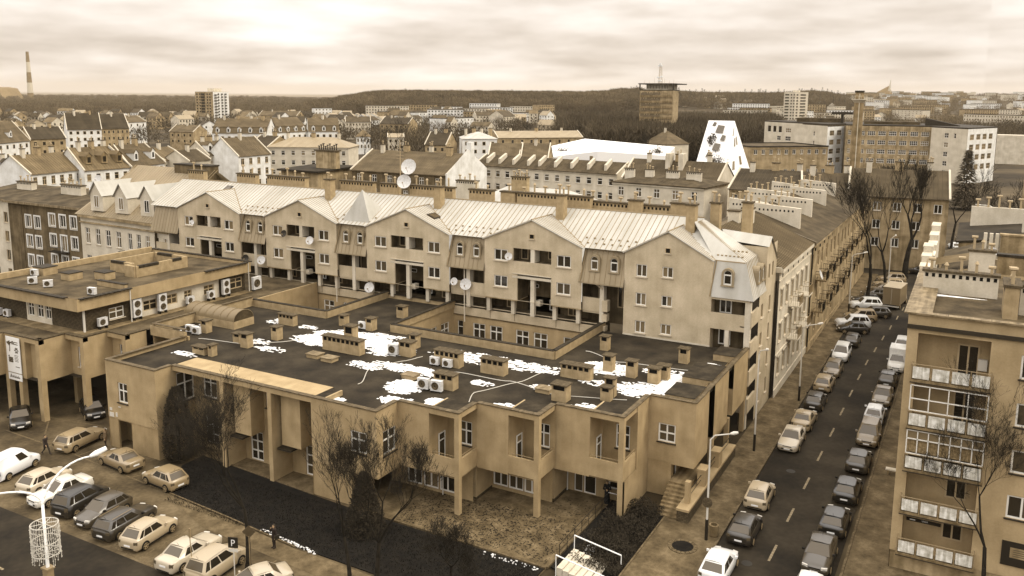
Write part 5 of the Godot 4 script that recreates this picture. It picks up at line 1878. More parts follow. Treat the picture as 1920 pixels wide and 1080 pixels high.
	chimney_block(t,-101.0,-25.5,2.4,0.9,13.6,15.2,"wall_light",2,"chimney_wall")
	satellite_dish("big white dish on the dark block's roof at the left",V(-99.8,15.9,-22.8),1.0,0.2)
	satellite_dish("white dish behind the big one on the dark block's roof",V(-104.4,16.6,-26.6),0.7,0.2)
	t=thing("pale_left_block","pale rendered block with small balconies cut by the left edge of the photo","building")
	ws=[]
	for f in 4:
		for u in [6.2,9.6]:
			ws.append([u,9.6-3.05*f,u+1.1,11.3-3.05*f,2,1,"sill_light"])
	wall_with_windows(t,"wall",Vector2(-128,-19.6),Vector2(-116,-19.2),0,13.2,ws,M.wall_light,"frame_dim")
	m=MB.new()
	m.box(-128.3,13.1,-36,-116.0,13.4,-18.8)
	put(t,"eaves",m.mesh(),M.coping_light)
	m=MB.new()
	m.quad(V(-128.3,13.44,-18.9),V(-116.2,13.44,-18.9),V(-116.2,14.6,-28),V(-128.3,14.6,-28))
	put(t,"roof",m.mesh(),M.felt_light)
	chimney_block(t,-121,-25.0,4.0,0.9,13.6,15.4,"wall_light",4,"chimney_wall")
# ------------------------------------------------------------------ town houses
func house(h:Dictionary):
	var t:=thing(h.name,h.label,"house" if not h.type=="flat" else "building")
	var a:=Vector2(h.a[0],h.a[1])
	var b:=Vector2(h.b[0],h.b[1])
	var L:=a.distance_to(b)
	var d:=(b-a)/L
	var n:=Vector2(-d.y,d.x)
	var D:float=h.depth
	var e:float=h.eave
	var r:float=h.ridge
	var P:=func(u:float,w:float,y:float) -> Vector3:
		var q:=a+d*u-n*w
		return Vector3(q.x,y,q.y)
	var c2:=b-n*D
	var d2:=a-n*D
	var wm:Material=M[h.wall]
	var specs:=[]
	var fh:=3.15
	if h.type=="flat":
		fh=(e-1.0)/h.floors
	var nw:int=maxi(1,h.nwin)
	var ww:float=clampf(L/nw*0.45,0.7,1.3)
	var style:=hash(h.label) % 3
	for f in h.floors:
		var y0:float=e-2.75-fh*f
		if h.type=="flat":
			y0=e-2.4-fh*f
		if y0<0.3:
			break
		for i in nw:
			var u:float=L*(i+0.5)/nw-ww*0.5
			specs.append([u,y0,u+ww,y0+(1.55 if style != 1 else 1.8),2 if style != 2 else 1,1 if style==0 else 2,"sill_light",0.64])
	var far:bool=not h.each
	if not far:
		wall_with_windows(t,"wall",a,b,-1.0,e,specs,wm,"frame" if h.wall != "wall_white" else "frame_dim",false)
	else:
		var m:=MB.new()
		m.wall(a,b,-1.0,e)
		put(t,"wall",m.mesh(),wm)
		m=MB.new()
		var fm:=MB.new()
		for s in specs:
			fm.hexa([P.call(s[0],0.0,s[1]),P.call(s[2],0.0,s[1]),P.call(s[2],0.1,s[1]),P.call(s[0],0.1,s[1]),P.call(s[0],-0.05,s[3]),P.call(s[2],-0.05,s[3]),P.call(s[2],0.1,s[3]),P.call(s[0],0.1,s[3])])
			m.quad(P.call(s[0]+0.14,-0.08,s[1]+0.14),P.call(s[2]-0.14,-0.08,s[1]+0.14),P.call(s[2]-0.14,-0.08,s[3]-0.14),P.call(s[0]+0.14,-0.08,s[3]-0.14))
		stuff(put(t,"window_frames",fm.mesh(),M.frame_dim))
		stuff(put(t,"window_panes",m.mesh(),M.glass))
	var m:=MB.new()
	m.wall(b,c2,-1.0,e)
	m.wall(c2,d2,-1.0,e)
	m.wall(d2,a,-1.0,e)
	var o:=0.35
	var rm:=MB.new()
	var rib:=MB.new()
	match h.type:
		"gable":
			m.tri(P.call(L,0.0,e),P.call(L,D,e),P.call(L,D*0.5,r))
			m.tri(P.call(0,D,e),P.call(0,0.0,e),P.call(0,D*0.5,r))
			var dr:float=(r-e)/(D*0.5)*o
			rm.quad(P.call(-0.2,-o,e-dr),P.call(L+0.2,-o,e-dr),P.call(L+0.2,D*0.5,r+0.02),P.call(-0.2,D*0.5,r+0.02))
			rm.quad(P.call(L+0.2,D+o,e-dr),P.call(-0.2,D+o,e-dr),P.call(-0.2,D*0.5,r+0.02),P.call(L+0.2,D*0.5,r+0.02))
			rm.quad(P.call(-0.2,-o,e-dr-0.16),P.call(L+0.2,-o,e-dr-0.16),P.call(L+0.2,-o,e-dr),P.call(-0.2,-o,e-dr))
			for i in int(L/0.7):
				rib.bar(P.call(0.35+0.7*i,-o,e-dr+0.02),P.call(0.35+0.7*i,D*0.5,r+0.04),0.03,0.03,3)
			# raised fire walls at both ends
			for u in [-0.1,L+0.1]:
				var q:=MB.new()
				q.hexa([P.call(u-0.17,-o,e-dr-0.1),P.call(u+0.17,-o,e-dr-0.1),P.call(u+0.17,D*0.5,r-0.1),P.call(u-0.17,D*0.5,r-0.1),P.call(u-0.17,-o,e-dr+0.22),P.call(u+0.17,-o,e-dr+0.22),P.call(u+0.17,D*0.5,r+0.28),P.call(u-0.17,D*0.5,r+0.28)])
				put(t,"verge",q.mesh(),M.wall_light)
		"hip":
			var i0:float=minf(D*0.5,L*0.45)
			rm.quad(P.call(-o,-o,e),P.call(L+o,-o,e),P.call(L-i0,D*0.5,r),P.call(i0,D*0.5,r))
			rm.quad(P.call(L+o,D+o,e),P.call(-o,D+o,e),P.call(i0,D*0.5,r),P.call(L-i0,D*0.5,r))
			rm.tri(P.call(L+o,-o,e),P.call(L+o,D+o,e),P.call(L-i0,D*0.5,r))
			rm.tri(P.call(-o,D+o,e),P.call(-o,-o,e),P.call(i0,D*0.5,r))
			rm.quad(P.call(-o,-o,e-0.2),P.call(L+o,-o,e-0.2),P.call(L+o,-o,e),P.call(-o,-o,e))
			rm.quad(P.call(L+o,-o,e-0.2),P.call(L+o,D+o,e-0.2),P.call(L+o,D+o,e),P.call(L+o,-o,e))
			for i in int((L-2*i0)/0.7):
				rib.bar(P.call(i0+0.35+0.7*i,-o,e+0.02),P.call(i0+0.35+0.7*i,D*0.5,r+0.02),0.03,0.03,3)
		"mans":
			var k:=2.8
			rm.quad(P.call(0,-0.3,e),P.call(L,-0.3,e),P.call(L,1.5,e+k),P.call(0,1.5,e+k))
			rm.quad(P.call(0,1.3,e+k),P.call(L,1.3,e+k),P.call(L,D*0.5,r),P.call(0,D*0.5,r))
			rm.quad(P.call(L,D,e+2),P.call(0,D,e+2),P.call(0,D*0.5,r),P.call(L,D*0.5,r))
			m.quad(P.call(L,0,e),P.call(L,D,e),P.call(L,D*0.5,r-0.02),P.call(L,1.5,e+k-0.02))
			m.quad(P.call(0,D,e),P.call(0,0,e),P.call(0,1.5,e+k-0.02),P.call(0,D*0.5,r-0.02))
			m.quad(P.call(L,0,e),P.call(L,0,e),P.call(L,1.5,e+k),P.call(L,D*0.5,r))
		"flat":
			var q:=MB.new()
			for k in [[a,b],[b,c2],[c2,d2],[d2,a]]:
				q.beam(k[0],k[1],0.5,e-0.05,e+0.35)
			put(t,"parapet",q.mesh(),M.coping_dark)
			rm.quad(P.call(0,0,e),P.call(L,0,e),P.call(L,D,e),P.call(0,D,e))
	put(t,"wall",m.mesh(),wm)
	put(t,"roof",rm.mesh(),M[h.roof])
	if rib.v.size()>0 and not far:
		stuff(put(t,"roof_rib",rib.mesh(),M.rib_brown if not String(h.roof).begins_with("roof_metal") else M.rib))
	# cornice line
	if not far:
		m=MB.new()
		m.beam(a+n*0.1,b+n*0.1,0.25,e-0.5,e-0.25)
		put(t,"cornice",m.mesh(),wm)
	for i in h.chim:
		var u:float=L*(i+0.6)/(h.chim+0.2)
		var q:Vector2=a+d*u-n*(D*(0.5+0.06*((i*7) % 3-1)))
		chimney_block(t,q.x,q.y,0.9+0.5*(i % 2),0.7,e,r+1.3,"wall_light" if i % 2==0 else "vent_wall",0 if far else 1+i % 3)
	for i in (h.dorm if h.has("dorm") else 0):
		var u:float=L*(i+0.5)/h.dorm
		var w0:=0.4 if h.type=="mans" else 1.2
		var yb:float=e+(0.35 if h.type=="mans" else (r-e)/(D*0.5)*w0)
		var hw:=0.75
		m=MB.new()
		m.quad(P.call(u-hw,w0-0.4,yb),P.call(u+hw,w0-0.4,yb),P.call(u+hw,w0-0.4,yb+1.9),P.call(u-hw,w0-0.4,yb+1.9))
		m.tri(P.call(u-hw,w0-0.4,yb+1.9),P.call(u+hw,w0-0.4,yb+1.9),P.call(u,w0-0.4,yb+2.6))
		m.quad(P.call(u+hw,w0-0.4,yb),P.call(u+hw,w0+2.5,yb),P.call(u+hw,w0+2.5,yb+1.9),P.call(u+hw,w0-0.4,yb+1.9))
		m.quad(P.call(u-hw,w0+2.5,yb),P.call(u-hw,w0-0.4,yb),P.call(u-hw,w0-0.4,yb+1.9),P.call(u-hw,w0+2.5,yb+1.9))
		var dm:=put(t,"dormer",m.mesh(),M.wall_white if h.type=="mans" or h.dorm != 3 else M.wall_dim)
		m=MB.new()
		m.quad(P.call(u+hw+0.15,w0-0.55,yb+1.75),P.call(u+hw+0.15,w0+2.6,yb+1.75),P.call(u,w0+3.4,yb+2.7),P.call(u,w0-0.55,yb+2.7))
		m.quad(P.call(u,w0-0.55,yb+2.7),P.call(u,w0+3.4,yb+2.7),P.call(u-hw-0.15,w0+2.6,yb+1.75),P.call(u-hw-0.15,w0-0.55,yb+1.75))
		put(dm,"dormer_roof",m.mesh(),M[h.roof])
		m=MB.new()
		m.quad(P.call(u-0.4,w0-0.43,yb+0.35),P.call(u+0.4,w0-0.43,yb+0.35),P.call(u+0.4,w0-0.43,yb+1.6),P.call(u-0.4,w0-0.43,yb+1.6))
		put(dm,"pane",m.mesh(),M.glass)
func town():
	var rows:=[
		{"name":"town_house","label":"house with a broad tan roof and tiny attic holes behind the dark block","a":[-160.2,-49.9],"b":[-162.2,-63.4],"eave":13.0,"depth":11.0,"ridge":16.6,"type":"gable","wall":"wall_white","roof":"roof_tan","floors":3,"nwin":6,"chim":3,"dorm":0,"each":true},
		{"name":"town_house","label":"white house whose worn tan roof carries three pointed dark dormers","a":[-159.8,-62.1],"b":[-159.6,-73.7],"eave":13.0,"depth":11.0,"ridge":17.6,"type":"gable","wall":"wall_white","roof":"roof_tan","floors":3,"nwin":5,"chim":3,"dorm":3,"each":true},
		{"name":"town_house","label":"white house with two small square white dormers right of the pointed-dormer house","a":[-159.3,-73.9],"b":[-163.6,-86.9],"eave":13.0,"depth":11.0,"ridge":17.6,"type":"gable","wall":"wall_white","roof":"roof_brown","floors":3,"nwin":5,"chim":2,"dorm":2,"each":true},
		{"name":"town_house","label":"narrow house with a plain smooth roof and five dark tall windows","a":[-168.0,-90.5],"b":[-171.0,-100.1],"eave":13.0,"depth":11.0,"ridge":15.8,"type":"gable","wall":"wall_light","roof":"roof_tan","floors":3,"nwin":5,"chim":1,"dorm":0,"each":true},
		{"name":"town_house","label":"low shop house with a strip of panes under its roof beside the arched-dormer house","a":[-161.5,-92.7],"b":[-162.2,-100.1],"eave":13.0,"depth":9.0,"ridge":15.4,"type":"gable","wall":"wall_light","roof":"roof_mid","floors":3,"nwin":3,"chim":1,"dorm":0,"each":true},
		{"name":"town_house","label":"house with a row of four arched white dormers and a chimney wall above","a":[-174.2,-110.6],"b":[-173.6,-120.2],"eave":13.0,"depth":11.0,"ridge":16.5,"type":"gable","wall":"wall_light","roof":"roof_brown","floors":3,"nwin":4,"chim":3,"dorm":4,"each":true},
		{"name":"town_house","label":"house with a large plain sloping roof and pale side wall, centre left","a":[-164.8,-112.6],"b":[-165.6,-125.7],"eave":13.0,"depth":12.0,"ridge":17.7,"type":"gable","wall":"wall_white","roof":"roof_brown","floors":3,"nwin":4,"chim":1,"dorm":0,"each":true},
		{"name":"town_house","label":"dark ribbed-roof house tucked left of the wide pale house","a":[-197.5,-148.2],"b":[-188.2,-147.5],"eave":13.0,"depth":11.0,"ridge":16.3,"type":"gable","wall":"wall_mid","roof":"roof_dark","floors":3,"nwin":3,"chim":2,"dorm":0,"each":true},
		{"name":"wide_house","label":"wide pale house with tall paired windows and a light hipped metal roof","a":[-188.1,-147.5],"b":[-163.7,-158.8],"eave":13.0,"depth":13.0,"ridge":16.0,"type":"hip","wall":"wall_light","roof":"roof_metal_grey","floors":3,"nwin":8,"chim":3,"dorm":0,"each":true},
		{"name":"brown_roof_house","label":"dark-fronted house with a big ribbed brown roof and a tall white gable at its right","a":[-110.7,-95.8],"b":[-84.4,-95.6],"eave":13.0,"depth":16.0,"ridge":17.1,"type":"gable","wall":"wall_dark","roof":"roof_brown","floors":3,"nwin":6,"chim":4,"dorm":0,"each":true},
		{"name":"long_house","label":"long pale house with a row of slanting chimney walls on its dark roof","a":[-93.9,-123.2],"b":[-53.6,-117.9],"eave":13.0,"depth":10.0,"ridge":15.2,"type":"gable","wall":"wall_light","roof":"felt_light","floors":3,"nwin":14,"chim":0,"dorm":0,"each":true},
		{"name":"pale_corner_house","label":"pale house with small attic slots and a low dark roof, right of the long house","a":[-48.2,-102.0],"b":[-28.5,-99.6],"eave":13.0,"depth":12.0,"ridge":14.4,"type":"hip","wall":"wall_light","roof":"felt_light","floors":3,"nwin":5,"chim":0,"dorm":0,"each":true},
		{"name":"rear_house","label":"brown-roofed house with tall slanting chimneys behind the pale corner house","a":[-50.1,-112.6],"b":[-29.2,-111.1],"eave":13.0,"depth":11.0,"ridge":16.6,"type":"gable","wall":"wall_light","roof":"roof_mid","floors":3,"nwin":6,"chim":3,"dorm":0,"each":true},
		{"name":"dark_roof_house","label":"house under the long dark roof in front of the white slanted tower","a":[-24.4,-102.2],"b":[-10.8,-101.2],"eave":13.0,"depth":13.0,"ridge":16.3,"type":"gable","wall":"wall_mid","roof":"roof_dark","floors":3,"nwin":6,"chim":3,"dorm":0,"each":true},
		{"name":"brown_row_house","label":"house continuing the dark roof line to the right, lighter brown roof","a":[-10.6,-100.3],"b":[-1.2,-102.3],"eave":13.0,"depth":13.0,"ridge":16.3,"type":"gable","wall":"wall_mid","roof":"roof_mid","floors":3,"nwin":4,"chim":3,"dorm":0,"each":true},
		{"name":"town_house","label":"white house with big windows and dark roof carrying two dormer vents, upper left","a":[-365.9,-196.3],"b":[-359.1,-209.6],"eave":13.0,"depth":12.0,"ridge":20.3,"type":"gable","wall":"wall_white","roof":"roof_dark","floors":3,"nwin":5,"chim":2,"dorm":0,"each":false},
		{"name":"town_house","label":"house with seven skylights in its dark roof, upper left row","a":[-363.5,-213.0],"b":[-359.6,-225.4],"eave":13.0,"depth":12.0,"ridge":19.6,"type":"gable","wall":"wall_mid","roof":"roof_dark","floors":3,"nwin":6,"chim":1,"dorm":0,"each":false},
		{"name":"town_house","label":"house showing only a steep near-black roof with two chimneys, upper left","a":[-294.4,-133.7],"b":[-291.7,-145.9],"eave":13.0,"depth":12.0,"ridge":17.1,"type":"gable","wall":"wall_mid","roof":"roof_dark","floors":3,"nwin":4,"chim":2,"dorm":0,"each":false},
		{"name":"town_house","label":"house with a pedimented double dormer cut by the left edge","a":[-279.7,-112.6],"b":[-288.7,-129.7],"eave":13.0,"depth":12.0,"ridge":19.6,"type":"gable","wall":"wall_white","roof":"roof_brown","floors":3,"nwin":5,"chim":1,"dorm":1,"each":false},
		{"name":"town_house","label":"small hipped house with dark mansard at the lower left edge","a":[-173.1,-50.0],"b":[-171.7,-55.6],"eave":12.0,"depth":10.0,"ridge":14.9,"type":"hip","wall":"wall_light","roof":"roof_dark","floors":2,"nwin":3,"chim":1,"dorm":1,"each":true},
		{"name":"town_house","label":"two-step white house with dark brown roof standing left of the bare park trees","a":[-429.9,-278.1],"b":[-435.0,-294.8],"eave":13.0,"depth":13.0,"ridge":16.7,"type":"gable","wall":"wall_white","roof":"roof_brown","floors":3,"nwin":3,"chim":1,"dorm":0,"each":false},
		{"name":"mansard_row","label":"mansard-roofed row with five square white dormers, left part of the tall row","a":[-277.1,-204.4],"b":[-255.2,-214.8],"eave":13.0,"depth":13.0,"ridge":19.4,"type":"mans","wall":"wall_white","roof":"roof_brown","floors":3,"nwin":8,"chim":4,"dorm":5,"each":false},
		{"name":"mansard_row","label":"mansard house with five tall white dormers in the middle of the row","a":[-258.4,-219.0],"b":[-257.5,-243.1],"eave":13.0,"depth":13.0,"ridge":19.7,"type":"mans","wall":"wall_white","roof":"roof_brown","floors":3,"nwin":7,"chim":1,"dorm":5,"each":false},
		{"name":"mansard_row","label":"mansard house with three arched white dormers at the right end of the row","a":[-256.1,-242.0],"b":[-246.1,-252.2],"eave":13.0,"depth":13.0,"ridge":19.2,"type":"mans","wall":"wall_white","roof":"roof_brown","floors":3,"nwin":5,"chim":1,"dorm":3,"each":false},
		{"name":"metal_roof_villa","label":"pale corner villa with a light hipped metal roof in the middle distance","a":[-164.7,-230.3],"b":[-153.5,-238.7],"eave":13.0,"depth":14.0,"ridge":15.5,"type":"hip","wall":"wall_white","roof":"roof_metal","floors":3,"nwin":4,"chim":4,"dorm":0,"each":false},
		{"name":"metal_roof_row","label":"row under long light metal roofs beyond the brown round-windowed roof","a":[-167.7,-264.6],"b":[-140.3,-293.2],"eave":12.0,"depth":13.0,"ridge":14.6,"type":"gable","wall":"wall_mid","roof":"roof_metal_grey","floors":2,"nwin":9,"chim":3,"dorm":0,"each":false},
		{"name":"dark_roof_house","label":"steep dark roof with two pale chimneys left of the metal-roofed villa","a":[-175.5,-219.8],"b":[-166.8,-221.5],"eave":11.0,"depth":12.0,"ridge":15.5,"type":"gable","wall":"wall_mid","roof":"roof_dark","floors":2,"nwin":3,"chim":2,"dorm":0,"each":false},
		{"name":"round_window_house","label":"brown mansard house with three round white roof windows","a":[-119.9,-174.1],"b":[-110.3,-177.9],"eave":10.0,"depth":14.0,"ridge":14.9,"type":"gable","wall":"wall_mid","roof":"roof_brown","floors":2,"nwin":3,"chim":0,"dorm":0,"each":true},
		{"name":"brown_yard_house","label":"broad brown roof behind the long house, next to the white modern hall","a":[-110.7,-177.6],"b":[-102.1,-180.7],"eave":10.0,"depth":16.0,"ridge":15.0,"type":"gable","wall":"wall_mid","roof":"roof_brown","floors":2,"nwin":3,"chim":1,"dorm":0,"each":true},
		{"name":"small_hipped_house","label":"small brown hipped house in front of the office tower","a":[-119.1,-315.2],"b":[-105.9,-308.7],"eave":9.0,"depth":14.0,"ridge":14.8,"type":"hip","wall":"wall_light","roof":"roof_brown","floors":2,"nwin":4,"chim":1,"dorm":0,"each":false},
		{"name":"school_wing","label":"flat-roofed dark school wing among the park trees","a":[-190.6,-391.6],"b":[-172.9,-400.9],"eave":11.0,"depth":14.0,"ridge":11.0,"type":"flat","wall":"wall_dark","roof":"felt_brown","floors":3,"nwin":12,"chim":0,"dorm":0,"each":false},
		{"name":"white_block","label":"flat white block with window bands and one blank grey end, mid distance","a":[-343.4,-490.3],"b":[-343.9,-533.5],"eave":12.5,"depth":14.0,"ridge":12.5,"type":"flat","wall":"wall_white","roof":"felt_light","floors":4,"nwin":8,"chim":0,"dorm":0,"each":false},
		{"name":"white_block","label":"low white block left of the blank-ended one, mid distance","a":[-484.4,-657.2],"b":[-484.7,-697.7],"eave":12.5,"depth":14.0,"ridge":12.5,"type":"flat","wall":"wall_white","roof":"felt_light","floors":4,"nwin":6,"chim":0,"dorm":0,"each":false},
		{"name":"grey_block","label":"grey terraced block with dark balconies, mid distance","a":[-529.9,-666.9],"b":[-532.5,-708.8],"eave":12.5,"depth":14.0,"ridge":12.5,"type":"flat","wall":"wall_mid","roof":"felt_light","floors":4,"nwin":6,"chim":0,"dorm":0,"each":false},
		{"name":"town_house","label":"pitched house with a pale front between the blocks, right of the blank-ended one","a":[-398.3,-627.6],"b":[-380.6,-646.0],"eave":12.0,"depth":14.0,"ridge":15.3,"type":"gable","wall":"wall_light","roof":"roof_mid","floors":3,"nwin":8,"chim":2,"dorm":0,"each":false},
		{"name":"town_house","label":"taller pitched house right of the pale-fronted one","a":[-359.3,-609.3],"b":[-361.2,-635.8],"eave":12.0,"depth":14.0,"ridge":16.5,"type":"gable","wall":"wall_light","roof":"roof_mid","floors":3,"nwin":4,"chim":0,"dorm":0,"each":false},
		{"name":"white_block","label":"square block with a white window side beside the bare trees","a":[-413.2,-753.0],"b":[-419.7,-788.0],"eave":12.0,"depth":14.0,"ridge":12.0,"type":"flat","wall":"wall_white","roof":"felt_light","floors":4,"nwin":4,"chim":0,"dorm":0,"each":false},
		{"name":"white_office","label":"white flat-roofed office with two stepped upper boxes behind the mansard row","a":[-634.5,-671.1],"b":[-623.4,-686.7],"eave":15.0,"depth":14.0,"ridge":15.0,"type":"flat","wall":"wall_white","roof":"felt_light","floors":4,"nwin":5,"chim":0,"dorm":0,"each":false},
		{"name":"town_house","label":"long low-pitched house with dark roof behind the white office","a":[-362.6,-396.7],"b":[-350.0,-407.9],"eave":12.0,"depth":14.0,"ridge":15.4,"type":"gable","wall":"wall_light","roof":"roof_mid","floors":3,"nwin":8,"chim":1,"dorm":0,"each":false},
		{"name":"town_house","label":"dark-roofed house in front of the grey terraced block","a":[-324.7,-385.1],"b":[-304.8,-388.5],"eave":12.0,"depth":14.0,"ridge":15.8,"type":"gable","wall":"wall_mid","roof":"roof_dark","floors":3,"nwin":6,"chim":2,"dorm":0,"each":false},
		{"name":"little_house","label":"small house with a bright front and two windows among bare trees","a":[-246.3,-289.5],"b":[-239.9,-294.4],"eave":9.0,"depth":10.0,"ridge":10.7,"type":"gable","wall":"wall_light","roof":"roof_metal_grey","floors":2,"nwin":3,"chim":0,"dorm":0,"each":false},
		{"name":"little_house","label":"low white house with a tan pyramid roof among bare trees","a":[-262.4,-284.4],"b":[-256.9,-288.7],"eave":9.0,"depth":10.0,"ridge":12.3,"type":"hip","wall":"wall_white","roof":"roof_tan","floors":2,"nwin":4,"chim":0,"dorm":0,"each":false},
		{"name":"low_annexe","label":"low flat-roofed building with lean-to canopies in front of the left school block","a":[-48.3,-222.7],"b":[-27.4,-241.2],"eave":14.0,"depth":22.0,"ridge":14.0,"type":"flat","wall":"wall_mid","roof":"felt_brown","floors":2,"nwin":10,"chim":0,"dorm":0,"each":true},
		{"name":"long_school","label":"long flat grey school with bands of windows at the far right edge","a":[0.8,-921.8],"b":[53.9,-879.6],"eave":15.0,"depth":14.0,"ridge":15.0,"type":"flat","wall":"wall_light","roof":"felt_light","floors":4,"nwin":22,"chim":0,"dorm":0,"each":false},
		{"name":"long_estate_block","label":"long pale estate block behind the factory chimney","a":[-109.5,-1249.9],"b":[-51.8,-1189.5],"eave":15.0,"depth":12.0,"ridge":15.0,"type":"flat","wall":"wall_light","roof":"felt_light","floors":5,"nwin":12,"chim":0,"dorm":0,"each":false},
		{"name":"estate_block","label":"pale estate block left of the factory chimney","a":[-142.5,-1050.0],"b":[-112.2,-987.9],"eave":14.0,"depth":12.0,"ridge":14.0,"type":"flat","wall":"wall_light","roof":"felt_light","floors":5,"nwin":8,"chim":0,"dorm":0,"each":false},
		{"name":"low_tan_house","label":"low tan-walled row behind the mansard houses","a":[-564.6,-517.2],"b":[-527.1,-526.4],"eave":11.0,"depth":14.0,"ridge":15.0,"type":"gable","wall":"wall_mid","roof":"roof_brown","floors":2,"nwin":8,"chim":2,"dorm":0,"each":false},
		{"name":"town_house","label":"small brown roof below the apartment tower on the left","a":[-366.0,-255.1],"b":[-351.3,-258.1],"eave":10.0,"depth":12.0,"ridge":13.4,"type":"gable","wall":"wall_mid","roof":"roof_brown","floors":2,"nwin":4,"chim":1,"dorm":0,"each":false}
	]
	for h in rows:
		house(h)
	# slanting chimney walls on the long house
	var n:=0
	for x in [-90.5,-86.8,-82.6,-78.2,-75.0,-70.5,-66.0,-61.5,-57.0]:
		var z:float=-123.0+(x+93.9)*0.131
		var m:=MB.new()
		m.hexa([V(x-0.3,13.2,z-1.2),V(x+0.3,13.2,z-1.2),V(x+0.3,13.2,z-4.6),V(x-0.3,13.2,z-4.6),V(x-0.3,14.7,z-1.2),V(x+0.3,14.7,z-1.2),V(x+0.3,15.9,z-4.6),V(x-0.3,15.9,z-4.6)])
		var c:=put(get_node("long_house"),"chimney_wall",m.mesh(),M.wall_light)
		c.set_meta("kind","thing")
		n+=1
	for k in [[-46,-106,2.0],[-41.5,-105.5,1.8],[-36.5,-105.0,2.6],[-32.0,-104.5,3.0]]:
		chimney_block(get_node("pale_corner_house"),k[0],k[1],k[2],0.8,13.2,15.4,"wall_light",3,"chimney_wall")
	for k in [[-41.0,-115.5,1.0],[-38.0,-115.0,1.0]]:
		var m:=MB.new()
		m.box(k[0]-0.5,13.5,k[1]-2.2,k[0]+0.5,18.2,k[1]+0.6)
		put(get_node("rear_house"),"chimney_wall",m.mesh(),M.wall_light)
	# the white gable wall at the end of the brown roof
	var g:=MB.new()
	g.hexa([V(-84.3,-1,-95.2),V(-83.9,-1,-95.2),V(-83.9,-1,-112.2),V(-84.3,-1,-112.2),V(-84.3,13.3,-95.2),V(-83.9,13.3,-95.2),V(-83.9,13.3,-112.2),V(-84.3,13.3,-112.2)])
	g.tri(V(-83.9,13.3,-95.2),V(-83.9,13.3,-112.2),V(-83.9,18.2,-103.7))
	g.hexa([V(-85.0,16.0,-105.0),V(-83.88,16.0,-105.0),V(-83.88,16.0,-106.5),V(-85.0,16.0,-106.5),V(-85.0,19.6,-105.0),V(-83.88,19.6,-105.0),V(-83.88,19.6,-106.5),V(-85.0,19.6,-106.5)])
	put(get_node("brown_roof_house"),"gable_wall",g.mesh(),M.wall_white)
	# flat-roofed corner house with two chimney blocks in front of the wide pale house
	var t:=thing("flat_corner_house","grey flat-roofed corner house with a blank chimney block, in front of the wide pale house","house")
	g=MB.new()
	g.wall(Vector2(-124.8,-87.6),Vector2(-113.2,-87.0),-1,12.6)
	g.wall(Vector2(-113.2,-87.0),Vector2(-116.2,-103.5),-1,12.6)
	put(t,"wall",g.mesh(),M.wall_mid)
	g=MB.new()
	g.slab(pl([-125.4,-86.8,-112.5,-86.2,-115.6,-104,-128,-104]),12.6,13.0)
	put(t,"roof",g.mesh(),M.felt)
	g=MB.new()
	g.box(-119.5,13,-95.0,-113.5,17.0,-93.6)
	put(t,"chimney_block",g.mesh(),M.wall_mid)
	g=MB.new()
	g.box(-119.8,17,-95.3,-113.2,17.3,-93.3)
	put(t,"chimney_cap",g.mesh(),M.cap_brown)
	for i in 9:
		g=MB.new()
		g.bar(V(-119.0+0.65*i,17.3,-94.3),V(-119.0+0.65*i,18.0+0.3*(i % 3),-94.3),0.13,0.13,5)
		g.bar(V(-119.3+0.65*i,18.1+0.3*(i % 3),-94.3),V(-118.7+0.65*i,18.1+0.3*(i % 3),-94.3),0.12,0.12,5)
		put(t,"flue_cowl",g.mesh(),M.metal_dark)
	# courtyard roofs hidden behind the gabled block: pale metal roof with one big chimney
	t=thing("yard_metal_roof","pale metal-roofed yard building with one broad chimney behind the gabled block's ridge","building")
	g=MB.new()
	g.box(-52,0,-64,-30,12.6,-46)
	put(t,"wall",g.mesh(),M.wall_white)
	g=MB.new()
	g.quad(V(-52.5,12.5,-45.5),V(-29.5,12.5,-45.5),V(-36,16.4,-54),V(-46,16.4,-54))
	g.quad(V(-29.5,12.5,-64.5),V(-52.5,12.5,-64.5),V(-46,16.4,-54),V(-36,16.4,-54))
	g.tri(V(-29.5,12.5,-45.5),V(-29.5,12.5,-64.5),V(-36,16.4,-54))
	g.tri(V(-52.5,12.5,-64.5),V(-52.5,12.5,-45.5),V(-46,16.4,-54))
	put(t,"roof",g.mesh(),M.roof_metal)
	chimney_block(t,-43.0,-52.5,2.6,0.9,14.5,18.0,"vent_wall",6)
	chimney_block(t,-52.0,-52.0,3.6,0.9,12.5,17.0,"wall_light",4)
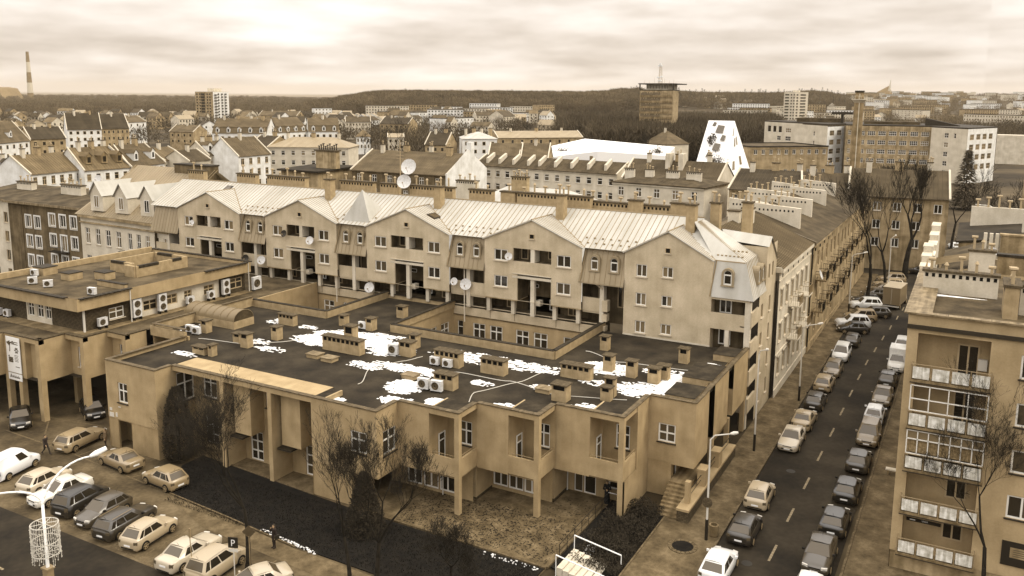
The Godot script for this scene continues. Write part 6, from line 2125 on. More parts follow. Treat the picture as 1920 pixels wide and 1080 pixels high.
func landmarks():
	# office tower
	var t:=thing("office_tower","tall slab office tower with bands of windows and an aerial mast on its roof","tower")
	var a:=Vector2(-158.7,-415.1)
	var b:=Vector2(-138.4,-414.7)
	var e:=Vector2(-142.6,-437.6)
	var d:=e-b
	var m:=MB.new()
	m.wall(a,b,0,33.6)
	m.wall(b,b+d,0,33.6)
	m.wall(b+d,a+d,0,33.6)
	m.wall(a+d,a,0,33.6)
	put(t,"wall",m.mesh(),M.wall_mid)
	for f in 10:
		var y:float=3.2+3.1*f
		m=MB.new()
		m.beam(a+Vector2(0.6,0.2),b+Vector2(-0.6,0.2),0.5,y-1.35,y-0.1)
		put(t,"spandrel",m.mesh(),M.wall_dim)
		var wf:=MB.new()
		m=MB.new()
		for i in 26:
			var x:float=lerpf(a.x+0.7,b.x-0.7,i/26.0)
			wf.box(x,y,-414.95,x+0.12,y+1.6,-414.6)
			var k:=(i*13+f*7) % 9
			m.box(x+0.12,y,-415.1,x+0.74,y+(1.6 if k>2 else 1.0),-414.85)
		stuff(put(t,"window_mullions",wf.mesh(),M.frame_dim))
		stuff(put(t,"window_panes",m.mesh(),M.glass_mid))
		win(t,b,e,[6.0,y,7.6,y+1.4],1,1,0.6,"frame_dim","",0.0,false)
	m=MB.new()
	m.hexa([V(a.x,33.6,a.y),V(b.x,33.6,b.y),V(e.x,33.6,e.y),V(a.x+d.x,33.6,a.y+d.y),V(a.x,34.2,a.y),V(b.x,34.2,b.y),V(e.x,34.2,e.y),V(a.x+d.x,34.2,a.y+d.y)])
	put(t,"roof",m.mesh(),M.coping_dark)
	m=MB.new()
	m.box(-155.4,34.2,-434,-142.4,37.4,-416.6)
	put(t,"penthouse",m.mesh(),M.wall_light)
	m=MB.new()
	for i in 14:
		m.box(-155.0+0.92*i,34.7,-416.62,-154.4+0.92*i,36.8,-416.5)
	put(t,"penthouse_windows",m.mesh(),M.glass_mid)
	m=MB.new()
	m.box(-159.4,37.2,-438.5,-138.0,37.8,-414.0)
	for x in [-158.8,-138.7]:
		m.box(x-0.3,34.2,-415.6,x+0.3,37.2,-415.0)
	put(t,"canopy",m.mesh(),M.coping_dark)
	var ms:=thing("mast","lattice aerial mast with drum antennas on the office tower's roof","antenna",V(-148.2,37.8,-420))
	m=MB.new()
	for k in 4:
		var o:=V(0.9 if k % 2==0 else -0.9,0,0.9 if k<2 else -0.9)
		m.bar(o,o*0.5+V(0,10.4,0),0.12,0.08,4)
	for k in 7:
		var s:=0.9-0.06*k
		m.bar(V(-s,1.4*k,0.9-0.06*k),V(s,1.4*k+1.4,0.9-0.06*k),0.06,0.06,3)
		m.bar(V(s,1.4*k,0.9-0.06*k),V(-s,1.4*k+1.4,0.9-0.06*k),0.06,0.06,3)
	put(ms,"lattice",m.mesh(),M.antenna)
	m=MB.new()
	for k in [[0,1.2,1.3],[-1.0,3.0,0.8],[0.9,3.4,0.8],[-0.8,9.6,0.6],[0.8,9.6,0.6],[0,10.6,0.7]]:
		m.lathe(V(k[0],k[1],0.8),[[k[2],0],[k[2],0.9]],10)
		m.lathe(V(k[0],k[1]+0.9,0.8),[[k[2],0],[0,0.05]],10)
	put(ms,"drum_antennas",m.mesh(),M.white_paint)
	m=MB.new()
	for k in [[-157,2.2],[-154,1.6],[-151,4.0],[-145,2.8],[-142,1.8],[-139.5,2.4]]:
		m.bar(V(k[0]+148.2,0,2.0),V(k[0]+148.2,k[1],2.0),0.06,0.04,4)
	put(ms,"whip_aerials",m.mesh(),M.antenna)
	# factory chimney
	t=thing("factory_chimney","tall tapering grey brick chimney with a railed platform near its top","chimney",V(-18.7,0,-240.8))
	m=MB.new()
	m.lathe(Vector3.ZERO,[[1.75,0],[1.45,27.5],[1.4,30.0],[1.55,30.2],[1.3,31.0],[1.25,32.0]],20)
	put(t,"shaft",m.mesh(),M.wall_dim)
	m=MB.new()
	m.lathe(Vector3.ZERO,[[1.3,31.9],[1.5,32.0],[1.5,32.5],[1.1,32.5],[1.1,32.0]],20)
	put(t,"rim",m.mesh(),M.coping_dark)
	m=MB.new()
	m.lathe(Vector3.ZERO,[[1.4,28.6],[2.4,29.6],[2.4,29.75],[1.4,29.8]],16)
	for i in 16:
		var q:=TAU*i/16
		m.bar(V(cos(q)*2.35,29.7,sin(q)*2.35),V(cos(q)*2.35,30.8,sin(q)*2.35),0.05,0.05,3)
		m.bar(V(cos(q)*2.35,30.8,sin(q)*2.35),V(cos(q+TAU/16)*2.35,30.8,sin(q+TAU/16)*2.35),0.05,0.05,3)
	m.bar(V(0.3,2,1.75),V(0.25,31.5,1.4),0.12,0.12,4)
	put(t,"platform",m.mesh(),M.wall_light)
	# school complex
	t=thing("school_complex","long cream four-storey school with window groups, set behind the factory chimney","building")
	var top:=19.5
	var specs:=[]
	var pa:=Vector2(-29.3,-296.0)
	var pb:=Vector2(0.8,-299.5)
	var L:=pa.distance_to(pb)
	for f in 4:
		var y:float=15.9-3.5*f
		specs.append([0.9,y,1.9,y+1.8,2,2,"",0.5])
		for g in 7:
			specs.append([4.2+3.75*g,y,6.9+3.75*g,y+1.7,4,2,"",0.55])
	wall_with_windows(t,"wall",pa,pb,-2,top,specs,M.wall_mid,"frame",false)
	m=MB.new()
	for g in 4:
		m.box(-22.0+7.4*g,1,-297.2+-0.86*g,-19.0+7.4*g,18.2,-296.5-0.86*g)
	var pc:=Vector2(0.8,-295.0)
	var pd:=Vector2(13.0,-282.3)
	var pe:=Vector2(22.2,-305.8)
	specs=[]
	for f in 5:
		specs.append([6.6,16.0-3.4*f,8.6,17.8-3.4*f,2,2,"",0.5])
	specs.append([11.2,16.0,12.2,17.8,1,2,"",0.5])
	wall_with_windows(t,"wall",pc,pd,-2,top,specs,M.wall_light,"frame",false)
	specs=[]
	for f in 4:
		for g in 4:
			specs.append([2.0+5.4*g,15.6-3.6*f,5.4+5.4*g,17.6-3.6*f,4,2,"",0.5])
	wall_with_windows(t,"wall",pd,pe,-2,top,specs,M.wall_white,"frame_dim",false)
	var sa:=Vector2(-67.8,-329.4)
	var sb:=Vector2(-48.0,-309.0)
	var sc:=Vector2(-35.8,-293.9)
	specs=[]
	for g in 3:
		specs.append([2.6+4.2*g,15.2,5.2+4.2*g,18.0,1,1,""])
	for f in 3:
		specs.append([16.5,15.4-3.5*f,20.4,17.3-3.5*f,3,2,"",0.5])
		if f>0:
			specs.append([10.2,15.4-3.5*f,13.0,17.3-3.5*f,2,2,"",0.5])
	wall_with_windows(t,"wall",sa,sb,-2,top,specs,M.wall_light,"frame",false)
	wall_with_windows(t,"wall",sb,sc,-2,top-0.3,[[9.0,15.0,10.0,16.8,1,2,"",0.5],[9.0,11.2,10.0,13.0,1,2,"",0.5]],M.wall_light,"frame",false)
	var sd:=Vector2(-31.0,-308.0)
	specs=[]
	for f in 4:
		for g in 2:
			specs.append([2.0+6.0*g,15.4-3.6*f,5.6+6.0*g,17.4-3.6*f,3,2,"",0.5])
	wall_with_windows(t,"wall",sc,sd,-2,top-0.6,specs,M.wall_white,"frame_dim",false)
	m=MB.new()
	m.wall(Vector2(-31.0,-304.0),Vector2(-29.3,-296.0),-2,top)
	put(t,"stair_shaft",m.mesh(),M.wall_dark)
	m=MB.new()
	m.slab(PackedVector2Array([sa,sb,sc,sd,pa,pb,pc,pd,pe,Vector2(10,-330),Vector2(-60,-340)]),top,top+0.5)
	put(t,"roof",m.mesh(),M.coping_dark)
	m=MB.new()
	m.box(-52,top+0.5,-328,-34,top+2.2,-318)
	m.box(-24,top+0.5,-312,-4,top+1.6,-306)
	put(t,"roof_structure",m.mesh(),M.felt_brown)
	m=MB.new()
	m.hexa([V(-2,top+0.5,-304),V(10,top+0.5,-300),V(10,top+0.5,-304),V(-2,top+0.5,-308),V(-2,top+3.2,-304),V(10,top+0.7,-300),V(10,top+0.7,-304),V(-2,top+3.2,-308)])
	m.box(-33.5,top+0.5,-312,-32.5,top+4.2,-311)
	m.box(-37,top+4.0,-313,-29,top+5.0,-310)
	put(t,"roof_canopy",m.mesh(),M.coping_dark)
	m=MB.new()
	m.box(24,0,-412,36,13.5,-402)
	tag(put(self,"low_white_block",m.mesh(),M.wall_light),"low blank white block right of the school, mid distance","building")
	# modern white hall
	t=thing("white_modern_hall","large blinding-white modern hall with a folded roof cut by scattered slot windows","building")
	var wa:=V(-118.1,8.5,-206.7)
	var wb:=V(-100.4,11.0,-216.7)
	var wc:=V(-82.2,9.0,-237.9)
	var wd:=V(-83.5,11.5,-251.0)
	var we:=V(-116.2,14.0,-241.5)
	var wf:=V(-127.3,11.0,-232.3)
	var wg:=V(-121.5,10.0,-217.1)
	m=MB.new()
	for q in [[wa,wb],[wb,wc],[wc,wd],[wd,we],[we,wf],[wf,wg],[wg,wa]]:
		m.quad(V(q[0].x,-1,q[0].z),V(q[1].x,-1,q[1].z),q[1],q[0])
	put(t,"wall",m.mesh(),M.snow)
	m=MB.new()
	m.tri(wa,wb,wg)
	m.tri(wg,wb,wf)
	m.tri(wf,wb,we)
	m.tri(wb,wc,we)
	m.tri(wc,wd,we)
	put(t,"roof",m.mesh(),M.snow)
	var r:=RandomNumberGenerator.new()
	r.seed=4
	for k in 20:
		var s:float=r.randf_range(0.06,0.94)
		var q:float=r.randf_range(0.12,0.85)
		var p0:Vector3
		if k<13:
			p0=wb.lerp(wc,s).lerp(we.lerp(wd,s),q)
		else:
			p0=wb.lerp(wg,s).lerp(we.lerp(wf,s),q)
		var ux:=(wc-wb).normalized()*r.randf_range(0.7,1.8)
		var uz:=(we-wb).normalized()*r.randf_range(0.5,0.9)
		m=MB.new()
		var up:=V(0,0.35,0)
		m.quad(p0+up,p0+ux+up,p0+ux+uz+up,p0+uz+up)
		put(t,"slot_window",m.mesh(),M.glass_mid)
	m=MB.new()
	var fm:=wb.lerp(wa,0.06)
	m.box(fm.x-1.6,8.0,fm.z-0.2,fm.x-0.2,9.4,fm.z+0.7)
	put(t,"slot_window",m.mesh(),M.glass_pale)
	# slanted white tower
	t=thing("white_slanted_tower","white wedge-shaped tower leaning back, with scattered windows and a dark patch of planting","building")
	var q0:=V(-59.8,0,-189.9)
	var q1:=V(-49.0,0,-186.5)
	var q2:=V(-42.6,0,-209.0)
	var q3:=V(-60.5,0,-214.5)
	var t0:=V(-60.0,22.7,-212.0)
	var t1:=V(-51.6,22.7,-211.8)
	m=MB.new()
	m.quad(q0,q1,t1,t0)
	m.tri(q1,q2,t1)
	m.quad(q2,q3,t0,t1)
	m.tri(q3,q0,t0)
	put(t,"shell",m.mesh(),M.snow)
	for k in [[0.2,0.93,0.13,0.04],[0.38,0.84,0.28,0.09],[0.62,0.74,0.16,0.06],[0.42,0.61,0.24,0.08],[0.26,0.52,0.16,0.05],[0.45,0.45,0.16,0.05]]:
		m=MB.new()
		var f:=func(u:float,v:float) -> Vector3:return q0.lerp(q1,u).lerp(t0.lerp(t1,u),v)+V(0,0.06,0.1)
		m.quad(f.call(k[0],k[1]),f.call(k[0]+k[2],k[1]-0.01),f.call(k[0]+k[2]+0.02,k[1]+k[3]),f.call(k[0]+0.04,k[1]+k[3]+0.01))
		put(t,"slot_window",m.mesh(),M.glass_mid)
	for k in [[0.12,0.80],[0.34,0.66],[0.52,0.68],[0.3,0.36],[0.62,0.42],[0.2,0.1],[0.42,0.12],[0.66,0.12]]:
		m=MB.new()
		var f:=func(u:float,v:float) -> Vector3:return q1.lerp(q2,u).lerp(t1,v)+V(0.12,0.02,0.06)
		m.quad(f.call(k[0],k[1]),f.call(k[0]+0.09,k[1]),f.call(k[0]+0.09,k[1]+0.11),f.call(k[0],k[1]+0.11))
		put(t,"slot_window",m.mesh(),M.glass_pale)
	m=MB.new()
	for k in 260:
		var u:=r.randf_range(0.12,0.5)
		var v:=r.randf_range(0.66,0.82)
		if absf(u-0.32)/0.2+absf(v-0.74)/0.09>1.0:
			continue
		var c:Vector3=q0.lerp(q1,u).lerp(t0.lerp(t1,u),v)+V(0,0.1,0.2)
		m.tri(c,c+V(r.randf_range(-0.6,0.6),0.5,0.2),c+V(0.4,r.randf_range(-0.4,0.4),0.3))
	stuff(put(t,"planting",m.mesh(),M.needle))
	# far apartment tower on the left
	t=thing("left_apartment_tower","ten-storey apartment tower with a brown front and white stepped side, far left","tower")
	for k in [[Vector2(-707.9,-570.4),Vector2(-683.6,-572.3),32.1,"wall_mid"],[Vector2(-683.6,-572.3),Vector2(-686.3,-596),32.1,"wall_white"]]:
		m=MB.new()
		m.wall(k[0],k[1],0,k[2])
		put(t,"wall",m.mesh(),M[k[3]])
	m=MB.new()
	m.wall(Vector2(-686.3,-596),Vector2(-710,-594),0,32.1)
	m.wall(Vector2(-710,-594),Vector2(-707.9,-570.4),0,32.1)
	m.slab(pl([-707.9,-570.4,-683.6,-572.3,-686.3,-596,-710,-594]),32.0,32.4)
	m.box(-700,32.3,-590,-690,35.8,-580)
	put(t,"roof",m.mesh(),M.wall_light)
	m=MB.new()
	var bal:=MB.new()
	for f in 9:
		var y:float=29.0-3.0*f
		for x in [-706,-702,-692,-688.5]:
			m.box(x,y,-572.0,x+1.4,y+1.5,-570.1-(x+707.9)*0.08)
		bal.box(-699.5,y-0.6,-572.0,-695.0,y+1.6,-570.7)
		bal.box(-683.7,y-0.4,-578.0,-682.6,y+0.5,-574.0)
		for z in [-581,-586,-591]:
			m.box(-685.5,y,z,-683.9,y+1.5,z+1.4)
	stuff(put(t,"windows",m.mesh(),M.glass))
	stuff(put(t,"balconies",bal.mesh(),M.shade))
	# apartment tower on the right
	t=thing("right_apartment_tower","cream apartment tower with dark balcony stacks, in front of the wooded hill","tower")
	m=MB.new()
	m.wall(Vector2(-166.3,-866.9),Vector2(-156.0,-872.5),0,35.9)
	m.wall(Vector2(-156.0,-872.5),Vector2(-146.0,-890),0,35.9)
	m.wall(Vector2(-146,-890),Vector2(-166,-900),0,35.9)
	m.slab(pl([-166.3,-866.9,-156,-872.5,-146,-890,-166,-900]),35.7,36.2)
	m.box(-160,36,-888,-154,38,-880)
	put(t,"wall",m.mesh(),M.wall_light)
	m=MB.new()
	for f in 10:
		var y:float=32.6-3.1*f
		for k in [[0.1,0.45],[0.6,0.72],[0.84,0.95]]:
			var p:=Vector2(-166.3,-866.9).lerp(Vector2(-156.0,-872.5),k[0])
			var q:=Vector2(-166.3,-866.9).lerp(Vector2(-156.0,-872.5),k[1])
			m.beam(p,q,0.5,y,y+1.4)
		for k in [[0.1,0.22],[0.4,0.8]]:
			var p:=Vector2(-156.0,-872.5).lerp(Vector2(-146,-890),k[0])
			var q:=Vector2(-156.0,-872.5).lerp(Vector2(-146,-890),k[1])
			m.beam(p,q,0.5,y,y+1.3)
	stuff(put(t,"windows",m.mesh(),M.glass))
	# distant power-station stack
	t=thing("power_station_stack","very tall thin banded smokestack on the left horizon","chimney",V(-2416.5,0,-1459))
	for k in 5:
		m=MB.new()
		var y0:=147.0*k/5
		var y1:=147.0*(k+1)/5
		m.lathe(Vector3.ZERO,[[9.0-y0*0.034,y0],[9.0-y1*0.034,y1]],16)
		put(t,"band",m.mesh(),M.wall_dim if k % 2==0 else M.wall_light)
	m=MB.new()
	m.hexa([V(-120,0,60),V(-20,0,60),V(-20,0,0),V(-120,0,0),V(-100,46,60),V(-60,42,60),V(-60,42,0),V(-100,46,0)])
	put(t,"boiler_house",m.mesh(),M.wall_dim)
	# pyramid church on the horizon
	t=thing("pyramid_church","pointed wedge-shaped church with a slender blade rising at its right, far horizon","church",V(-205,36,-2330))
	m=MB.new()
	m.quad(V(-34,0,20),V(14,0,10),V(9,26,-6),V(7,26,-6))
	m.tri(V(14,0,10),V(18,0,-30),V(9,26,-6))
	m.tri(V(-34,0,20),V(7,26,-6),V(0,0,-40))
	put(t,"roof",m.mesh(),M.wall_dim)
	m=MB.new()
	m.hexa([V(5,0,4),V(13,0,2),V(13,0,-4),V(5,0,-4),V(11.2,41,0),V(12.2,41,0),V(12.2,41,-1),V(11.2,41,-1)])
	put(t,"spire",m.mesh(),M.wall_light)
	t=thing("hospital_block","pale stepped tower block group standing on the far right horizon","building",V(-37,30,-3330))
	for k in [[-30,-8,27],[-8,14,22],[14,30,25]]:
		m=MB.new()
		m.box(k[0],0,-20,k[1],k[2],14)
		put(t,"wall",m.mesh(),M.wall_mid if k[0]<-10 else M.wall_light)
# ------------------------------------------------------------------ land,far town,woods
func terr(x:float,z:float) -> float:
	var dx:=x-16.65
	var dz:=z-58.99
	var D:=-dx*0.4803-dz*0.8771
	var L:=dx*0.8771-dz*0.4803
	if D<500.0:
		return 0.0
	var q:=L/D
	var h:=0.0
	h+=19.0*exp(-pow((D-1380.0)/330.0,2.0))*smoothstep(-0.26,-0.14,q)*(1.0-smoothstep(0.12,0.22,q))
	h+=25.0*exp(-pow((D-1620.0)/420.0,2.0))*smoothstep(0.08,0.20,q)*(1.0-smoothstep(0.34,0.43,q))
	h+=38.0*smoothstep(900.0,2700.0,D)*smoothstep(0.30,0.42,q)
	h+=12.0*smoothstep(1500.0,3200.0,D)*(1.0-smoothstep(-0.3,-0.1,q))
	return h
func terrain():
	var m:=MB.new()
	var R:=[0.0,60.0,130.0,220.0,330.0,450.0]
	var r:=520.0
	while r<9000.0:
		R.append(r)
		r*=1.07
	var n:=160
	for k in R.size()-1:
		for i in n:
			var a0:=TAU*i/n
			var a1:=TAU*(i+1)/n
			var p:=[]
			for q in [[R[k],a0],[R[k+1],a0],[R[k+1],a1],[R[k],a1]]:
				var x:float=cos(q[1])*q[0]
				var z:float=sin(q[1])*q[0]
				p.append(V(x,terr(x,z)-0.06,z))
			if k==0:
				m.tri(p[0],p[2],p[1])
			else:
				m.quad(p[0],p[3],p[2],p[1])
	var o:=put(self,"ground",m.smooth(),M.land)
	o.set_meta("kind","structure")
func zone_point(r:RandomNumberGenerator,z:Array) -> Vector2:
	# z: [lateral ratio from,to,distance from,to] seen along the town's main axis
	var q:=r.randf_range(z[0],z[1])
	var D:float=sqrt(r.randf_range(z[2]*z[2],z[3]*z[3]))
	var L:=q*D
	return Vector2(16.65-D*0.4803+L*0.8771,58.99-D*0.8771-L*0.4803)
func far_house(kind:String,label:String,group:String,p:Vector2,w:float,d:float,h:float,roof:float,wall:String,rm:String,turn:float):
	var tones:={"wall_white":"white","wall_light":"pale","wall_mid":"dull","wall_gable":"sandy","roof_mid":"grey","roof_brown":"brown","roof_dark":"dark","roof_tan":"tan","roof_metal_grey":"metal","felt_light":"flat"}
	label+=", %s, %s roof" % [tones[wall],tones[rm]]
	var t:=thing(kind,label,"house" if roof>0.5 else "building",V(p.x,terr(p.x,p.y)-1.0,p.y),turn,group)
	var key:="fh%.0f_%.0f_%.0f_%.1f" % [w,d,h,roof]
	if not cache.has(key):
		var m:=MB.new()
		var x:=w/2
		var z:=d/2
		m.wall(Vector2(-x,z),Vector2(x,z),0,h)
		m.wall(Vector2(x,z),Vector2(x,-z),0,h)
		m.wall(Vector2(x,-z),Vector2(-x,-z),0,h)
		m.wall(Vector2(-x,-z),Vector2(-x,z),0,h)
		var q:=MB.new()
		if roof>0.5:
			m.tri(V(x,h,z),V(x,h,-z),V(x,h+roof,0))
			m.tri(V(-x,h,-z),V(-x,h,z),V(-x,h+roof,0))
			q.quad(V(-x-0.3,h-0.2,z+0.4),V(x+0.3,h-0.2,z+0.4),V(x+0.3,h+roof,0),V(-x-0.3,h+roof,0))
			q.quad(V(x+0.3,h-0.2,-z-0.4),V(-x-0.3,h-0.2,-z-0.4),V(-x-0.3,h+roof,0),V(x+0.3,h+roof,0))
		else:
			q.slab(pl([-x-0.2,z+0.2,x+0.2,z+0.2,x+0.2,-z-0.2,-x-0.2,-z-0.2]),h,h+0.5)
		var g:=MB.new()
		for f in int((h-1.0)/3.0):
			var y:=h-2.4-3.0*f
			for i in int(w/3.2):
				var px:=-x+(i+0.5)*w/int(w/3.2)
				g.box(px-0.65,y,z-0.1,px+0.65,y+1.5,z+0.04)
			for i in int(d/4.0):
				var pz:=-z+(i+0.5)*d/int(d/4.0)
				g.box(x-0.1,y,pz-0.6,x+0.04,y+1.5,pz+0.6)
		cache[key]=[m.mesh(),q.mesh(),g.mesh()]
	put(t,"wall",cache[key][0],M[wall])
	put(t,"roof",cache[key][1],M[rm])
	stuff(put(t,"windows",cache[key][2],M.glass))
func far_town():
	var r:=RandomNumberGenerator.new()
	r.seed=77
	var walls:=["wall_light","wall_white","wall_mid","wall_light","wall_gable"]
	var roofs:=["roof_mid","roof_brown","roof_dark","roof_tan","roof_metal_grey"]
	var taken:=[]
	var sets:=[
		["distant_house","small pitched-roof house among the crowded far roofs at the left","far houses at the left",[-0.62,-0.36,470,980],62,0],
		["distant_house","small pitched-roof house beyond the mansard row, left of the centre","far houses left of the centre",[-0.36,-0.17,560,1000],34,0],
		["distant_house","small house or shed among the low blocks below the wooded hill","far houses below the wooded hill",[-0.17,0.05,640,1000],30,0],
		["distant_block","low flat housing block in rows below the wooded hill","far blocks below the wooded hill",[-0.16,0.05,800,1050],16,1],
		["hillside_villa","small villa on the wooded hillside in the centre","villas on the central hillside",[0.0,0.2,1180,1420],34,2],
		["hillside_villa","small villa on the hillside right of the office tower","villas on the hillside right of the tower",[0.2,0.37,1280,1600],40,2],
		["estate_block","pale housing-estate block on the rising land at the far right","estate blocks at the far right",[0.39,0.62,1150,2700],70,1],
		["distant_house","small house between the estate blocks at the far right","houses between the right estate blocks",[0.36,0.62,820,2300],80,0],
		["distant_block","pale block at the foot of the hill near the right apartment tower","blocks near the right apartment tower",[0.27,0.42,920,1180],14,1],
	]
	for s in sets:
		var made:=0
		for k in s[4]*6:
			if made>=s[4]:
				break
			var p:=zone_point(r,s[3])
			var ok:=true
			for q in taken:
				if q.distance_to(p)<(15.0 if s[5] != 1 else 30.0):
					ok=false
					break
			if not ok:
				continue
			taken.append(p)
			made+=1
			var turn:float=[0.0,PI/2,0.55,-0.4][r.randi() % 4]+r.randf_range(-0.1,0.1)
			if s[5]==1:
				far_house(s[0],s[1],s[2],p,[36.0,48.0,24.0][r.randi() % 3],12.0,[12.0,15.0][r.randi() % 2],0.0,walls[r.randi() % 3],"felt_light",turn*0.5+0.35)
			else:
				far_house(s[0],s[1],s[2],p,[9.0,12.0,16.0][r.randi() % 3],[9.0,10.0][r.randi() % 2],[5.0,7.0,9.0][r.randi() % 3] if s[5]==2 or s[3][2]>700 else [8.0,11.0][r.randi() % 2],[3.0,4.0][r.randi() % 2],walls[r.randi() % 5],roofs[r.randi() % 5],turn)
	# the row of bright gabled houses
	for k in 9:
		var q:=-0.213+0.0062*k
		var D:=830.0+8.0*(k % 3)
		far_house("white_gabled_house","bright white gabled house in a closed row beyond the mansard houses","row of bright gabled houses",Vector2(16.65-D*0.4803+q*D*0.8771,58.99-D*0.8771-q*D*0.4803),9.0,10.0,9.0,3.0,"wall_white","roof_metal_grey",2.0+0.0*k)
func fuzzy_tree(seed_:int,n:int,spread:float,thin:float) -> ArrayMesh:
	# a bare crown one metre tall: a trunk and many thin rising twigs filling a rounded volume
	var r:=RandomNumberGenerator.new()
	r.seed=seed_
	var m:=MB.new()
	m.bar(V(0,0,0),V(0,0.62,0),0.016,0.006,3)
	for i in n:
		var a:=r.randf()*TAU
		var h:=r.randf_range(0.18,0.86)
		var rad:=spread*sqrt(maxf(0.02,1.0-pow((h-0.55)/0.46,2.0)))*sqrt(r.randf())
		var p:=V(cos(a)*rad,h,sin(a)*rad)
		var d:=(V(cos(a),0.0,sin(a))*r.randf_range(0.1,0.8)+V(r.randf_range(-0.4,0.4),r.randf_range(0.5,1.2),r.randf_range(-0.4,0.4))).normalized()
		var q:=p+d*r.randf_range(0.10,0.24)
		var w:=d.cross(V(r.randf_range(-1,1),r.randf_range(-1,1),r.randf_range(-1,1))).normalized()*thin*r.randf_range(0.6,1.3)
		m.tri(p-w,p+w,q)
	return m.mesh()
func conifer_mesh(seed_:int,n:int) -> ArrayMesh:
	var r:=RandomNumberGenerator.new()
	r.seed=seed_
	var m:=MB.new()
	m.bar(V(0,0,0),V(0,0.95,0),0.02,0.004,3)
	for i in n:
		var h:=pow(r.randf(),1.3)*0.9+0.06
		var a:=r.randf()*TAU
		var rad:=(1.0-h)*0.24*r.randf_range(0.4,1.1)+0.01
		var c:=V(cos(a)*rad,h,sin(a)*rad)
		var o:=V(cos(a),-0.35,sin(a))*r.randf_range(0.04,0.09)
		var w:=V(-sin(a),0,cos(a))*r.randf_range(0.015,0.035)
		m.tri(c-w,c+w,c+o)
	return m.mesh()
func woods(called:String,label:String,zones:Array,count:int,mesh:Mesh,mat:Material,h0:float,h1:float,seed_:int,gap:=0.0):
	var r:=RandomNumberGenerator.new()
	r.seed=seed_
	var mm:=MultiMesh.new()
	mm.transform_format=MultiMesh.TRANSFORM_3D
	mm.use_colors=true
	mm.mesh=mesh
	var n:=FastNoiseLite.new()
	n.seed=seed_
	n.frequency=0.006
	var ts:=[]
	var cs:=[]
	for k in count:
		var p:=zone_point(r,zones[k % zones.size()])
		var v:=n.get_noise_2d(p.x,p.y)
		if gap>-1.0 and v<gap:
			continue
		var h:=r.randf_range(h0,h1)
		ts.append(Transform3D(Basis(Vector3.UP,r.randf()*TAU).scaled(V(h*r.randf_range(0.9,1.25),h,h*r.randf_range(0.9,1.25))),V(p.x,terr(p.x,p.y)-0.5,p.y)))
		var g:=r.randf_range(0.65,1.15)+v*0.35
		cs.append(Color(g,g,g))
	mm.instance_count=ts.size()
	for k in ts.size():
		mm.set_instance_transform(k,ts[k])
		mm.set_instance_color(k,cs[k])
	var o:=MultiMeshInstance3D.new()
	o.multimesh=mm
	o.material_override=mat
	o.name=numbered(self,called)
	add_child(o,true)
	tag(stuff(o),label,"wood")
func forests():
	for k in ["twig_far","twig_brown","needle","needle_dark"]:
		M[k].vertex_color_use_as_albedo=false
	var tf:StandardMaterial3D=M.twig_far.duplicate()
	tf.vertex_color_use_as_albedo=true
	var tb:StandardMaterial3D=M.twig_brown.duplicate()
	tb.vertex_color_use_as_albedo=true
	var ne:StandardMaterial3D=M.needle.duplicate()
	ne.vertex_color_use_as_albedo=true
	var bare:=fuzzy_tree(3,150,0.40,0.016)
	var bare2:=fuzzy_tree(9,150,0.34,0.014)
	var con:=conifer_mesh(5,160)
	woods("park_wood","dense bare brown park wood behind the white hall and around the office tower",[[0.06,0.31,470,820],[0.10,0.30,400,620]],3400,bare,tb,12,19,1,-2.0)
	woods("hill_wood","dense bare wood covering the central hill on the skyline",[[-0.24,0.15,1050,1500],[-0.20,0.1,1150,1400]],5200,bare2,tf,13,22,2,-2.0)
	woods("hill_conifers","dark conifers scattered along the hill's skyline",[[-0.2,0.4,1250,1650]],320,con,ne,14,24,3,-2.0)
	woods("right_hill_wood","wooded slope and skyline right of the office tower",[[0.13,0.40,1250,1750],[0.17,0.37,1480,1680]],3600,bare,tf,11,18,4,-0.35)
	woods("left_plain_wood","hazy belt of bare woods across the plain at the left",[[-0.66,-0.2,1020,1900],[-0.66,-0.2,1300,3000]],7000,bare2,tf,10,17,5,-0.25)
	woods("town_trees_left","bare trees between the far left roofs",[[-0.66,-0.2,420,1000]],420,bare,tb,8,14,6,-0.2)
	woods("town_trees_middle","bare trees between the middle-distance roofs",[[-0.2,0.08,330,1000]],420,bare,tb,8,14,7,-0.1)
	woods("estate_trees","bare trees between the estate blocks at the right",[[0.34,0.66,700,2500]],1500,bare,tf,8,15,8,-0.1)
	woods("school_trees","bare trees around the school on the right",[[0.30,0.66,430,760]],420,bare,tb,9,16,9,-0.15)
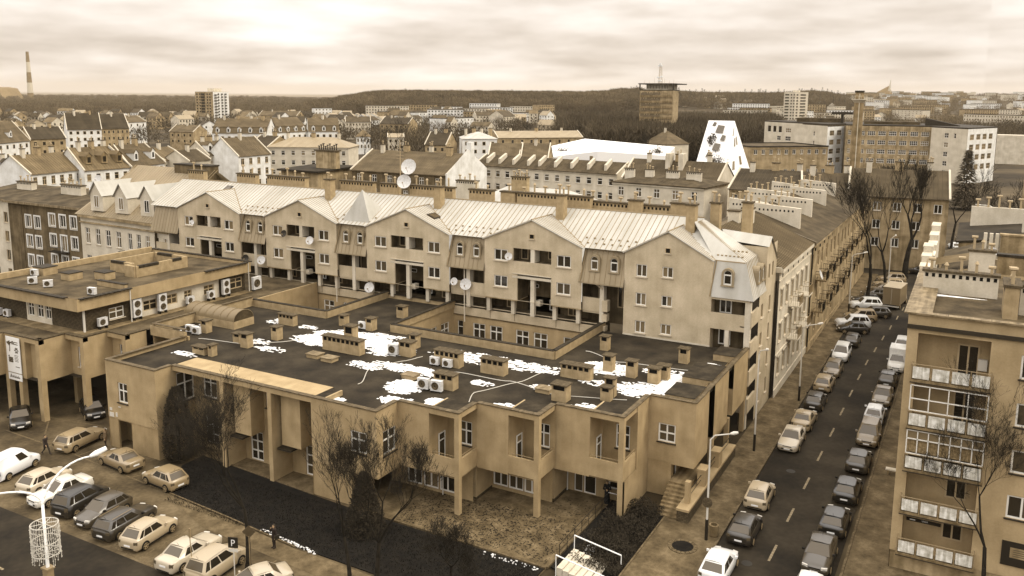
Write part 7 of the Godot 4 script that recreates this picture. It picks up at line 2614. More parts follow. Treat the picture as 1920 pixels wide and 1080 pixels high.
# ------------------------------------------------------------------ street and forecourt
func flat(called:String,poly:Array,y:float,mat:String):
	var m:=MB.new()
	m.sheet(pl(poly),y)
	setting(called,m,M[mat])
func street():
	flat("road",[3.3,25.9,3.3,-97.0,11.4,-97.0,10.75,25.9],0.0,"asphalt")
	flat("front_road",[-160,25.9,70,25.9,70,46,-160,46],-0.004,"asphalt")
	flat("cross_road",[-14,-97.0,60,-97.0,60,-104.5,-14,-104.5],-0.004,"asphalt")
	flat("car_park",[-80,6.0,-5.5,6.0,-5.5,25.9,-80,25.9],-0.008,"asphalt_lot")
	flat("yard",[-80,-20,-40,-20,-40,6,-80,6],-0.012,"asphalt_lot")
	var m:=MB.new()
	m.slab(pl([-0.95,25.7,3.12,25.7,3.12,-97,0.2,-97,0.2,3.6,-0.95,3.6]),0.0,0.12)
	setting("pavement",m,M.paving)
	m=MB.new()
	m.slab(pl([11.25,25.7,40,25.7,40,2.6,13.8,2.6,13.8,-97,11.6,-97]),0.0,0.12)
	setting("pavement",m,M.paving)
	var k:=setting("kerb",MB.new(),M.kerb)
	k.queue_free()
	m=MB.new()
	for q in [[3.21,3.21],[11.15,11.5]]:
		for i in 120:
			var z:=25.6-i*1.02
			var x:float=lerpf(q[0],q[1],i/120.0)
			m.beam(Vector2(x,z),Vector2(x,z-1.0),0.16,0.0,0.125+0.003*(i % 3))
	var kb:=put(self,"kerb_stones",m.mesh(),M.kerb)
	kb.set_meta("kind","structure")
	# centre dashes
	var xs:=[6.75,6.81,6.82,6.92,6.98,7.08,7.12,7.19,7.28,7.39,7.69,8.0,8.35,8.7,9.0]
	for i in xs.size():
		m=MB.new()
		var z:=10.4-5.95*i
		m.beam(Vector2(xs[i]-0.02,z+1.15),Vector2(xs[i]+0.02,z-1.15),0.16,0.001,0.005)
		setting("lane_marking",m,M.road_paint)
	for i in 9:
		m=MB.new()
		m.beam(Vector2(-56+6.0*i,30.6),Vector2(-53.6+6.0*i,30.7),0.16,-0.003,0.003)
		setting("lane_marking",m,M.road_paint)
	# bay lines of the car park
	for q in [[-58,17.2,-48.5,17.4],[-48.5,17.4,-36.0,18.3],[-36,18.3,-24,19.7],[-52.6,17.2,-57.5,13.4],[-52.6,17.2,-51.2,12.6],[-57.6,13.4,-51.3,12.4],[-51.2,12.6,-49.0,13.7],[-46.4,17.4,-46.3,14.9],[-47.4,17.4,-47.2,15.0],[-45.0,17.5,-41.2,15.1],
		[-40.0,18.0,-38.9,15.4],[-33.6,18.4,-31.4,16.8],[-46.5,26,-45.6,21.4],[-48.6,22.6,-44.8,22.9],[-43.2,24.6,-28.0,25.75],[-28.0,25.75,-12,25.8]]:
		m=MB.new()
		m.beam(Vector2(q[0],q[1]),Vector2(q[2],q[3]),0.13,-0.007,-0.002)
		setting("bay_marking",m,M.old_paint)
	for i in 9:
		m=MB.new()
		m.beam(Vector2(-43.0+2.75*i,25.5),Vector2(-43.3+2.75*i,21.2),0.1,-0.007,-0.002)
		setting("bay_marking",m,M.old_paint)
	# path,lawn,paved yard in front of the annex
	flat("path",[-35.2,18.6,-28.4,19.0,-21.3,19.7,-5.5,19.9,-5.5,23.4,-16,23.4,-17,21.6,-29,20.7],0.004,"paving")
	m=MB.new()
	m.slab(pl([-38.2,14.6,-38.2,12.4,-25.3,13.3,-20.0,13.6,-5.6,13.8,-5.6,19.7,-21.3,19.5,-28.4,18.8,-35.0,18.3]),0.0,0.07)
	setting("lawn",m,M.grass)
	m=MB.new()
	m.slab(pl([-38.2,12.2,-38.2,10.9,-25.5,10.9,-25.5,13.1]),0.0,0.05)
	setting("gravel_strip",m,M.paving)
	m=MB.new()
	m.slab(pl([-20.5,13.4,-21.8,13.0,-21.7,8.2,-14.2,8.2,-14.2,5.4,-9.0,5.4,-9.0,2.8,-3.7,2.8,-5.4,4.2,-5.5,13.6]),0.0,0.05)
	setting("paved_yard",m,M.paving_light)
	m=MB.new()
	m.beam(Vector2(-20.4,13.45),Vector2(-5.5,13.7),0.14,0.0,0.16)
	m.beam(Vector2(-5.45,13.6),Vector2(-5.4,4.3),0.12,0.0,0.14)
	m.beam(Vector2(-38.1,12.3),Vector2(-25.3,13.25),0.12,0.0,0.12)
	m.beam(Vector2(-1.0,14.5),Vector2(-1.0,3.5),0.12,0.0,0.18)
	m.beam(Vector2(-35.0,18.4),Vector2(-28.4,18.9),0.12,0.0,0.1)
	m.beam(Vector2(-28.4,18.9),Vector2(-21.3,19.6),0.12,0.0,0.1)
	setting("edging",m,M.kerb)
	m=MB.new()
	m.slab(pl([-5.3,13.4,-5.3,2.9,-1.1,2.9,-1.1,14.3,-2.0,14.4]),0.0,0.1)
	setting("planting_bed",m,M.soil)
	# fallen leaves on the paved yard and grass blades on the lawn
	var r:=RandomNumberGenerator.new()
	r.seed=12
	m=MB.new()
	for i in 2600:
		var x:=r.randf_range(-18.0,-5.8)
		var z:=r.randf_range(7.6,13.2)
		if x>-9.0 and r.randf()<0.5:
			z=r.randf_range(4.0,13.2)
		var a:=r.randf()*TAU
		var s:=r.randf_range(0.05,0.12)
		m.tri(V(x+cos(a)*s,0.06,z+sin(a)*s),V(x-sin(a)*s*0.6,0.075,z+cos(a)*s*0.6),V(x-cos(a)*s,0.062,z-sin(a)*s))
	tag(stuff(put(self,"fallen_leaves",m.mesh(),M.soil)),"fallen leaves strewn over the paved yard","leaves")
	m=MB.new()
	for i in 16000:
		var x:=r.randf_range(-38.0,-5.8)
		var z:=r.randf_range(13.9,19.4)
		if x<-34.5 and z>18.0:
			continue
		var a:=r.randf()*TAU
		var w:=0.03
		m.tri(V(x+cos(a)*w,0.06,z+sin(a)*w),V(x-cos(a)*w,0.06,z-sin(a)*w),V(x+r.randf_range(-0.08,0.08),r.randf_range(0.1,0.19),z+r.randf_range(-0.08,0.08)))
	tag(stuff(put(self,"grass_blades",m.mesh(),M.grass)),"dark winter grass of the lawn","grass")
	m=MB.new()
	for i in 170:
		var q:=r.randf()
		var c:=V(lerpf(-25.0,-19.5,q),0.08,lerpf(19.0,19.55,q)+r.randf_range(-0.12,0.16))
		if i>90:
			c=V(r.randf_range(-4.4,-3.6),0.14,r.randf_range(9.6,11.0))
		if i>130:
			c=V(r.randf_range(-10,-5.8),0.1,r.randf_range(13.9,14.3))
		var s:=r.randf_range(0.02,0.07)
		m.box(c.x-s,c.y-0.05,c.z-s*0.6,c.x+s,c.y+s*0.5,c.z+s*0.6)
	tag(stuff(put(self,"snow",m.mesh(),M.snow)),"crumbs of old snow along the lawn edge and in the planting bed","snow")
	# ring of setts round a tree pit,drain covers
	m=MB.new()
	m.lathe(V(1.38,0.12,6.86),[[0.75,0.0],[0.75,0.03],[0.0,0.035]],20)
	setting("tree_pit",m,M.soil)
	for i in 18:
		var a:=TAU*i/18
		m=MB.new()
		m.hexa([V(1.38+cos(a)*0.72,0.12,6.86+sin(a)*0.72),V(1.38+cos(a)*0.98,0.12,6.86+sin(a)*0.98),V(1.38+cos(a-0.3)*0.98,0.12,6.86+sin(a-0.3)*0.98),V(1.38+cos(a-0.3)*0.72,0.12,6.86+sin(a-0.3)*0.72),
			V(1.38+cos(a)*0.72,0.17,6.86+sin(a)*0.72),V(1.38+cos(a)*0.98,0.17,6.86+sin(a)*0.98),V(1.38+cos(a-0.3)*0.98,0.17,6.86+sin(a-0.3)*0.98),V(1.38+cos(a-0.3)*0.72,0.17,6.86+sin(a-0.3)*0.72)])
		put(get_node("tree_pit"),"sett",m.mesh(),M.kerb)
	for q in [[4.6,-5.0],[5.4,-9.1],[5.6,6.6],[4.1,-28.4]]:
		m=MB.new()
		m.lathe(V(q[0],0.0,q[1]),[[0.36,0.0],[0.36,0.006],[0.0,0.008]],16)
		setting("drain_cover",m,M.metal_dark)
# ------------------------------------------------------------------ vehicles
# lower body stations: [z,half width,height of the edge,height of the floor]
const STYLES:={
	"hatch":{"L":3.95,"W":1.70,"H":1.46,"belt":0.93,"hood":0.88,"wf": -0.95,"rf": -0.28,"rr":1.30,"wr":1.84,"deck":0.95},
	"small":{"L":3.6,"W":1.64,"H":1.50,"belt":0.95,"hood":0.90,"wf": -0.92,"rf": -0.32,"rr":1.25,"wr":1.72,"deck":0.96},
	"sedan":{"L":4.45,"W":1.74,"H":1.43,"belt":0.92,"hood":0.86,"wf": -0.95,"rf": -0.15,"rr":0.95,"wr":1.62,"deck":0.99},
	"wagon":{"L":4.5,"W":1.75,"H":1.48,"belt":0.94,"hood":0.88,"wf": -0.95,"rf": -0.22,"rr":1.75,"wr":2.14,"deck":0.96},
	"mpv":{"L":4.1,"W":1.76,"H":1.68,"belt":1.02,"hood":0.98,"wf": -1.30,"rf": -0.45,"rr":1.60,"wr":1.95,"deck":1.04},
	"suv":{"L":4.4,"W":1.82,"H":1.70,"belt":1.06,"hood":1.02,"wf": -0.95,"rf": -0.35,"rr":1.70,"wr":2.08,"deck":1.08},
	"van":{"L":4.2,"W":1.78,"H":1.82,"belt":1.05,"hood":1.0,"wf": -1.25,"rf": -0.6,"rr":1.95,"wr":2.04,"deck":1.08},
}
func car_meshes(s:String) -> Dictionary:
	if cache.has("car_"+s):
		return cache["car_"+s]
	var k:Dictionary=STYLES[s]
	var h:float=k.L*0.5
	var w:float=k.W*0.5
	var out:={}
	# lower body,lofted through stations along its length; profile from the floor up to the top middle
	var st:=[[-h,w*0.62,0.52,0.30],[-h+0.05,w*0.80,0.62,0.22],[-h+0.20,w*0.93,k.hood-0.14,0.19],[-h+0.45,w*0.985,k.hood-0.06,0.18],[k.wf-0.1,w,k.hood,0.18],[k.wf+0.15,w,k.belt,0.18],
		[0.0,w,k.belt,0.18],[k.wr-0.5,w,k.belt+0.02,0.18],[k.wr,w*0.985,k.deck,0.19],[h-0.12,w*0.95,k.deck-0.02,0.21],[h-0.03,w*0.88,k.deck-0.12,0.26],[h,w*0.74,0.72,0.32]]
	var m:=MB.new()
	var prof:=[]
	for q in st:
		var p:=[]
		var top:float=q[2]
		for e in [[0.0,q[3]],[0.86,q[3]],[0.985,q[3]+0.12],[1.0,lerpf(q[3],top,0.52)],[0.97,top-0.07],[0.90,top],[0.5,top+0.035],[0.0,top+0.045]]:
			p.append(V(q[1]*e[0],e[1],q[0]))
		prof.append(p)
	for i in prof.size()-1:
		for j in 7:
			var a:Vector3=prof[i][j]
			var b:Vector3=prof[i][j+1]
			var c:Vector3=prof[i+1][j+1]
			var d:Vector3=prof[i+1][j]
			m.quad(d,a,b,c)
			var x:=V(-1,1,1)
			m.quad(a*x,d*x,c*x,b*x)
	for e in [0,prof.size()-1]:
		for j in 7:
			var a:Vector3=prof[e][j]
			var b:Vector3=prof[e][j+1]
			var c:=V(0,b.y,b.z)
			var d:=V(0,a.y,a.z)
			var x:=V(-1,1,1)
			if e==0:
				m.quad(d,c,b,a)
				m.quad(d,a*x,b*x,c)
			else:
				m.quad(a,b,c,d)
				m.quad(d,c,b*x,a*x)
	# cabin: roof skin and pillars
	var y0:float=k.belt-0.02
	var y1:float=k.H-0.04
	var wb:=w*0.93
	var wt:=w*0.74
	var b0:=[V(-wb,y0,k.wf),V(wb,y0,k.wf),V(wb,y0,k.wr),V(-wb,y0,k.wr)]
	var t0:=[V(-wt*0.96,y1,k.rf),V(wt*0.96,y1,k.rf),V(wt,y1,k.rr),V(-wt,y1,k.rr)]
	m.quad(b0[1],b0[0],t0[0],t0[1])
	m.quad(b0[2],b0[1],t0[1],t0[2])
	m.quad(b0[3],b0[2],t0[2],t0[3])
	m.quad(b0[0],b0[3],t0[3],t0[0])
	# crowned roof
	var n:=5
	for i in n:
		for j in n:
			var f:=func(u:float,v:float) -> Vector3:
				var p:Vector3=t0[0].lerp(t0[1],u).lerp(t0[3].lerp(t0[2],u),v)
				p.y+=0.045*(1.0-pow(absf(u*2-1),2.4))*1.0+0.03*(1.0-pow(v*2-1,2.0))
				return p
			m.quad(f.call(i/float(n),(j+1)/float(n)),f.call((i+1)/float(n),(j+1)/float(n)),f.call((i+1)/float(n),j/float(n)),f.call(i/float(n),j/float(n)))
	out["body"]=m.smooth()
	# glass set a hair proud of the cabin
	var pane:=func(a:Vector3,b:Vector3,c:Vector3,d:Vector3,u0:float,v0:float,u1:float,v1:float) -> ArrayMesh:
		var g:=MB.new()
		var nn:=(b-a).cross(d-a).normalized()*0.012
		var q:=func(u:float,v:float) -> Vector3:return a.lerp(b,u).lerp(d.lerp(c,u),v)+nn
		g.quad(q.call(u0,v0),q.call(u1,v0),q.call(lerpf(u1,0.5,0.03),v1),q.call(lerpf(u0,0.5,0.03),v1))
		return g.mesh()
	out["windshield"]=pane.call(b0[1],b0[0],t0[0],t0[1],0.05,0.04,0.95,0.93)
	out["rear_window"]=pane.call(b0[3],b0[2],t0[2],t0[3],0.08,0.16 if s != "sedan" else 0.06,0.92,0.90)
	var sp:=[[0.17,0.50],[0.53,0.80],[0.83,0.95]] if s != "van" else [[0.14,0.40]]
	if s=="sedan":
		sp=[[0.2,0.52],[0.55,0.82]]
	out["sides"]=[]
	for q in sp:
		out["sides"].append(pane.call(b0[2],b0[1],t0[1],t0[2],1.0-q[1],0.1,1.0-q[0],0.86))
		out["sides"].append(pane.call(b0[0],b0[3],t0[3],t0[0],q[0],0.1,q[1],0.86))
	# trim: dark sill line,bumpers' grille,arches
	m=MB.new()
	m.box(-w*0.55,0.34,-h-0.012,w*0.55,0.46,-h+0.1)
	m.box(-w*0.42,0.55,-h+0.015,w*0.42,0.66,-h+0.2)
	m.box(-w*0.62,0.3,h-0.1,w*0.62,0.38,h+0.012)
	for sx in [-1,1]:
		for z in [-h*0.62,h*0.62]:
			var rr:=0.37
			for i in 10:
				var a:=PI*i/10-0.15
				var b:=PI*(i+1)/10-0.15
				var x:float=sx*(w+0.006)
				var c:=V(x,0.30,z)
				var p:=V(x,0.30+sin(a)*rr,z+cos(a)*rr)
				var q:=V(x,0.30+sin(b)*rr,z+cos(b)*rr)
				if sx>0:
					m.tri(c,q,p)
				else:
					m.tri(c,p,q)
		m.box(sx*w-0.02,0.2,-h*0.42,sx*w+0.012,0.29,h*0.42)
	out["trim"]=m.mesh()
	m=MB.new()
	var prof2:=[[0.0,-0.10],[0.27,-0.10],[0.31,-0.07],[0.31,0.07],[0.27,0.10]]
	for i in prof2.size()-1:
		for j in 16:
			var a:=TAU*j/16
			var b:=TAU*(j+1)/16
			var p:Array=prof2[i]
			var q:Array=prof2[i+1]
			m.quad(V(p[1],cos(a)*p[0],sin(a)*p[0]),V(p[1],cos(b)*p[0],sin(b)*p[0]),V(q[1],cos(b)*q[0],sin(b)*q[0]),V(q[1],cos(a)*q[0],sin(a)*q[0]))
	out["tyre"]=m.mesh()
	m=MB.new()
	for j in 5:
		var a:=TAU*j/5
		m.bar(V(0.08,0,0),V(0.105,cos(a)*0.2,sin(a)*0.2),0.04,0.035,4)
	for j in 14:
		var a:=TAU*j/14
		var b:=TAU*(j+1)/14
		m.bar(V(0.1,cos(a)*0.21,sin(a)*0.21),V(0.1,cos(b)*0.21,sin(b)*0.21),0.018,0.018,4)
	out["rim"]=m.mesh()
	var lamp:=func(x0:float,x1:float,yb:float,yt:float,z:float,dz:float) -> ArrayMesh:
		var g:=MB.new()
		g.hexa([V(x0,yb,z+0.06),V(x1,yb,z+0.06+dz),V(x1,yb,z-0.06+dz),V(x0,yb,z-0.06),V(x0,yt,z+0.06),V(x1,yt,z+0.06+dz),V(x1,yt,z-0.06+dz),V(x0,yt,z-0.06)])
		return g.mesh()
	out["headlights"]=[lamp.call(w*0.48,w*0.88,0.60,0.74,-h+0.075,0.11),lamp.call(-w*0.88,-w*0.48,0.60,0.74,-h+0.185,-0.11)]
	out["taillights"]=[lamp.call(w*0.66,w*0.93,0.66,k.deck-0.1,h-0.045,-0.06),lamp.call(-w*0.93,-w*0.66,0.66,k.deck-0.1,h-0.105,0.06)]
	m=MB.new()
	m.box(0,0,-0.06,0.17,0.13,0.06)
	out["mirror"]=m.mesh()
	cache["car_"+s]=out
	return out
func paint(l:float) -> Material:
	var key:="paint%.2f" % l
	if not M.has(key):
		var m:=mk(key,l,1.15,0.32)
		m.metallic_specular=0.6
		m.clearcoat_enabled=true
		m.clearcoat=0.5
		m.clearcoat_roughness=0.1
	return M[key]
func car(style:String,lum:float,x:float,z:float,turn:float,label:String,group:="",roof_bars:=false,kind:="parked_car"):
	var k:Dictionary=STYLES[style]
	var c:=car_meshes(style)
	var t:=thing(kind,label,"van" if style=="van" else "car",V(x,0.0,z),turn,group)
	put(t,"body",c.body,paint(lum))
	put(t,"windshield",c.windshield,M.glass_mid)
	put(t,"rear_window",c.rear_window,M.glass_mid)
	for g in c.sides:
		put(t,"side_window",g,M.glass)
	put(t,"trim",c.trim,M.rubber)
	var h:float=k.L*0.5
	var w:float=k.W*0.5
	for sx in [-1,1]:
		for wz in [-h*0.62,h*0.62]:
			var tr:=Transform3D(Basis(Vector3.UP,0.0 if sx>0 else PI),V(sx*(w-0.07),0.31,wz))
			var ty:=put(t,"wheel",c.tyre,M.rubber,tr)
			put(ty,"rim",c.rim,M.metal_grey)
		put(t,"mirror",c.mirror,paint(lum) if lum>0.3 else M.rubber,Transform3D(Basis(),V(sx*w*0.98-(0.17 if sx<0 else 0.0),k.belt,k.wf+0.3)))
	for g in c.headlights:
		put(t,"headlight",g,M.metal_light)
	for g in c.taillights:
		put(t,"taillight",g,M.frame_dark)
	put(t,"number_plate",boxmesh(0.5,0.11,0.02),M.white_paint,Transform3D(Basis(),V(0,0.46 if style != "sedan" else 0.6,h+0.01)))
	put(t,"number_plate",boxmesh(0.5,0.11,0.02),M.white_paint,Transform3D(Basis(),V(0,0.36,-h-0.02)))
	if roof_bars:
		var m:=MB.new()
		for sx in [-1,1]:
			m.bar(V(sx*w*0.66,k.H+0.05,k.rf+0.2),V(sx*w*0.68,k.H+0.05,k.rr-0.1),0.025,0.025,4)
		put(t,"roof_rails",m.mesh(),M.metal_grey)
	var an:=MB.new()
	an.bar(V(0,k.H,k.rr-0.1),V(0,k.H+0.22,k.rr+0.05),0.012,0.008,3)
	put(t,"aerial",an.mesh(),M.rubber)
	return t
func vehicles():
	var G:="cars parked along the left kerb"
	car("hatch",0.86,4.3,8.6,0.0,"white-roofed hatchback seen from behind, nearest car on the left kerb",G)
	car("hatch",0.12,4.6,3.0,0.0,"black hatchback seen from behind between the two nearest pale cars on the left kerb",G)
	car("hatch",0.66,4.35,-2.6,0.03,"silver hatchback with a dark rear window beside the concrete post box pier",G)
	car("sedan",0.72,4.4,-14.7,PI,"silver saloon facing the camera, just beyond the gap in the left row",G)
	car("sedan",0.62,4.5,-20.0,0.0,"silver saloon seen from behind, touching the one that faces the camera",G)
	car("hatch",0.14,4.6,-25.6,0.0,"black hatchback with a pale number plate beside the second lamp post",G)
	car("hatch",0.60,4.5,-31.6,0.0,"pale hatchback seen from behind, next after the black one by the lamp post",G)
	car("hatch",0.42,4.6,-36.9,PI,"grey hatchback facing the camera behind a white people carrier's nose",G)
	car("mpv",0.84,4.6,-43.4,PI,"white people carrier facing the camera, furthest bright car of the kerb row",G)
	car("hatch",0.16,4.95,-50.2,0.0,"dark hatchback at the end of the kerb row, before the slanting bays",G)
	G="cars parked slanting at the far end"
	car("hatch",0.10,4.3,-55.8,1.92,"black hatchback in the nearest slanting bay",G)
	car("suv",0.86,3.9,-58.6,1.92,"white crossover right behind the nearest black slanting car",G)
	car("mpv",0.55,4.4,-62.6,1.92,"grey people carrier with tall windows in the slanting bays",G,false)
	car("wagon",0.15,5.7,-65.8,1.92,"dark estate tail half hidden behind the grey people carrier",G)
	car("suv",0.85,4.2,-70.2,1.92,"white crossover under the first street tree",G)
	car("hatch",0.12,3.8,-74.0,1.92,"black car peeping out left of the first street tree",G)
	car("hatch",0.20,4.6,-78.4,1.92,"dark hatchback between the street tree and the lorry",G)
	car("wagon",0.34,5.2,-82.6,1.92,"brown estate beyond the lorry",G)
	car("wagon",0.60,5.8,-87.0,1.92,"pale estate behind the slim lamp post at the far end",G)
	car("suv",0.5,5.8,-91.2,1.92,"pale car furthest away in the slanting bays",G)
	G="cars parked along the right kerb"
	car("hatch",0.82,9.85,9.4,PI,"white car of which only the roof shows at the bottom edge of the photo",G)
	car("sedan",0.18,9.7,4.0,PI,"dark saloon with bright headlamps, nearest whole car on the right kerb",G)
	car("hatch",0.08,9.9,-1.2,0.0,"black hatchback with white reflections on its roof, right kerb",G)
	car("hatch",0.08,10.0,-6.8,0.0,"plain black hatchback, second seen from behind on the right kerb",G)
	car("hatch",0.14,10.1,-12.8,0.0,"near-black hatchback with a wide rear window, third from behind on the right kerb",G)
	car("mpv",0.40,10.2,-19.0,PI,"grey people carrier facing the camera, nose to the white coupe",G)
	car("small",0.86,10.1,-24.6,0.0,"white coupe with a framed dark rear window on the right kerb",G)
	car("sedan",0.36,10.25,-30.3,PI,"grey car facing the camera behind the white coupe",G)
	car("hatch",0.14,10.2,-36.4,0.0,"dark hatchback half hidden by the corner of the right block",G)
	car("suv",0.84,10.6,-49.4,PI,"white car beyond the pickup, cut by the right block's corner",G)
	car("sedan",0.10,9.3,-101.4,1.4,"black car crossing at the far end of the street","",false,"moving_car")
	G="cars in the front row of the car park"
	car("hatch",0.70,-44.3,22.3,0.12,"silver hatchback behind the lamp arm, second from the left in the front row",G)
	car("sedan",0.80,-41.6,22.8,PI-0.05,"pale car facing the road between a silver hatchback and a black van",G)
	car("mpv",0.08,-38.85,23.0,0.16,"black van-like people carrier in the front row",G)
	car("hatch",0.20,-36.1,23.2,PI+0.1,"dark hatchback with a chrome grille facing the road",G)
	car("wagon",0.15,-33.4,23.4,0.12,"dark estate with roof rails, tail to the road",G,true)
	car("hatch",0.66,-30.7,23.6,0.14,"silver three-door hatchback, tail to the road, beside the dark estate",G)
	car("sedan",0.72,-26.3,24.0,0.06,"silver saloon left of the parking sign",G)
	car("mpv",0.66,-23.6,24.2,0.08,"silver people carrier right behind the parking sign",G)
	car("sedan",0.70,-19.9,24.6,PI-0.5,"pale car cut by the bottom edge, right of the parking sign",G)
	car("wagon",0.16,-17.2,25.0,0.3,"dark car with roof rails cut by the bottom edge",G,true)
	G="cars in the back row of the car park"
	car("wagon",0.58,-49.2,15.9,0.16,"silver estate in the crossed bays, a walker passing behind it",G)
	car("sedan",0.48,-42.5,17.0,PI/2-0.1,"grey saloon by the passage opening, tail to the right",G)
	car("hatch",0.52,-36.6,17.5,PI/2-0.08,"grey hatchback in front of the tall conifer, tail to the right",G)
	car("sedan",0.07,-58.4,15.6,-2.1,"black car in front of the arcade pillars at the left",G)
	car("hatch",0.06,-54.6,11.0,-2.0,"black car in the shade between two arcade pillars",G)
	car("van",0.90,-48.9,22.0,0.25,"white panel van cut by the left edge","",false,"white_van")
	# pickup with a pale box behind the corner of the right block
	var t:Node3D=car("suv",0.82,10.6,-42.6,PI,"white pickup carrying a pale box, half hidden by the right block")
	put(t,"load_box",boxmesh(1.75,1.3,2.4),M.wall_white,Transform3D(Basis(),V(0,1.0,1.0)))
	# box lorry
	t=thing("box_lorry","small box lorry with a plain grey box, tail to the camera","truck",V(7.7,0,-73.5),-0.12)
	var m:=MB.new()
	m.box(-1.15,0.75,-2.4,1.15,3.25,2.2)
	put(t,"box",m.mesh(),paint(0.46))
	m=MB.new()
	m.box(-1.2,3.25,-2.45,1.2,3.3,2.25)
	put(t,"box_roof",m.mesh(),paint(0.7))
	m=MB.new()
	m.box(-1.1,0.45,2.1,1.1,0.62,2.3)
	m.box(-0.02,0.85,2.2,0.02,3.1,2.22)
	put(t,"tail_bumper",m.mesh(),M.metal_light)
	m=MB.new()
	m.hexa([V(-1.0,0.5,-2.5),V(1.0,0.5,-2.5),V(1.0,0.5,-4.0),V(-1.0,0.5,-4.0),V(-0.95,2.3,-2.5),V(0.95,2.3,-2.5),V(0.9,2.2,-3.4),V(-0.9,2.2,-3.4)])
	put(t,"cab",m.mesh(),paint(0.7))
	m=MB.new()
	m.box(-0.9,0.5,-2.4,0.9,0.75,2.2)
	put(t,"chassis",m.mesh(),M.rubber)
	for sx in [-1,1]:
		for z in [-3.1,1.2]:
			var w:=put(t,"wheel",car_meshes("hatch").tyre,M.rubber,Transform3D(Basis(Vector3.UP,0.0 if sx>0 else PI).scaled(V(1.3,1.3,1.3)),V(sx*0.95,0.41,z)))
			put(w,"rim",car_meshes("hatch").rim,M.metal_grey)
		put(t,"taillight",boxmesh(0.3,0.12,0.05),M.frame_dark,Transform3D(Basis(),V(sx*0.9,0.62,2.24)))
# ------------------------------------------------------------------ trees
# a bare tree grown by repeated forking; limbs and twigs go to separate meshes
class BareGrower:
	var r:=RandomNumberGenerator.new()
	var trunk:=MB.new()
	var limbs:=[]
	var twigs:=MB.new()
	var up:=0.25
	var spread:=0.6
	var depth:=7
	var shrink:=0.74
	var fine:=0.006
	func grow(p:Vector3,d:Vector3,len:float,rad:float,k:int,m:MB):
		var segs:=3 if k<3 else 2
		var q:=p
		var dd:=d
		var rr:=rad
		for s in segs:
			dd=(dd+Vector3(r.randf_range(-1,1),r.randf_range(-0.6,1.0)*0.7+up*0.5,r.randf_range(-1,1))*0.16).normalized()
			var e:=q+dd*len/segs
			var r2:=maxf(rr*0.87,fine*0.6)
			m.bar(q,e,rr,r2,7 if k<2 else (5 if k<4 else 3))
			q=e
			rr=r2
			if k>=2 and s<segs-1 and r.randf()<0.75:
				side(q,dd,len*0.62,rr*0.55,k+1)
		if k>=depth:
			return
		var n:=2 if r.randf()<0.55 else 3
		for i in n:
			var mm:MB=twigs
			if k==0:
				mm=MB.new()
				limbs.append(mm)
			elif k<3:
				mm=m
			side(q,dd,len*shrink*r.randf_range(0.8,1.15),rr*(0.72 if i==0 else 0.6),k+1,mm)
	func side(q:Vector3,dd:Vector3,len:float,rad:float,k:int,m:MB=null):
		if k>depth:
			return
		var a:=r.randf()*TAU
		var u:=dd.cross(Vector3(cos(a),0.3,sin(a))).normalized()
		var nd:=(dd+u*spread*r.randf_range(0.6,1.25)+Vector3.UP*up).normalized()
		grow(q,nd,len,maxf(rad,fine),k,twigs if m==null else m)
func bare_tree(label:String,at:Vector3,height:float,rad:float,sd:int,depth:=7,spread:=0.6,up:=0.25,fork:=0.33,lean:=Vector3.ZERO,group:="",fine:=0.006) -> Node3D:
	var t:=thing("bare_tree",label,"tree",at,0.0,group)
	var g:=BareGrower.new()
	g.r.seed=sd
	g.depth=depth
	g.spread=spread
	g.up=up
	g.fine=fine
	var d:=(Vector3.UP+lean).normalized()
	g.trunk.bar(Vector3.ZERO,d*height*0.04,rad*1.35,rad,8)
	g.grow(d*height*0.04,d,height*fork,rad,0,g.trunk)
	put(t,"trunk",g.trunk.smooth(),M.bark)
	for l in g.limbs:
		put(t,"limb",l.mesh(),M.bark)
	stuff(put(t,"twigs",g.twigs.mesh(),M.twig))
	return t
func leafy(t:Node3D,called:String,n:int,shape:Callable,size:float,mat:Material,sd:int):
	var r:=RandomNumberGenerator.new()
	r.seed=sd
	var m:=MB.new()
	for i in n:
		var p:Vector3=shape.call(r)
		var a:=V(r.randf_range(-1,1),r.randf_range(-0.5,1.2),r.randf_range(-1,1)).normalized()*size*r.randf_range(0.6,1.4)
		var b:=V(r.randf_range(-1,1),r.randf_range(-0.5,0.8),r.randf_range(-1,1)).normalized()*size*0.5
		m.tri(p,p+a,p+b)
	stuff(put(t,called,m.mesh(),mat))
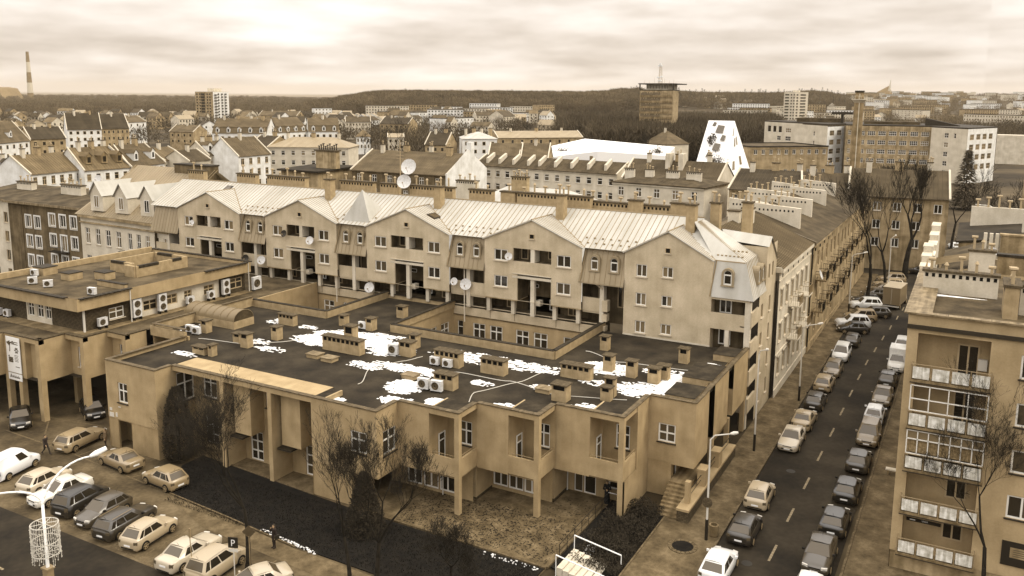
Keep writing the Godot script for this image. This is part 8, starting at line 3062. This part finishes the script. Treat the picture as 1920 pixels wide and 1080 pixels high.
func trees():
	bare_tree("bare tree rising beside the car park, its crown before the annex canopy windows",V(-22.2,0,22.9),9.6,0.17,31,8,0.62,0.22,0.36)
	bare_tree("bigger of the two bare trees at the bottom centre, in front of the corner-window block",V(-13.3,0,21.2),10.4,0.19,14,8,0.55,0.34,0.30,V(-0.05,0,0))
	bare_tree("leaning bare stem left of the bigger bottom-centre tree",V(-14.9,0,21.6),9.0,0.15,52,7,0.55,0.36,0.34,V(-0.1,0,0.05))
	bare_tree("smaller bushy bare tree at the bottom centre, in front of the paved yard",V(-9.6,0,18.6),6.6,0.12,23,8,0.72,0.14,0.24)
	bare_tree("lower spreading bare tree right beside the small bottom-centre one",V(-7.9,0,19.3),5.0,0.09,88,7,0.75,0.10,0.26)
	bare_tree("bare tree before the right block's lowest balconies",V(18.9,0.1,5.2),10.2,0.16,41,8,0.66,0.2,0.34)
	bare_tree("slim crooked street tree growing out of the slanting parking bays",V(4.2,0,-71.6),14.0,0.3,61,7,0.5,0.34,0.42,V(0.0,0,-0.05),"",0.014)
	bare_tree("dark straight street tree behind the slim crooked one",V(5.4,0,-86.0),13.0,0.26,62,6,0.5,0.36,0.4,Vector3.ZERO,"",0.014)
	bare_tree("tall thick-limbed bare tree at the far end of the street",V(7.4,0,-96.5),19.5,0.5,63,7,0.46,0.42,0.30,V(0.06,0,0),"",0.016)
	# trees around the far car park
	for k in [["bare tree in the middle of the car park trees, beside the curved lamp",19.5,-122,14,71],["bare tree left of the curved lamp in front of the cream school",13.5,-128,17,72],["broad bare tree before the plain cube house",24,-126,15,73],["tall bare tree behind the car park, under the school's white end",30,-150,17,74],["bare tree at the right edge before the dark evergreens",38,-140,16,75]]:
		bare_tree(k[0],V(k[1],0,k[2]),k[3],0.3,k[4],6,0.6,0.26,0.3,Vector3.ZERO,"",0.02)
	# trees among the houses further back
	for k in [["tall many-limbed bare tree among the low houses left of the centre",-208,-244,19,81],["pollarded bare tree left of the tall many-limbed one",-236,-258,12,82],["pollarded bare tree before the tan pyramid roof",-241,-236,11,83],["bare tree in front of the office tower's foot",-108,-290,14,84],["pale bare tree among the garden houses right of the centre",-206,-370,18,85]]:
		bare_tree(k[0],V(k[1],0,k[2]),k[3],0.32,k[4],6,0.62,0.22,0.3,Vector3.ZERO,"",0.028)
	var t:=thing("bushy_tree","dense rounded bare tree in front of the school's window groups","tree",V(-1.5,0,-190))
	put(t,"crown",fuzzy_tree(41,2600,0.44,0.006),M.twig,Transform3D(Basis().scaled(V(13,13,13)),Vector3.ZERO))
	t=thing("evergreen_tree","huge near-black evergreen at the right edge behind the car park","tree",V(47,0,-178))
	leafy(t,"crown",5000,func(r:RandomNumberGenerator) -> Vector3:return V(r.randf_range(-1,1),0,r.randf_range(-1,1)).normalized()*r.randf_range(0.2,1.0)*8.0+V(0,r.randf_range(1.5,17.0)*0.9,0),0.9,M.needle_dark,3)
	t=thing("fir_tree","tall loose fir in front of the cream school's right wing","tree",V(14.5,0,-205))
	put(t,"crown",conifer_mesh(8,1400),M.needle,Transform3D(Basis().scaled(V(17,17,17)),Vector3.ZERO))
	t=thing("small_park_tree","round evergreen clump at the corner of the white hall's roof","shrub",V(-86.5,9.5,-240))
	leafy(t,"foliage",500,func(r:RandomNumberGenerator) -> Vector3:return V(r.randfn(0,1.1),absf(r.randfn(0,1.1)),r.randfn(0,1.1)),0.5,M.needle,5)
	t=thing("small_park_tree","brown bush in the slot of the white hall's roof","shrub",V(-114.5,10.0,-219))
	leafy(t,"foliage",420,func(r:RandomNumberGenerator) -> Vector3:return V(r.randfn(0,1.6),absf(r.randfn(0,0.7)),r.randfn(0,0.8)),0.5,M.needle,6)
	t=thing("small_park_tree","evergreen bush at the foot of the white slanted tower","shrub",V(-49.5,10.6,-185.5))
	leafy(t,"foliage",460,func(r:RandomNumberGenerator) -> Vector3:return V(r.randfn(0,1.1),absf(r.randfn(0,1.6)),r.randfn(0,1.0)),0.5,M.needle,7)
	# conifers by the annex
	t=thing("columnar_conifer","tall columnar conifer standing against the left block of the annex","tree",V(-39.3,0,13.9))
	put(t,"trunk",boxmesh(0.2,5.0,0.2),M.bark)
	leafy(t,"foliage",9000,func(r:RandomNumberGenerator) -> Vector3:
		var h:=r.randf_range(0.1,6.3)
		var q:=1.22*pow(maxf(0.0,1.0-pow(h/6.45,2.6)),0.6)*(0.75+0.25*smoothstep(0.0,1.0,h))
		var a:=r.randf()*TAU
		return V(cos(a),0,sin(a))*q*sqrt(r.randf_range(0.45,1.05))+V(0,h,0),0.17,M.needle_dark,9)
	t=thing("dark_conifer","black spreading conifer behind the bigger bottom-centre tree","tree",V(-18.6,0,15.6))
	leafy(t,"foliage",7000,func(r:RandomNumberGenerator) -> Vector3:
		var h:=r.randf_range(0.05,4.3)
		var a:=r.randf()*TAU
		return V(cos(a),0,sin(a))*(1.5*(1.0-h/4.7)+0.15)*sqrt(r.randf_range(0.3,1.05))+V(0,h,0),0.19,M.needle_dark,10)
	t=thing("hedge","dark clipped juniper hedge filling the bed beside the corner stairs","hedge",V(-3.0,0.1,3.0))
	leafy(t,"foliage",12000,func(r:RandomNumberGenerator) -> Vector3:
		var z:=r.randf_range(-0.2,9.6)
		var x:=r.randf_range(-1.6,1.8)+0.1*z*0.5*(1.0 if r.randf()<0.5 else 0.2)
		var top:=0.75+0.25*sin(z*2.1)+0.2*sin(x*3.0)-0.03*z
		return V(clampf(x,-1.9,1.8),r.randf()*maxf(top,0.2),z),0.17,M.needle_dark,11)
# ------------------------------------------------------------------ street furniture
func street_lamp(label:String,at:Vector3,h:float,reach:Vector3):
	var t:=thing("street_lamp",label,"street lamp",at,0.0)
	var m:=MB.new()
	m.bar(V(0,0.0,0),V(0,1.5,0),0.11,0.11,10)
	put(t,"base",m.mesh(),M.metal_dark)
	m=MB.new()
	m.bar(V(0,1.5,0),V(0,h,0),0.075,0.055,8)
	m.bar(V(0,h,0),reach*0.15+V(0,h+0.35,0),0.05,0.045,6)
	m.bar(reach*0.15+V(0,h+0.35,0),reach*0.75+V(0,h+0.62,0),0.045,0.04,6)
	put(t,"pole",m.mesh(),M.metal_light)
	var d:=reach.normalized()
	var p:=reach*0.72+V(0,h+0.62,0)
	var q:=reach+V(0,h+0.78,0)
	m=MB.new()
	m.bar(p,p.lerp(q,0.45),0.07,0.13,8)
	m.bar(p.lerp(q,0.45),q,0.13,0.08,8)
	put(t,"lamp_head",m.smooth(),M.metal_light)
func furniture():
	street_lamp("street lamp on the left pavement in front of the ramp wall, nearest one",V(2.5,0.12,5.2),7.2,V(1.75,0,-0.25))
	street_lamp("second street lamp on the left pavement, by the ornate pale house",V(2.95,0.12,-26.0),7.4,V(1.8,0,-0.2))
	street_lamp("third street lamp on the left pavement, in front of the cluttered tenement",V(2.55,0.12,-65.2),8.2,V(1.9,0,-0.2))
	street_lamp("slim tall lamp post standing in the slanting bays at the far end",V(6.3,0.0,-79.0),9.0,V(0.6,0,-0.2))
	# annex-side tall pole by the loggias
	street_lamp("pale lamp post close to the annex wall, left of the silver saloon",V(1.9,0.12,-11.4),8.6,V(0.9,0,0.9))
	# double lamp with a winter lights basket
	var t:=thing("double_street_lamp","white two-armed road lamp at the bottom left","street lamp",V(-28.1,0,32.3))
	var m:=MB.new()
	m.bar(V(0,0,0),V(0,7.0,0),0.11,0.08,10)
	for arm in [[V(1.5,0,-2.1),2.4,0.45],[V(-1.2,0,2.2),1.2,1.0]]:
		var pr:=V(0,7.0,0)
		for k in 10:
			var s:=(k+1)/10.0
			var e:Vector3=arm[0]*pow(s,1.0+arm[2])*1.0+V(0,7.0+arm[1]*sin(s*PI*0.5),0)
			m.bar(pr,e,0.07-0.002*k,0.068-0.002*k,8)
			pr=e
	put(t,"pole",m.smooth(),M.white_paint)
	for arm in [[V(1.5,9.4,-2.1),V(0.35,0.25,-0.5)],[V(-1.2,8.2,2.2),V(-0.4,-0.1,0.55)]]:
		m=MB.new()
		m.bar(arm[0],arm[0]+arm[1]*0.5,0.10,0.17,8)
		m.bar(arm[0]+arm[1]*0.5,arm[0]+arm[1]*1.4,0.17,0.13,8)
		put(t,"lamp_head",m.smooth(),M.white_paint)
	m=MB.new()
	m.box(-0.22,2.5,-0.2,0.22,3.1,0.2)
	m.box(-0.3,3.1,-0.25,0.3,3.2,0.25)
	put(t,"junction_box",m.mesh(),M.metal_grey)
	var x:=thing("winter_light_basket","round wire basket of unlit winter lights hung around the two-armed lamp","decoration",V(-28.1,4.1,32.3))
	m=MB.new()
	for y in [0.0,0.75,1.75]:
		for i in 24:
			var a:=TAU*i/24
			var b:=TAU*(i+1)/24
			m.bar(V(cos(a)*0.72,y,sin(a)*0.72),V(cos(b)*0.72,y,sin(b)*0.72),0.03,0.03,4)
	for i in 3:
		var a:=PI*i/3
		m.bar(V(cos(a)*0.72,1.75,sin(a)*0.72),V(-cos(a)*0.72,1.75,-sin(a)*0.72),0.02,0.02,4)
		m.bar(V(cos(a)*0.72,0.0,sin(a)*0.72),V(-cos(a)*0.72,0.0,-sin(a)*0.72),0.02,0.02,4)
	put(x,"hoops",m.mesh(),M.metal_light)
	m=MB.new()
	var r:=RandomNumberGenerator.new()
	r.seed=6
	for i in 40:
		var a:=TAU*i/40
		var p:=V(cos(a)*0.73,1.75,sin(a)*0.73)
		var l:=r.randf_range(1.6,2.4)
		var n:=7
		for k in n:
			var e:=V(cos(a+r.randf_range(-0.04,0.04))*0.74,1.75-l*(k+1)/n,sin(a+r.randf_range(-0.04,0.04))*0.74)
			m.bar(p,e,0.012,0.012,3)
			m.box(e.x-0.022,e.y-0.022,e.z-0.022,e.x+0.022,e.y+0.022,e.z+0.022)
			p=e
	stuff(put(x,"light_strings",m.mesh(),M.metal_light))
	# parking sign
	t=thing("parking_sign","dark square parking sign on a post beside the silver people carrier","sign",V(-21.8,0,24.4),0.35)
	m=MB.new()
	m.bar(V(0,0,0),V(0,2.9,0),0.035,0.035,6)
	put(t,"post",m.mesh(),M.metal_light)
	m=MB.new()
	m.box(-0.32,2.25,0.03,0.32,2.95,0.06)
	put(t,"board",m.mesh(),M.metal_dark)
	m=MB.new()
	m.box(-0.3,1.98,0.03,0.3,2.18,0.055)
	put(t,"lower_board",m.mesh(),M.metal_light)
	var tm:=TextMesh.new()
	tm.text="P"
	tm.font=sysfont("Droid Sans")
	tm.font_size=60
	tm.pixel_size=0.0095
	tm.depth=0.012
	put(t,"lettering",tm,M.white_paint,Transform3D(Basis(),V(0,2.58,0.065)))
	t=thing("diamond_sign","empty diamond road sign seen edge-on behind the parking sign","sign",V(-21.5,0,23.4),0.5)
	m=MB.new()
	m.bar(V(0,0,0),V(0,2.6,0),0.03,0.03,6)
	put(t,"post",m.mesh(),M.metal_grey)
	m=MB.new()
	for k in 4:
		var a:=PI*0.5*k
		m.bar(V(cos(a)*0.4,2.9+sin(a)*0.4,0),V(cos(a+PI/2)*0.4,2.9+sin(a+PI/2)*0.4,0),0.03,0.03,4)
	m.hexa([V(0,2.5,0.01),V(0.4,2.9,0.01),V(0.4,2.9,-0.01),V(0,2.5,-0.01),V(-0.4,2.9,0.01),V(0,3.3,0.01),V(0,3.3,-0.01),V(-0.4,2.9,-0.01)])
	put(t,"board",m.mesh(),M.felt_brown)
	t=thing("sign_post","thin bare post left of the parking sign","post",V(-24.0,0,25.7))
	m=MB.new()
	m.bar(V(0,0,0),V(-0.15,3.4,0),0.03,0.03,6)
	m.box(-0.2,2.9,-0.02,-0.05,3.5,0.02)
	put(t,"post",m.mesh(),M.metal_grey)
	# litter bin
	t=thing("litter_bin","round concrete litter bin beside the nearest street lamp","bin",V(2.8,0.12,4.4))
	m=MB.new()
	m.lathe(Vector3.ZERO,[[0.27,0.0],[0.31,0.1],[0.33,0.7],[0.33,0.82],[0.22,0.84],[0.2,0.5],[0.0,0.5]],18)
	put(t,"body",m.mesh(),M.concrete)
	m=MB.new()
	m.lathe(V(0,0.5,0),[[0.2,0.0],[0.0,0.01]],14)
	put(t,"opening",m.mesh(),M.void)
	# round sign seen flat on the lamp post
	t=thing("round_sign","round road sign seen from its dark back on the nearest lamp post","sign",V(2.5,2.9,5.35))
	m=MB.new()
	for i in 18:
		var a:=TAU*i/18
		var b:=TAU*(i+1)/18
		m.tri(V(0,0,0.02),V(cos(a)*0.36,sin(a)*0.36,0.02),V(cos(b)*0.36,sin(b)*0.36,0.02))
		m.tri(V(0,0,-0.01),V(cos(b)*0.36,sin(b)*0.36,-0.01),V(cos(a)*0.36,sin(a)*0.36,-0.01))
	put(t,"disc",m.mesh(),M.brick_base)
	# garden steps with two white rails
	t=thing("garden_steps","five light concrete steps with two white handrails at the bottom of the planting bed","steps",V(-4.6,0.0,11.4))
	for i in 6:
		m=MB.new()
		m.box(0.42*i,0,0.0,0.42*i+0.38,0.56-0.09*i,2.6)
		put(t,"step",m.mesh(),M.wall_light)
	for z in [-0.1,2.7]:
		m=MB.new()
		m.bar(V(0,0,z),V(0,1.45,z),0.03,0.03,5)
		m.bar(V(3.3,0,z),V(3.3,0.95,z),0.03,0.03,5)
		m.bar(V(0,1.45,z),V(3.3,0.95,z),0.045,0.045,6)
		put(t,"handrail",m.mesh(),M.white_paint)
	t=thing("yard_railing","thin dark railing between the paved yard and the planting bed","railing",V(-5.35,0,3.6))
	m=MB.new()
	for i in 8:
		m.bar(V(0,0,i*1.2),V(0,0.95,i*1.2),0.025,0.025,4)
	m.bar(V(0,0.95,0),V(0,0.95,8.4),0.025,0.025,4)
	m.bar(V(0,0.5,0),V(0,0.5,8.4),0.02,0.02,4)
	put(t,"rail",m.mesh(),M.metal_dark)
	m=MB.new()
	m.bar(V(0,0.98,0),V(1.6,0.98,0),0.03,0.03,4)
	put(t,"handrail",m.mesh(),M.white_paint)
	# yard furniture by the right block: bench,railed cellar stair
	t=thing("pale_bench","pale slab bench by the plinth of the right block","bench",V(13.0,0.12,-12.2))
	put(t,"seat",boxmesh(1.6,0.1,0.45),M.wall_light,Transform3D(Basis(),V(0,0.4,0)))
	put(t,"leg",boxmesh(0.12,0.4,0.4),M.concrete,Transform3D(Basis(),V(-0.6,0,0)))
	put(t,"leg",boxmesh(0.12,0.4,0.4),M.concrete,Transform3D(Basis(),V(0.6,0,0)))
	t=thing("cellar_railing","white railing round the cellar stair of the right block","railing",V(12.6,0.12,-22.0))
	m=MB.new()
	for q in [[V(0,0,2.0),V(0,0,-2.0)],[V(0,0,2.0),V(1.1,0,2.0)],[V(0,0,-2.0),V(1.1,0,-2.0)]]:
		for y in [0.2,1.0]:
			m.bar(q[0]+V(0,y,0),q[1]+V(0,y,0),0.03,0.03,4)
		for i in 12:
			var p:Vector3=q[0].lerp(q[1],i/11.0)
			m.bar(p,p+V(0,1.0,0),0.018,0.018,3)
	put(t,"rail",m.mesh(),M.metal_light)
	m=MB.new()
	m.box(0.2,0,-1.8,1.1,0.02,1.8)
	put(t,"stair_well",m.mesh(),M.void)
	# wall lamp bracket and curved lamp over the far car park
	t=thing("curved_lamp","curved pale lamp over the far car park behind the street's end","street lamp",V(20.5,0,-116))
	m=MB.new()
	var pr:=V(0,0,0)
	for k in 12:
		var s:=(k+1)/12.0
		var e:=V(-2.6*pow(s,4.0),11.0*sin(minf(s*1.15,1.0)*PI*0.5),0)
		m.bar(pr,e,0.12,0.11,6)
		pr=e
	m.bar(pr,pr+V(-0.9,0.05,0),0.16,0.12,6)
	put(t,"pole",m.smooth(),M.metal_light)
	# far car park: parked cars as pale shapes between the trees
	for k in 12:
		car(["hatch","wagon","sedan","mpv"][k % 4],[0.85,0.3,0.6,0.12,0.75][k % 5],14.0+3.1*(k % 6)+(1.2 if k>5 else 0.0),-132.0-11.0*(k/6),0.3+0.05*(k % 3),"parked car glimpsed between the bare trees of the far car park","cars in the far car park",false,"parked_car")
# ------------------------------------------------------------------ people
func capsule_field(p:Vector3,a:Vector3,b:Vector3,ra:float,rb:float) -> float:
	var ab:=b-a
	var t:=clampf((p-a).dot(ab)/maxf(ab.length_squared(),1e-9),0.0,1.0)
	return p.distance_to(a+ab*t)-lerpf(ra,rb,t)
# bones: [from,to,radius,radius,colour]; one surface-net skin over all of them,colour by nearest bone
func skin(bones:Array,cell:float,k:float,out:MB):
	var lo:=Vector3.INF
	var hi:=-Vector3.INF
	for b in bones:
		var r:float=maxf(b[2],b[3])+k+cell
		for q in [b[0],b[1]]:
			lo=lo.min(q-Vector3.ONE*r)
			hi=hi.max(q+Vector3.ONE*r)
	var n:=Vector3i(((hi-lo)/cell).ceil())+Vector3i.ONE
	var f:=PackedFloat32Array()
	f.resize(n.x*n.y*n.z)
	f.fill(1.0)
	for b in bones:
		var r:float=maxf(b[2],b[3])+k+cell*2.0
		var l:=Vector3i(((b[0].min(b[1])-Vector3.ONE*r-lo)/cell).floor()).max(Vector3i.ZERO)
		var h:=Vector3i(((b[0].max(b[1])+Vector3.ONE*r-lo)/cell).ceil()).min(n-Vector3i.ONE)
		for z in range(l.z,h.z+1):
			for y in range(l.y,h.y+1):
				var row:=(z*n.y+y)*n.x
				for x in range(l.x,h.x+1):
					var d:=capsule_field(lo+Vector3(x,y,z)*cell,b[0],b[1],b[2],b[3])
					var e:=f[row+x]
					var m:=maxf(k-absf(d-e),0.0)/k
					f[row+x]=minf(d,e)-m*m*k*0.25
	var vid:={}
	var vp:=[]
	for z in n.z-1:
		for y in n.y-1:
			for x in n.x-1:
				var i:=(z*n.y+y)*n.x+x
				var s:=0
				for c in [f[i],f[i+1],f[i+n.x],f[i+n.x+1],f[i+n.x*n.y],f[i+n.x*n.y+1],f[i+n.x*n.y+n.x],f[i+n.x*n.y+n.x+1]]:
					if c<0.0:
						s+=1
				if s==0 or s==8:
					continue
				var sum:=Vector3.ZERO
				var cnt:=0
				for ed in [[0,0,0,1,0,0],[0,1,0,1,1,0],[0,0,1,1,0,1],[0,1,1,1,1,1],[0,0,0,0,1,0],[1,0,0,1,1,0],[0,0,1,0,1,1],[1,0,1,1,1,1],[0,0,0,0,0,1],[1,0,0,1,0,1],[0,1,0,0,1,1],[1,1,0,1,1,1]]:
					var va:=f[i+ed[0]+ed[1]*n.x+ed[2]*n.x*n.y]
					var vb:=f[i+ed[3]+ed[4]*n.x+ed[5]*n.x*n.y]
					if (va<0.0) != (vb<0.0):
						sum+=Vector3(ed[0],ed[1],ed[2]).lerp(Vector3(ed[3],ed[4],ed[5]),va/(va-vb))
						cnt+=1
				vid[i]=vp.size()
				vp.append(lo+(Vector3(x,y,z)+sum/cnt)*cell)
	var cols:=[]
	for p in vp:
		var best:=1e9
		var cc:=Color.BLACK
		for b in bones:
			var d:=capsule_field(p,b[0],b[1],b[2],b[3])
			if d<best:
				best=d
				cc=b[4]
		cols.append(cc)
	var sx:=1
	var sy:=n.x
	var sz:=n.x*n.y
	for i in vid.keys():
		for ax in [[sx,sy,sz],[sy,sz,sx],[sz,sx,sy]]:
			var a:float=f[i]
			var b:float=f[i+ax[0]]
			if (a<0.0)==(b<0.0):
				continue
			var q:=[i,i-ax[1],i-ax[1]-ax[2],i-ax[2]]
			if not (vid.has(q[1]) and vid.has(q[2]) and vid.has(q[3])):
				continue
			if b<0.0:
				q.reverse()
			var w:=[]
			for e in q:
				w.append(vid[e])
			out.quad(vp[w[0]],vp[w[1]],vp[w[2]],vp[w[3]])
			for e in [0,2,1,0,3,2]:
				out.c.append(cols[w[e]])
func hand(bones:Array,wrist:Vector3,dir:Vector3,side:Vector3,col:Color):
	var palm:=wrist+dir*0.085
	bones.append([wrist,palm,0.028,0.034,col])
	for i in 4:
		var o:Vector3=side*(0.026*(i-1.5))
		var l:float=[0.062,0.074,0.07,0.055][i]
		var mid:Vector3=palm+o+dir*l*0.5
		bones.append([palm+o*0.8,mid,0.012,0.011,col])
		bones.append([mid,mid+(dir*0.8+V(0,-0.3,0)).normalized()*l*0.5,0.011,0.009,col])
	bones.append([wrist+dir*0.03+side*0.03,wrist+dir*0.075+side*0.065,0.013,0.011,col])
func lin(l:float) -> Color:
	var v:=sepia(l)
	return Color(v.x,v.y*0.95,v.z)
func figure(label:String,at:Vector3,turn:float,pose:String,coat:float,legs:float,hair:float,skirt:=false,height:=1.72):
	var t:=thing("person",label,"person",at,turn)
	var s:=height/1.72
	var C:=lin(coat)
	var G:=lin(legs)
	var H:=lin(hair)
	var S:=lin(0.62)
	var B:=lin(0.1)
	# faces -z; joints in metres
	var hipL:=V(-0.09,0.90,0)
	var hipR:=V(0.09,0.90,0)
	var kneeL:=V(-0.10,0.48,-0.02)
	var kneeR:=V(0.10,0.48,-0.02)
	var ankL:=V(-0.10,0.08,0.02)
	var ankR:=V(0.10,0.08,0.02)
	var elL:=V(-0.27,1.12,0.03)
	var elR:=V(0.27,1.12,0.03)
	var wrL:=V(-0.27,0.88,-0.06)
	var wrR:=V(0.27,0.88,-0.06)
	if pose=="walk":
		kneeL=V(-0.09,0.50,-0.20)
		ankL=V(-0.09,0.10,-0.30)
		kneeR=V(0.09,0.48,0.08)
		ankR=V(0.09,0.14,0.40)
		elL=V(-0.26,1.14,0.16)
		wrL=V(-0.25,0.90,0.18)
		elR=V(0.26,1.14,-0.08)
		wrR=V(0.24,0.93,-0.26)
	elif pose=="phone":
		elR=V(0.26,1.16,-0.10)
		wrR=V(0.15,1.40,-0.14)
	elif pose=="clasp":
		elL=V(-0.25,1.12,-0.08)
		elR=V(0.25,1.12,-0.08)
		wrL=V(-0.07,1.10,-0.20)
		wrR=V(0.07,1.12,-0.20)
	var bones:=[]
	bones.append([hipL,kneeL,0.085,0.062,G])
	bones.append([kneeL,ankL,0.060,0.042,G])
	bones.append([hipR,kneeR,0.085,0.062,G])
	bones.append([kneeR,ankR,0.060,0.042,G])
	bones.append([ankL,ankL+V(-0.01,-0.04,-0.16),0.045,0.036,B])
	bones.append([ankR,ankR+V(0.01,-0.04,-0.16),0.045,0.036,B])
	bones.append([V(0,0.88,0),V(0,1.12,0),0.145,0.125,C])
	bones.append([V(0,1.10,0),V(0,1.34,0),0.125,0.14,C])
	bones.append([V(-0.13,1.38,0.01),V(0.13,1.38,0.01),0.075,0.075,C])
	if skirt:
		bones.append([V(0,0.9,0),V(0,0.12,0.02),0.15,0.23,C])
	else:
		bones.append([V(-0.06,0.92,0),V(-0.08,0.72,0),0.12,0.115,C])
		bones.append([V(0.06,0.92,0),V(0.08,0.72,0),0.12,0.115,C])
	for q in [[V(-0.19,1.38,0.01),elL,wrL],[V(0.19,1.38,0.01),elR,wrR]]:
		bones.append([q[0],q[1],0.062,0.050,C])
		bones.append([q[1],q[2],0.050,0.036,C])
	bones.append([V(0,1.40,0.01),V(0,1.50,0.0),0.055,0.052,S])
	bones.append([V(0,1.55,-0.02),V(0,1.62,-0.005),0.070,0.085,S])
	bones.append([V(0,1.60,0.025),V(0,1.655,0.015),0.088,0.086,H])
	if skirt or pose=="phone":
		bones.append([V(0,1.6,0.04),V(0,1.40,0.07),0.085,0.08,H])
	var m:=MB.new()
	skin(bones,0.028,0.05,m)
	# face and hands on finer grids
	var hd:=[]
	hd.append([V(0,1.585,-0.095),V(0,1.555,-0.112),0.012,0.016,S])
	hd.append([V(-0.03,1.60,-0.083),V(-0.024,1.60,-0.085),0.013,0.013,B])
	hd.append([V(0.024,1.60,-0.085),V(0.03,1.60,-0.083),0.013,0.013,B])
	hd.append([V(-0.022,1.522,-0.085),V(0.022,1.522,-0.085),0.009,0.009,lin(0.3)])
	hd.append([V(-0.083,1.59,0.0),V(-0.086,1.56,0.0),0.018,0.014,S])
	hd.append([V(0.083,1.59,0.0),V(0.086,1.56,0.0),0.018,0.014,S])
	skin(hd,0.008,0.006,m)
	for q in [[elL,wrL,1.0],[elR,wrR,-1.0]]:
		var hb:=[]
		var dir:Vector3=(q[1]-q[0]).normalized()
		hand(hb,q[1],dir,dir.cross(V(q[2],0.2,0.1)).normalized(),S)
		skin(hb,0.009,0.008,m)
	var mat:=StandardMaterial3D.new()
	mat.vertex_color_use_as_albedo=true
	mat.roughness=0.9
	put(t,"body",m.smooth(),mat,Transform3D(Basis().scaled(V(s,s,s)),V(0,0.005-0.02*s,0)))
	if pose=="phone":
		put(t,"shoulder_bag",boxmesh(0.1,0.28,0.34),M.metal_dark,Transform3D(Basis(),V(-0.3,0.72,0.05)))
	return t
func people():
	figure("person in dark clothes striding across the car park behind the silver estate",V(-49.9,0,18.6),-PI/2+0.15,"walk",0.10,0.09,0.08)
	figure("person in a grey patterned coat standing by the silver estate's front wheel",V(-46.9,0,15.2),2.6,"stand",0.34,0.12,0.3,false,1.7)
	figure("long-haired person in a dark coat with a shoulder bag on the path by the lawn",V(-22.5,0.01,20.3),2.9,"phone",0.08,0.08,0.14,false,1.7)
	figure("dark-robed figure standing with clasped hands by the annex entrance pillar",V(-5.5,0.05,3.5),PI+0.35,"clasp",0.045,0.05,0.05,true,1.8)
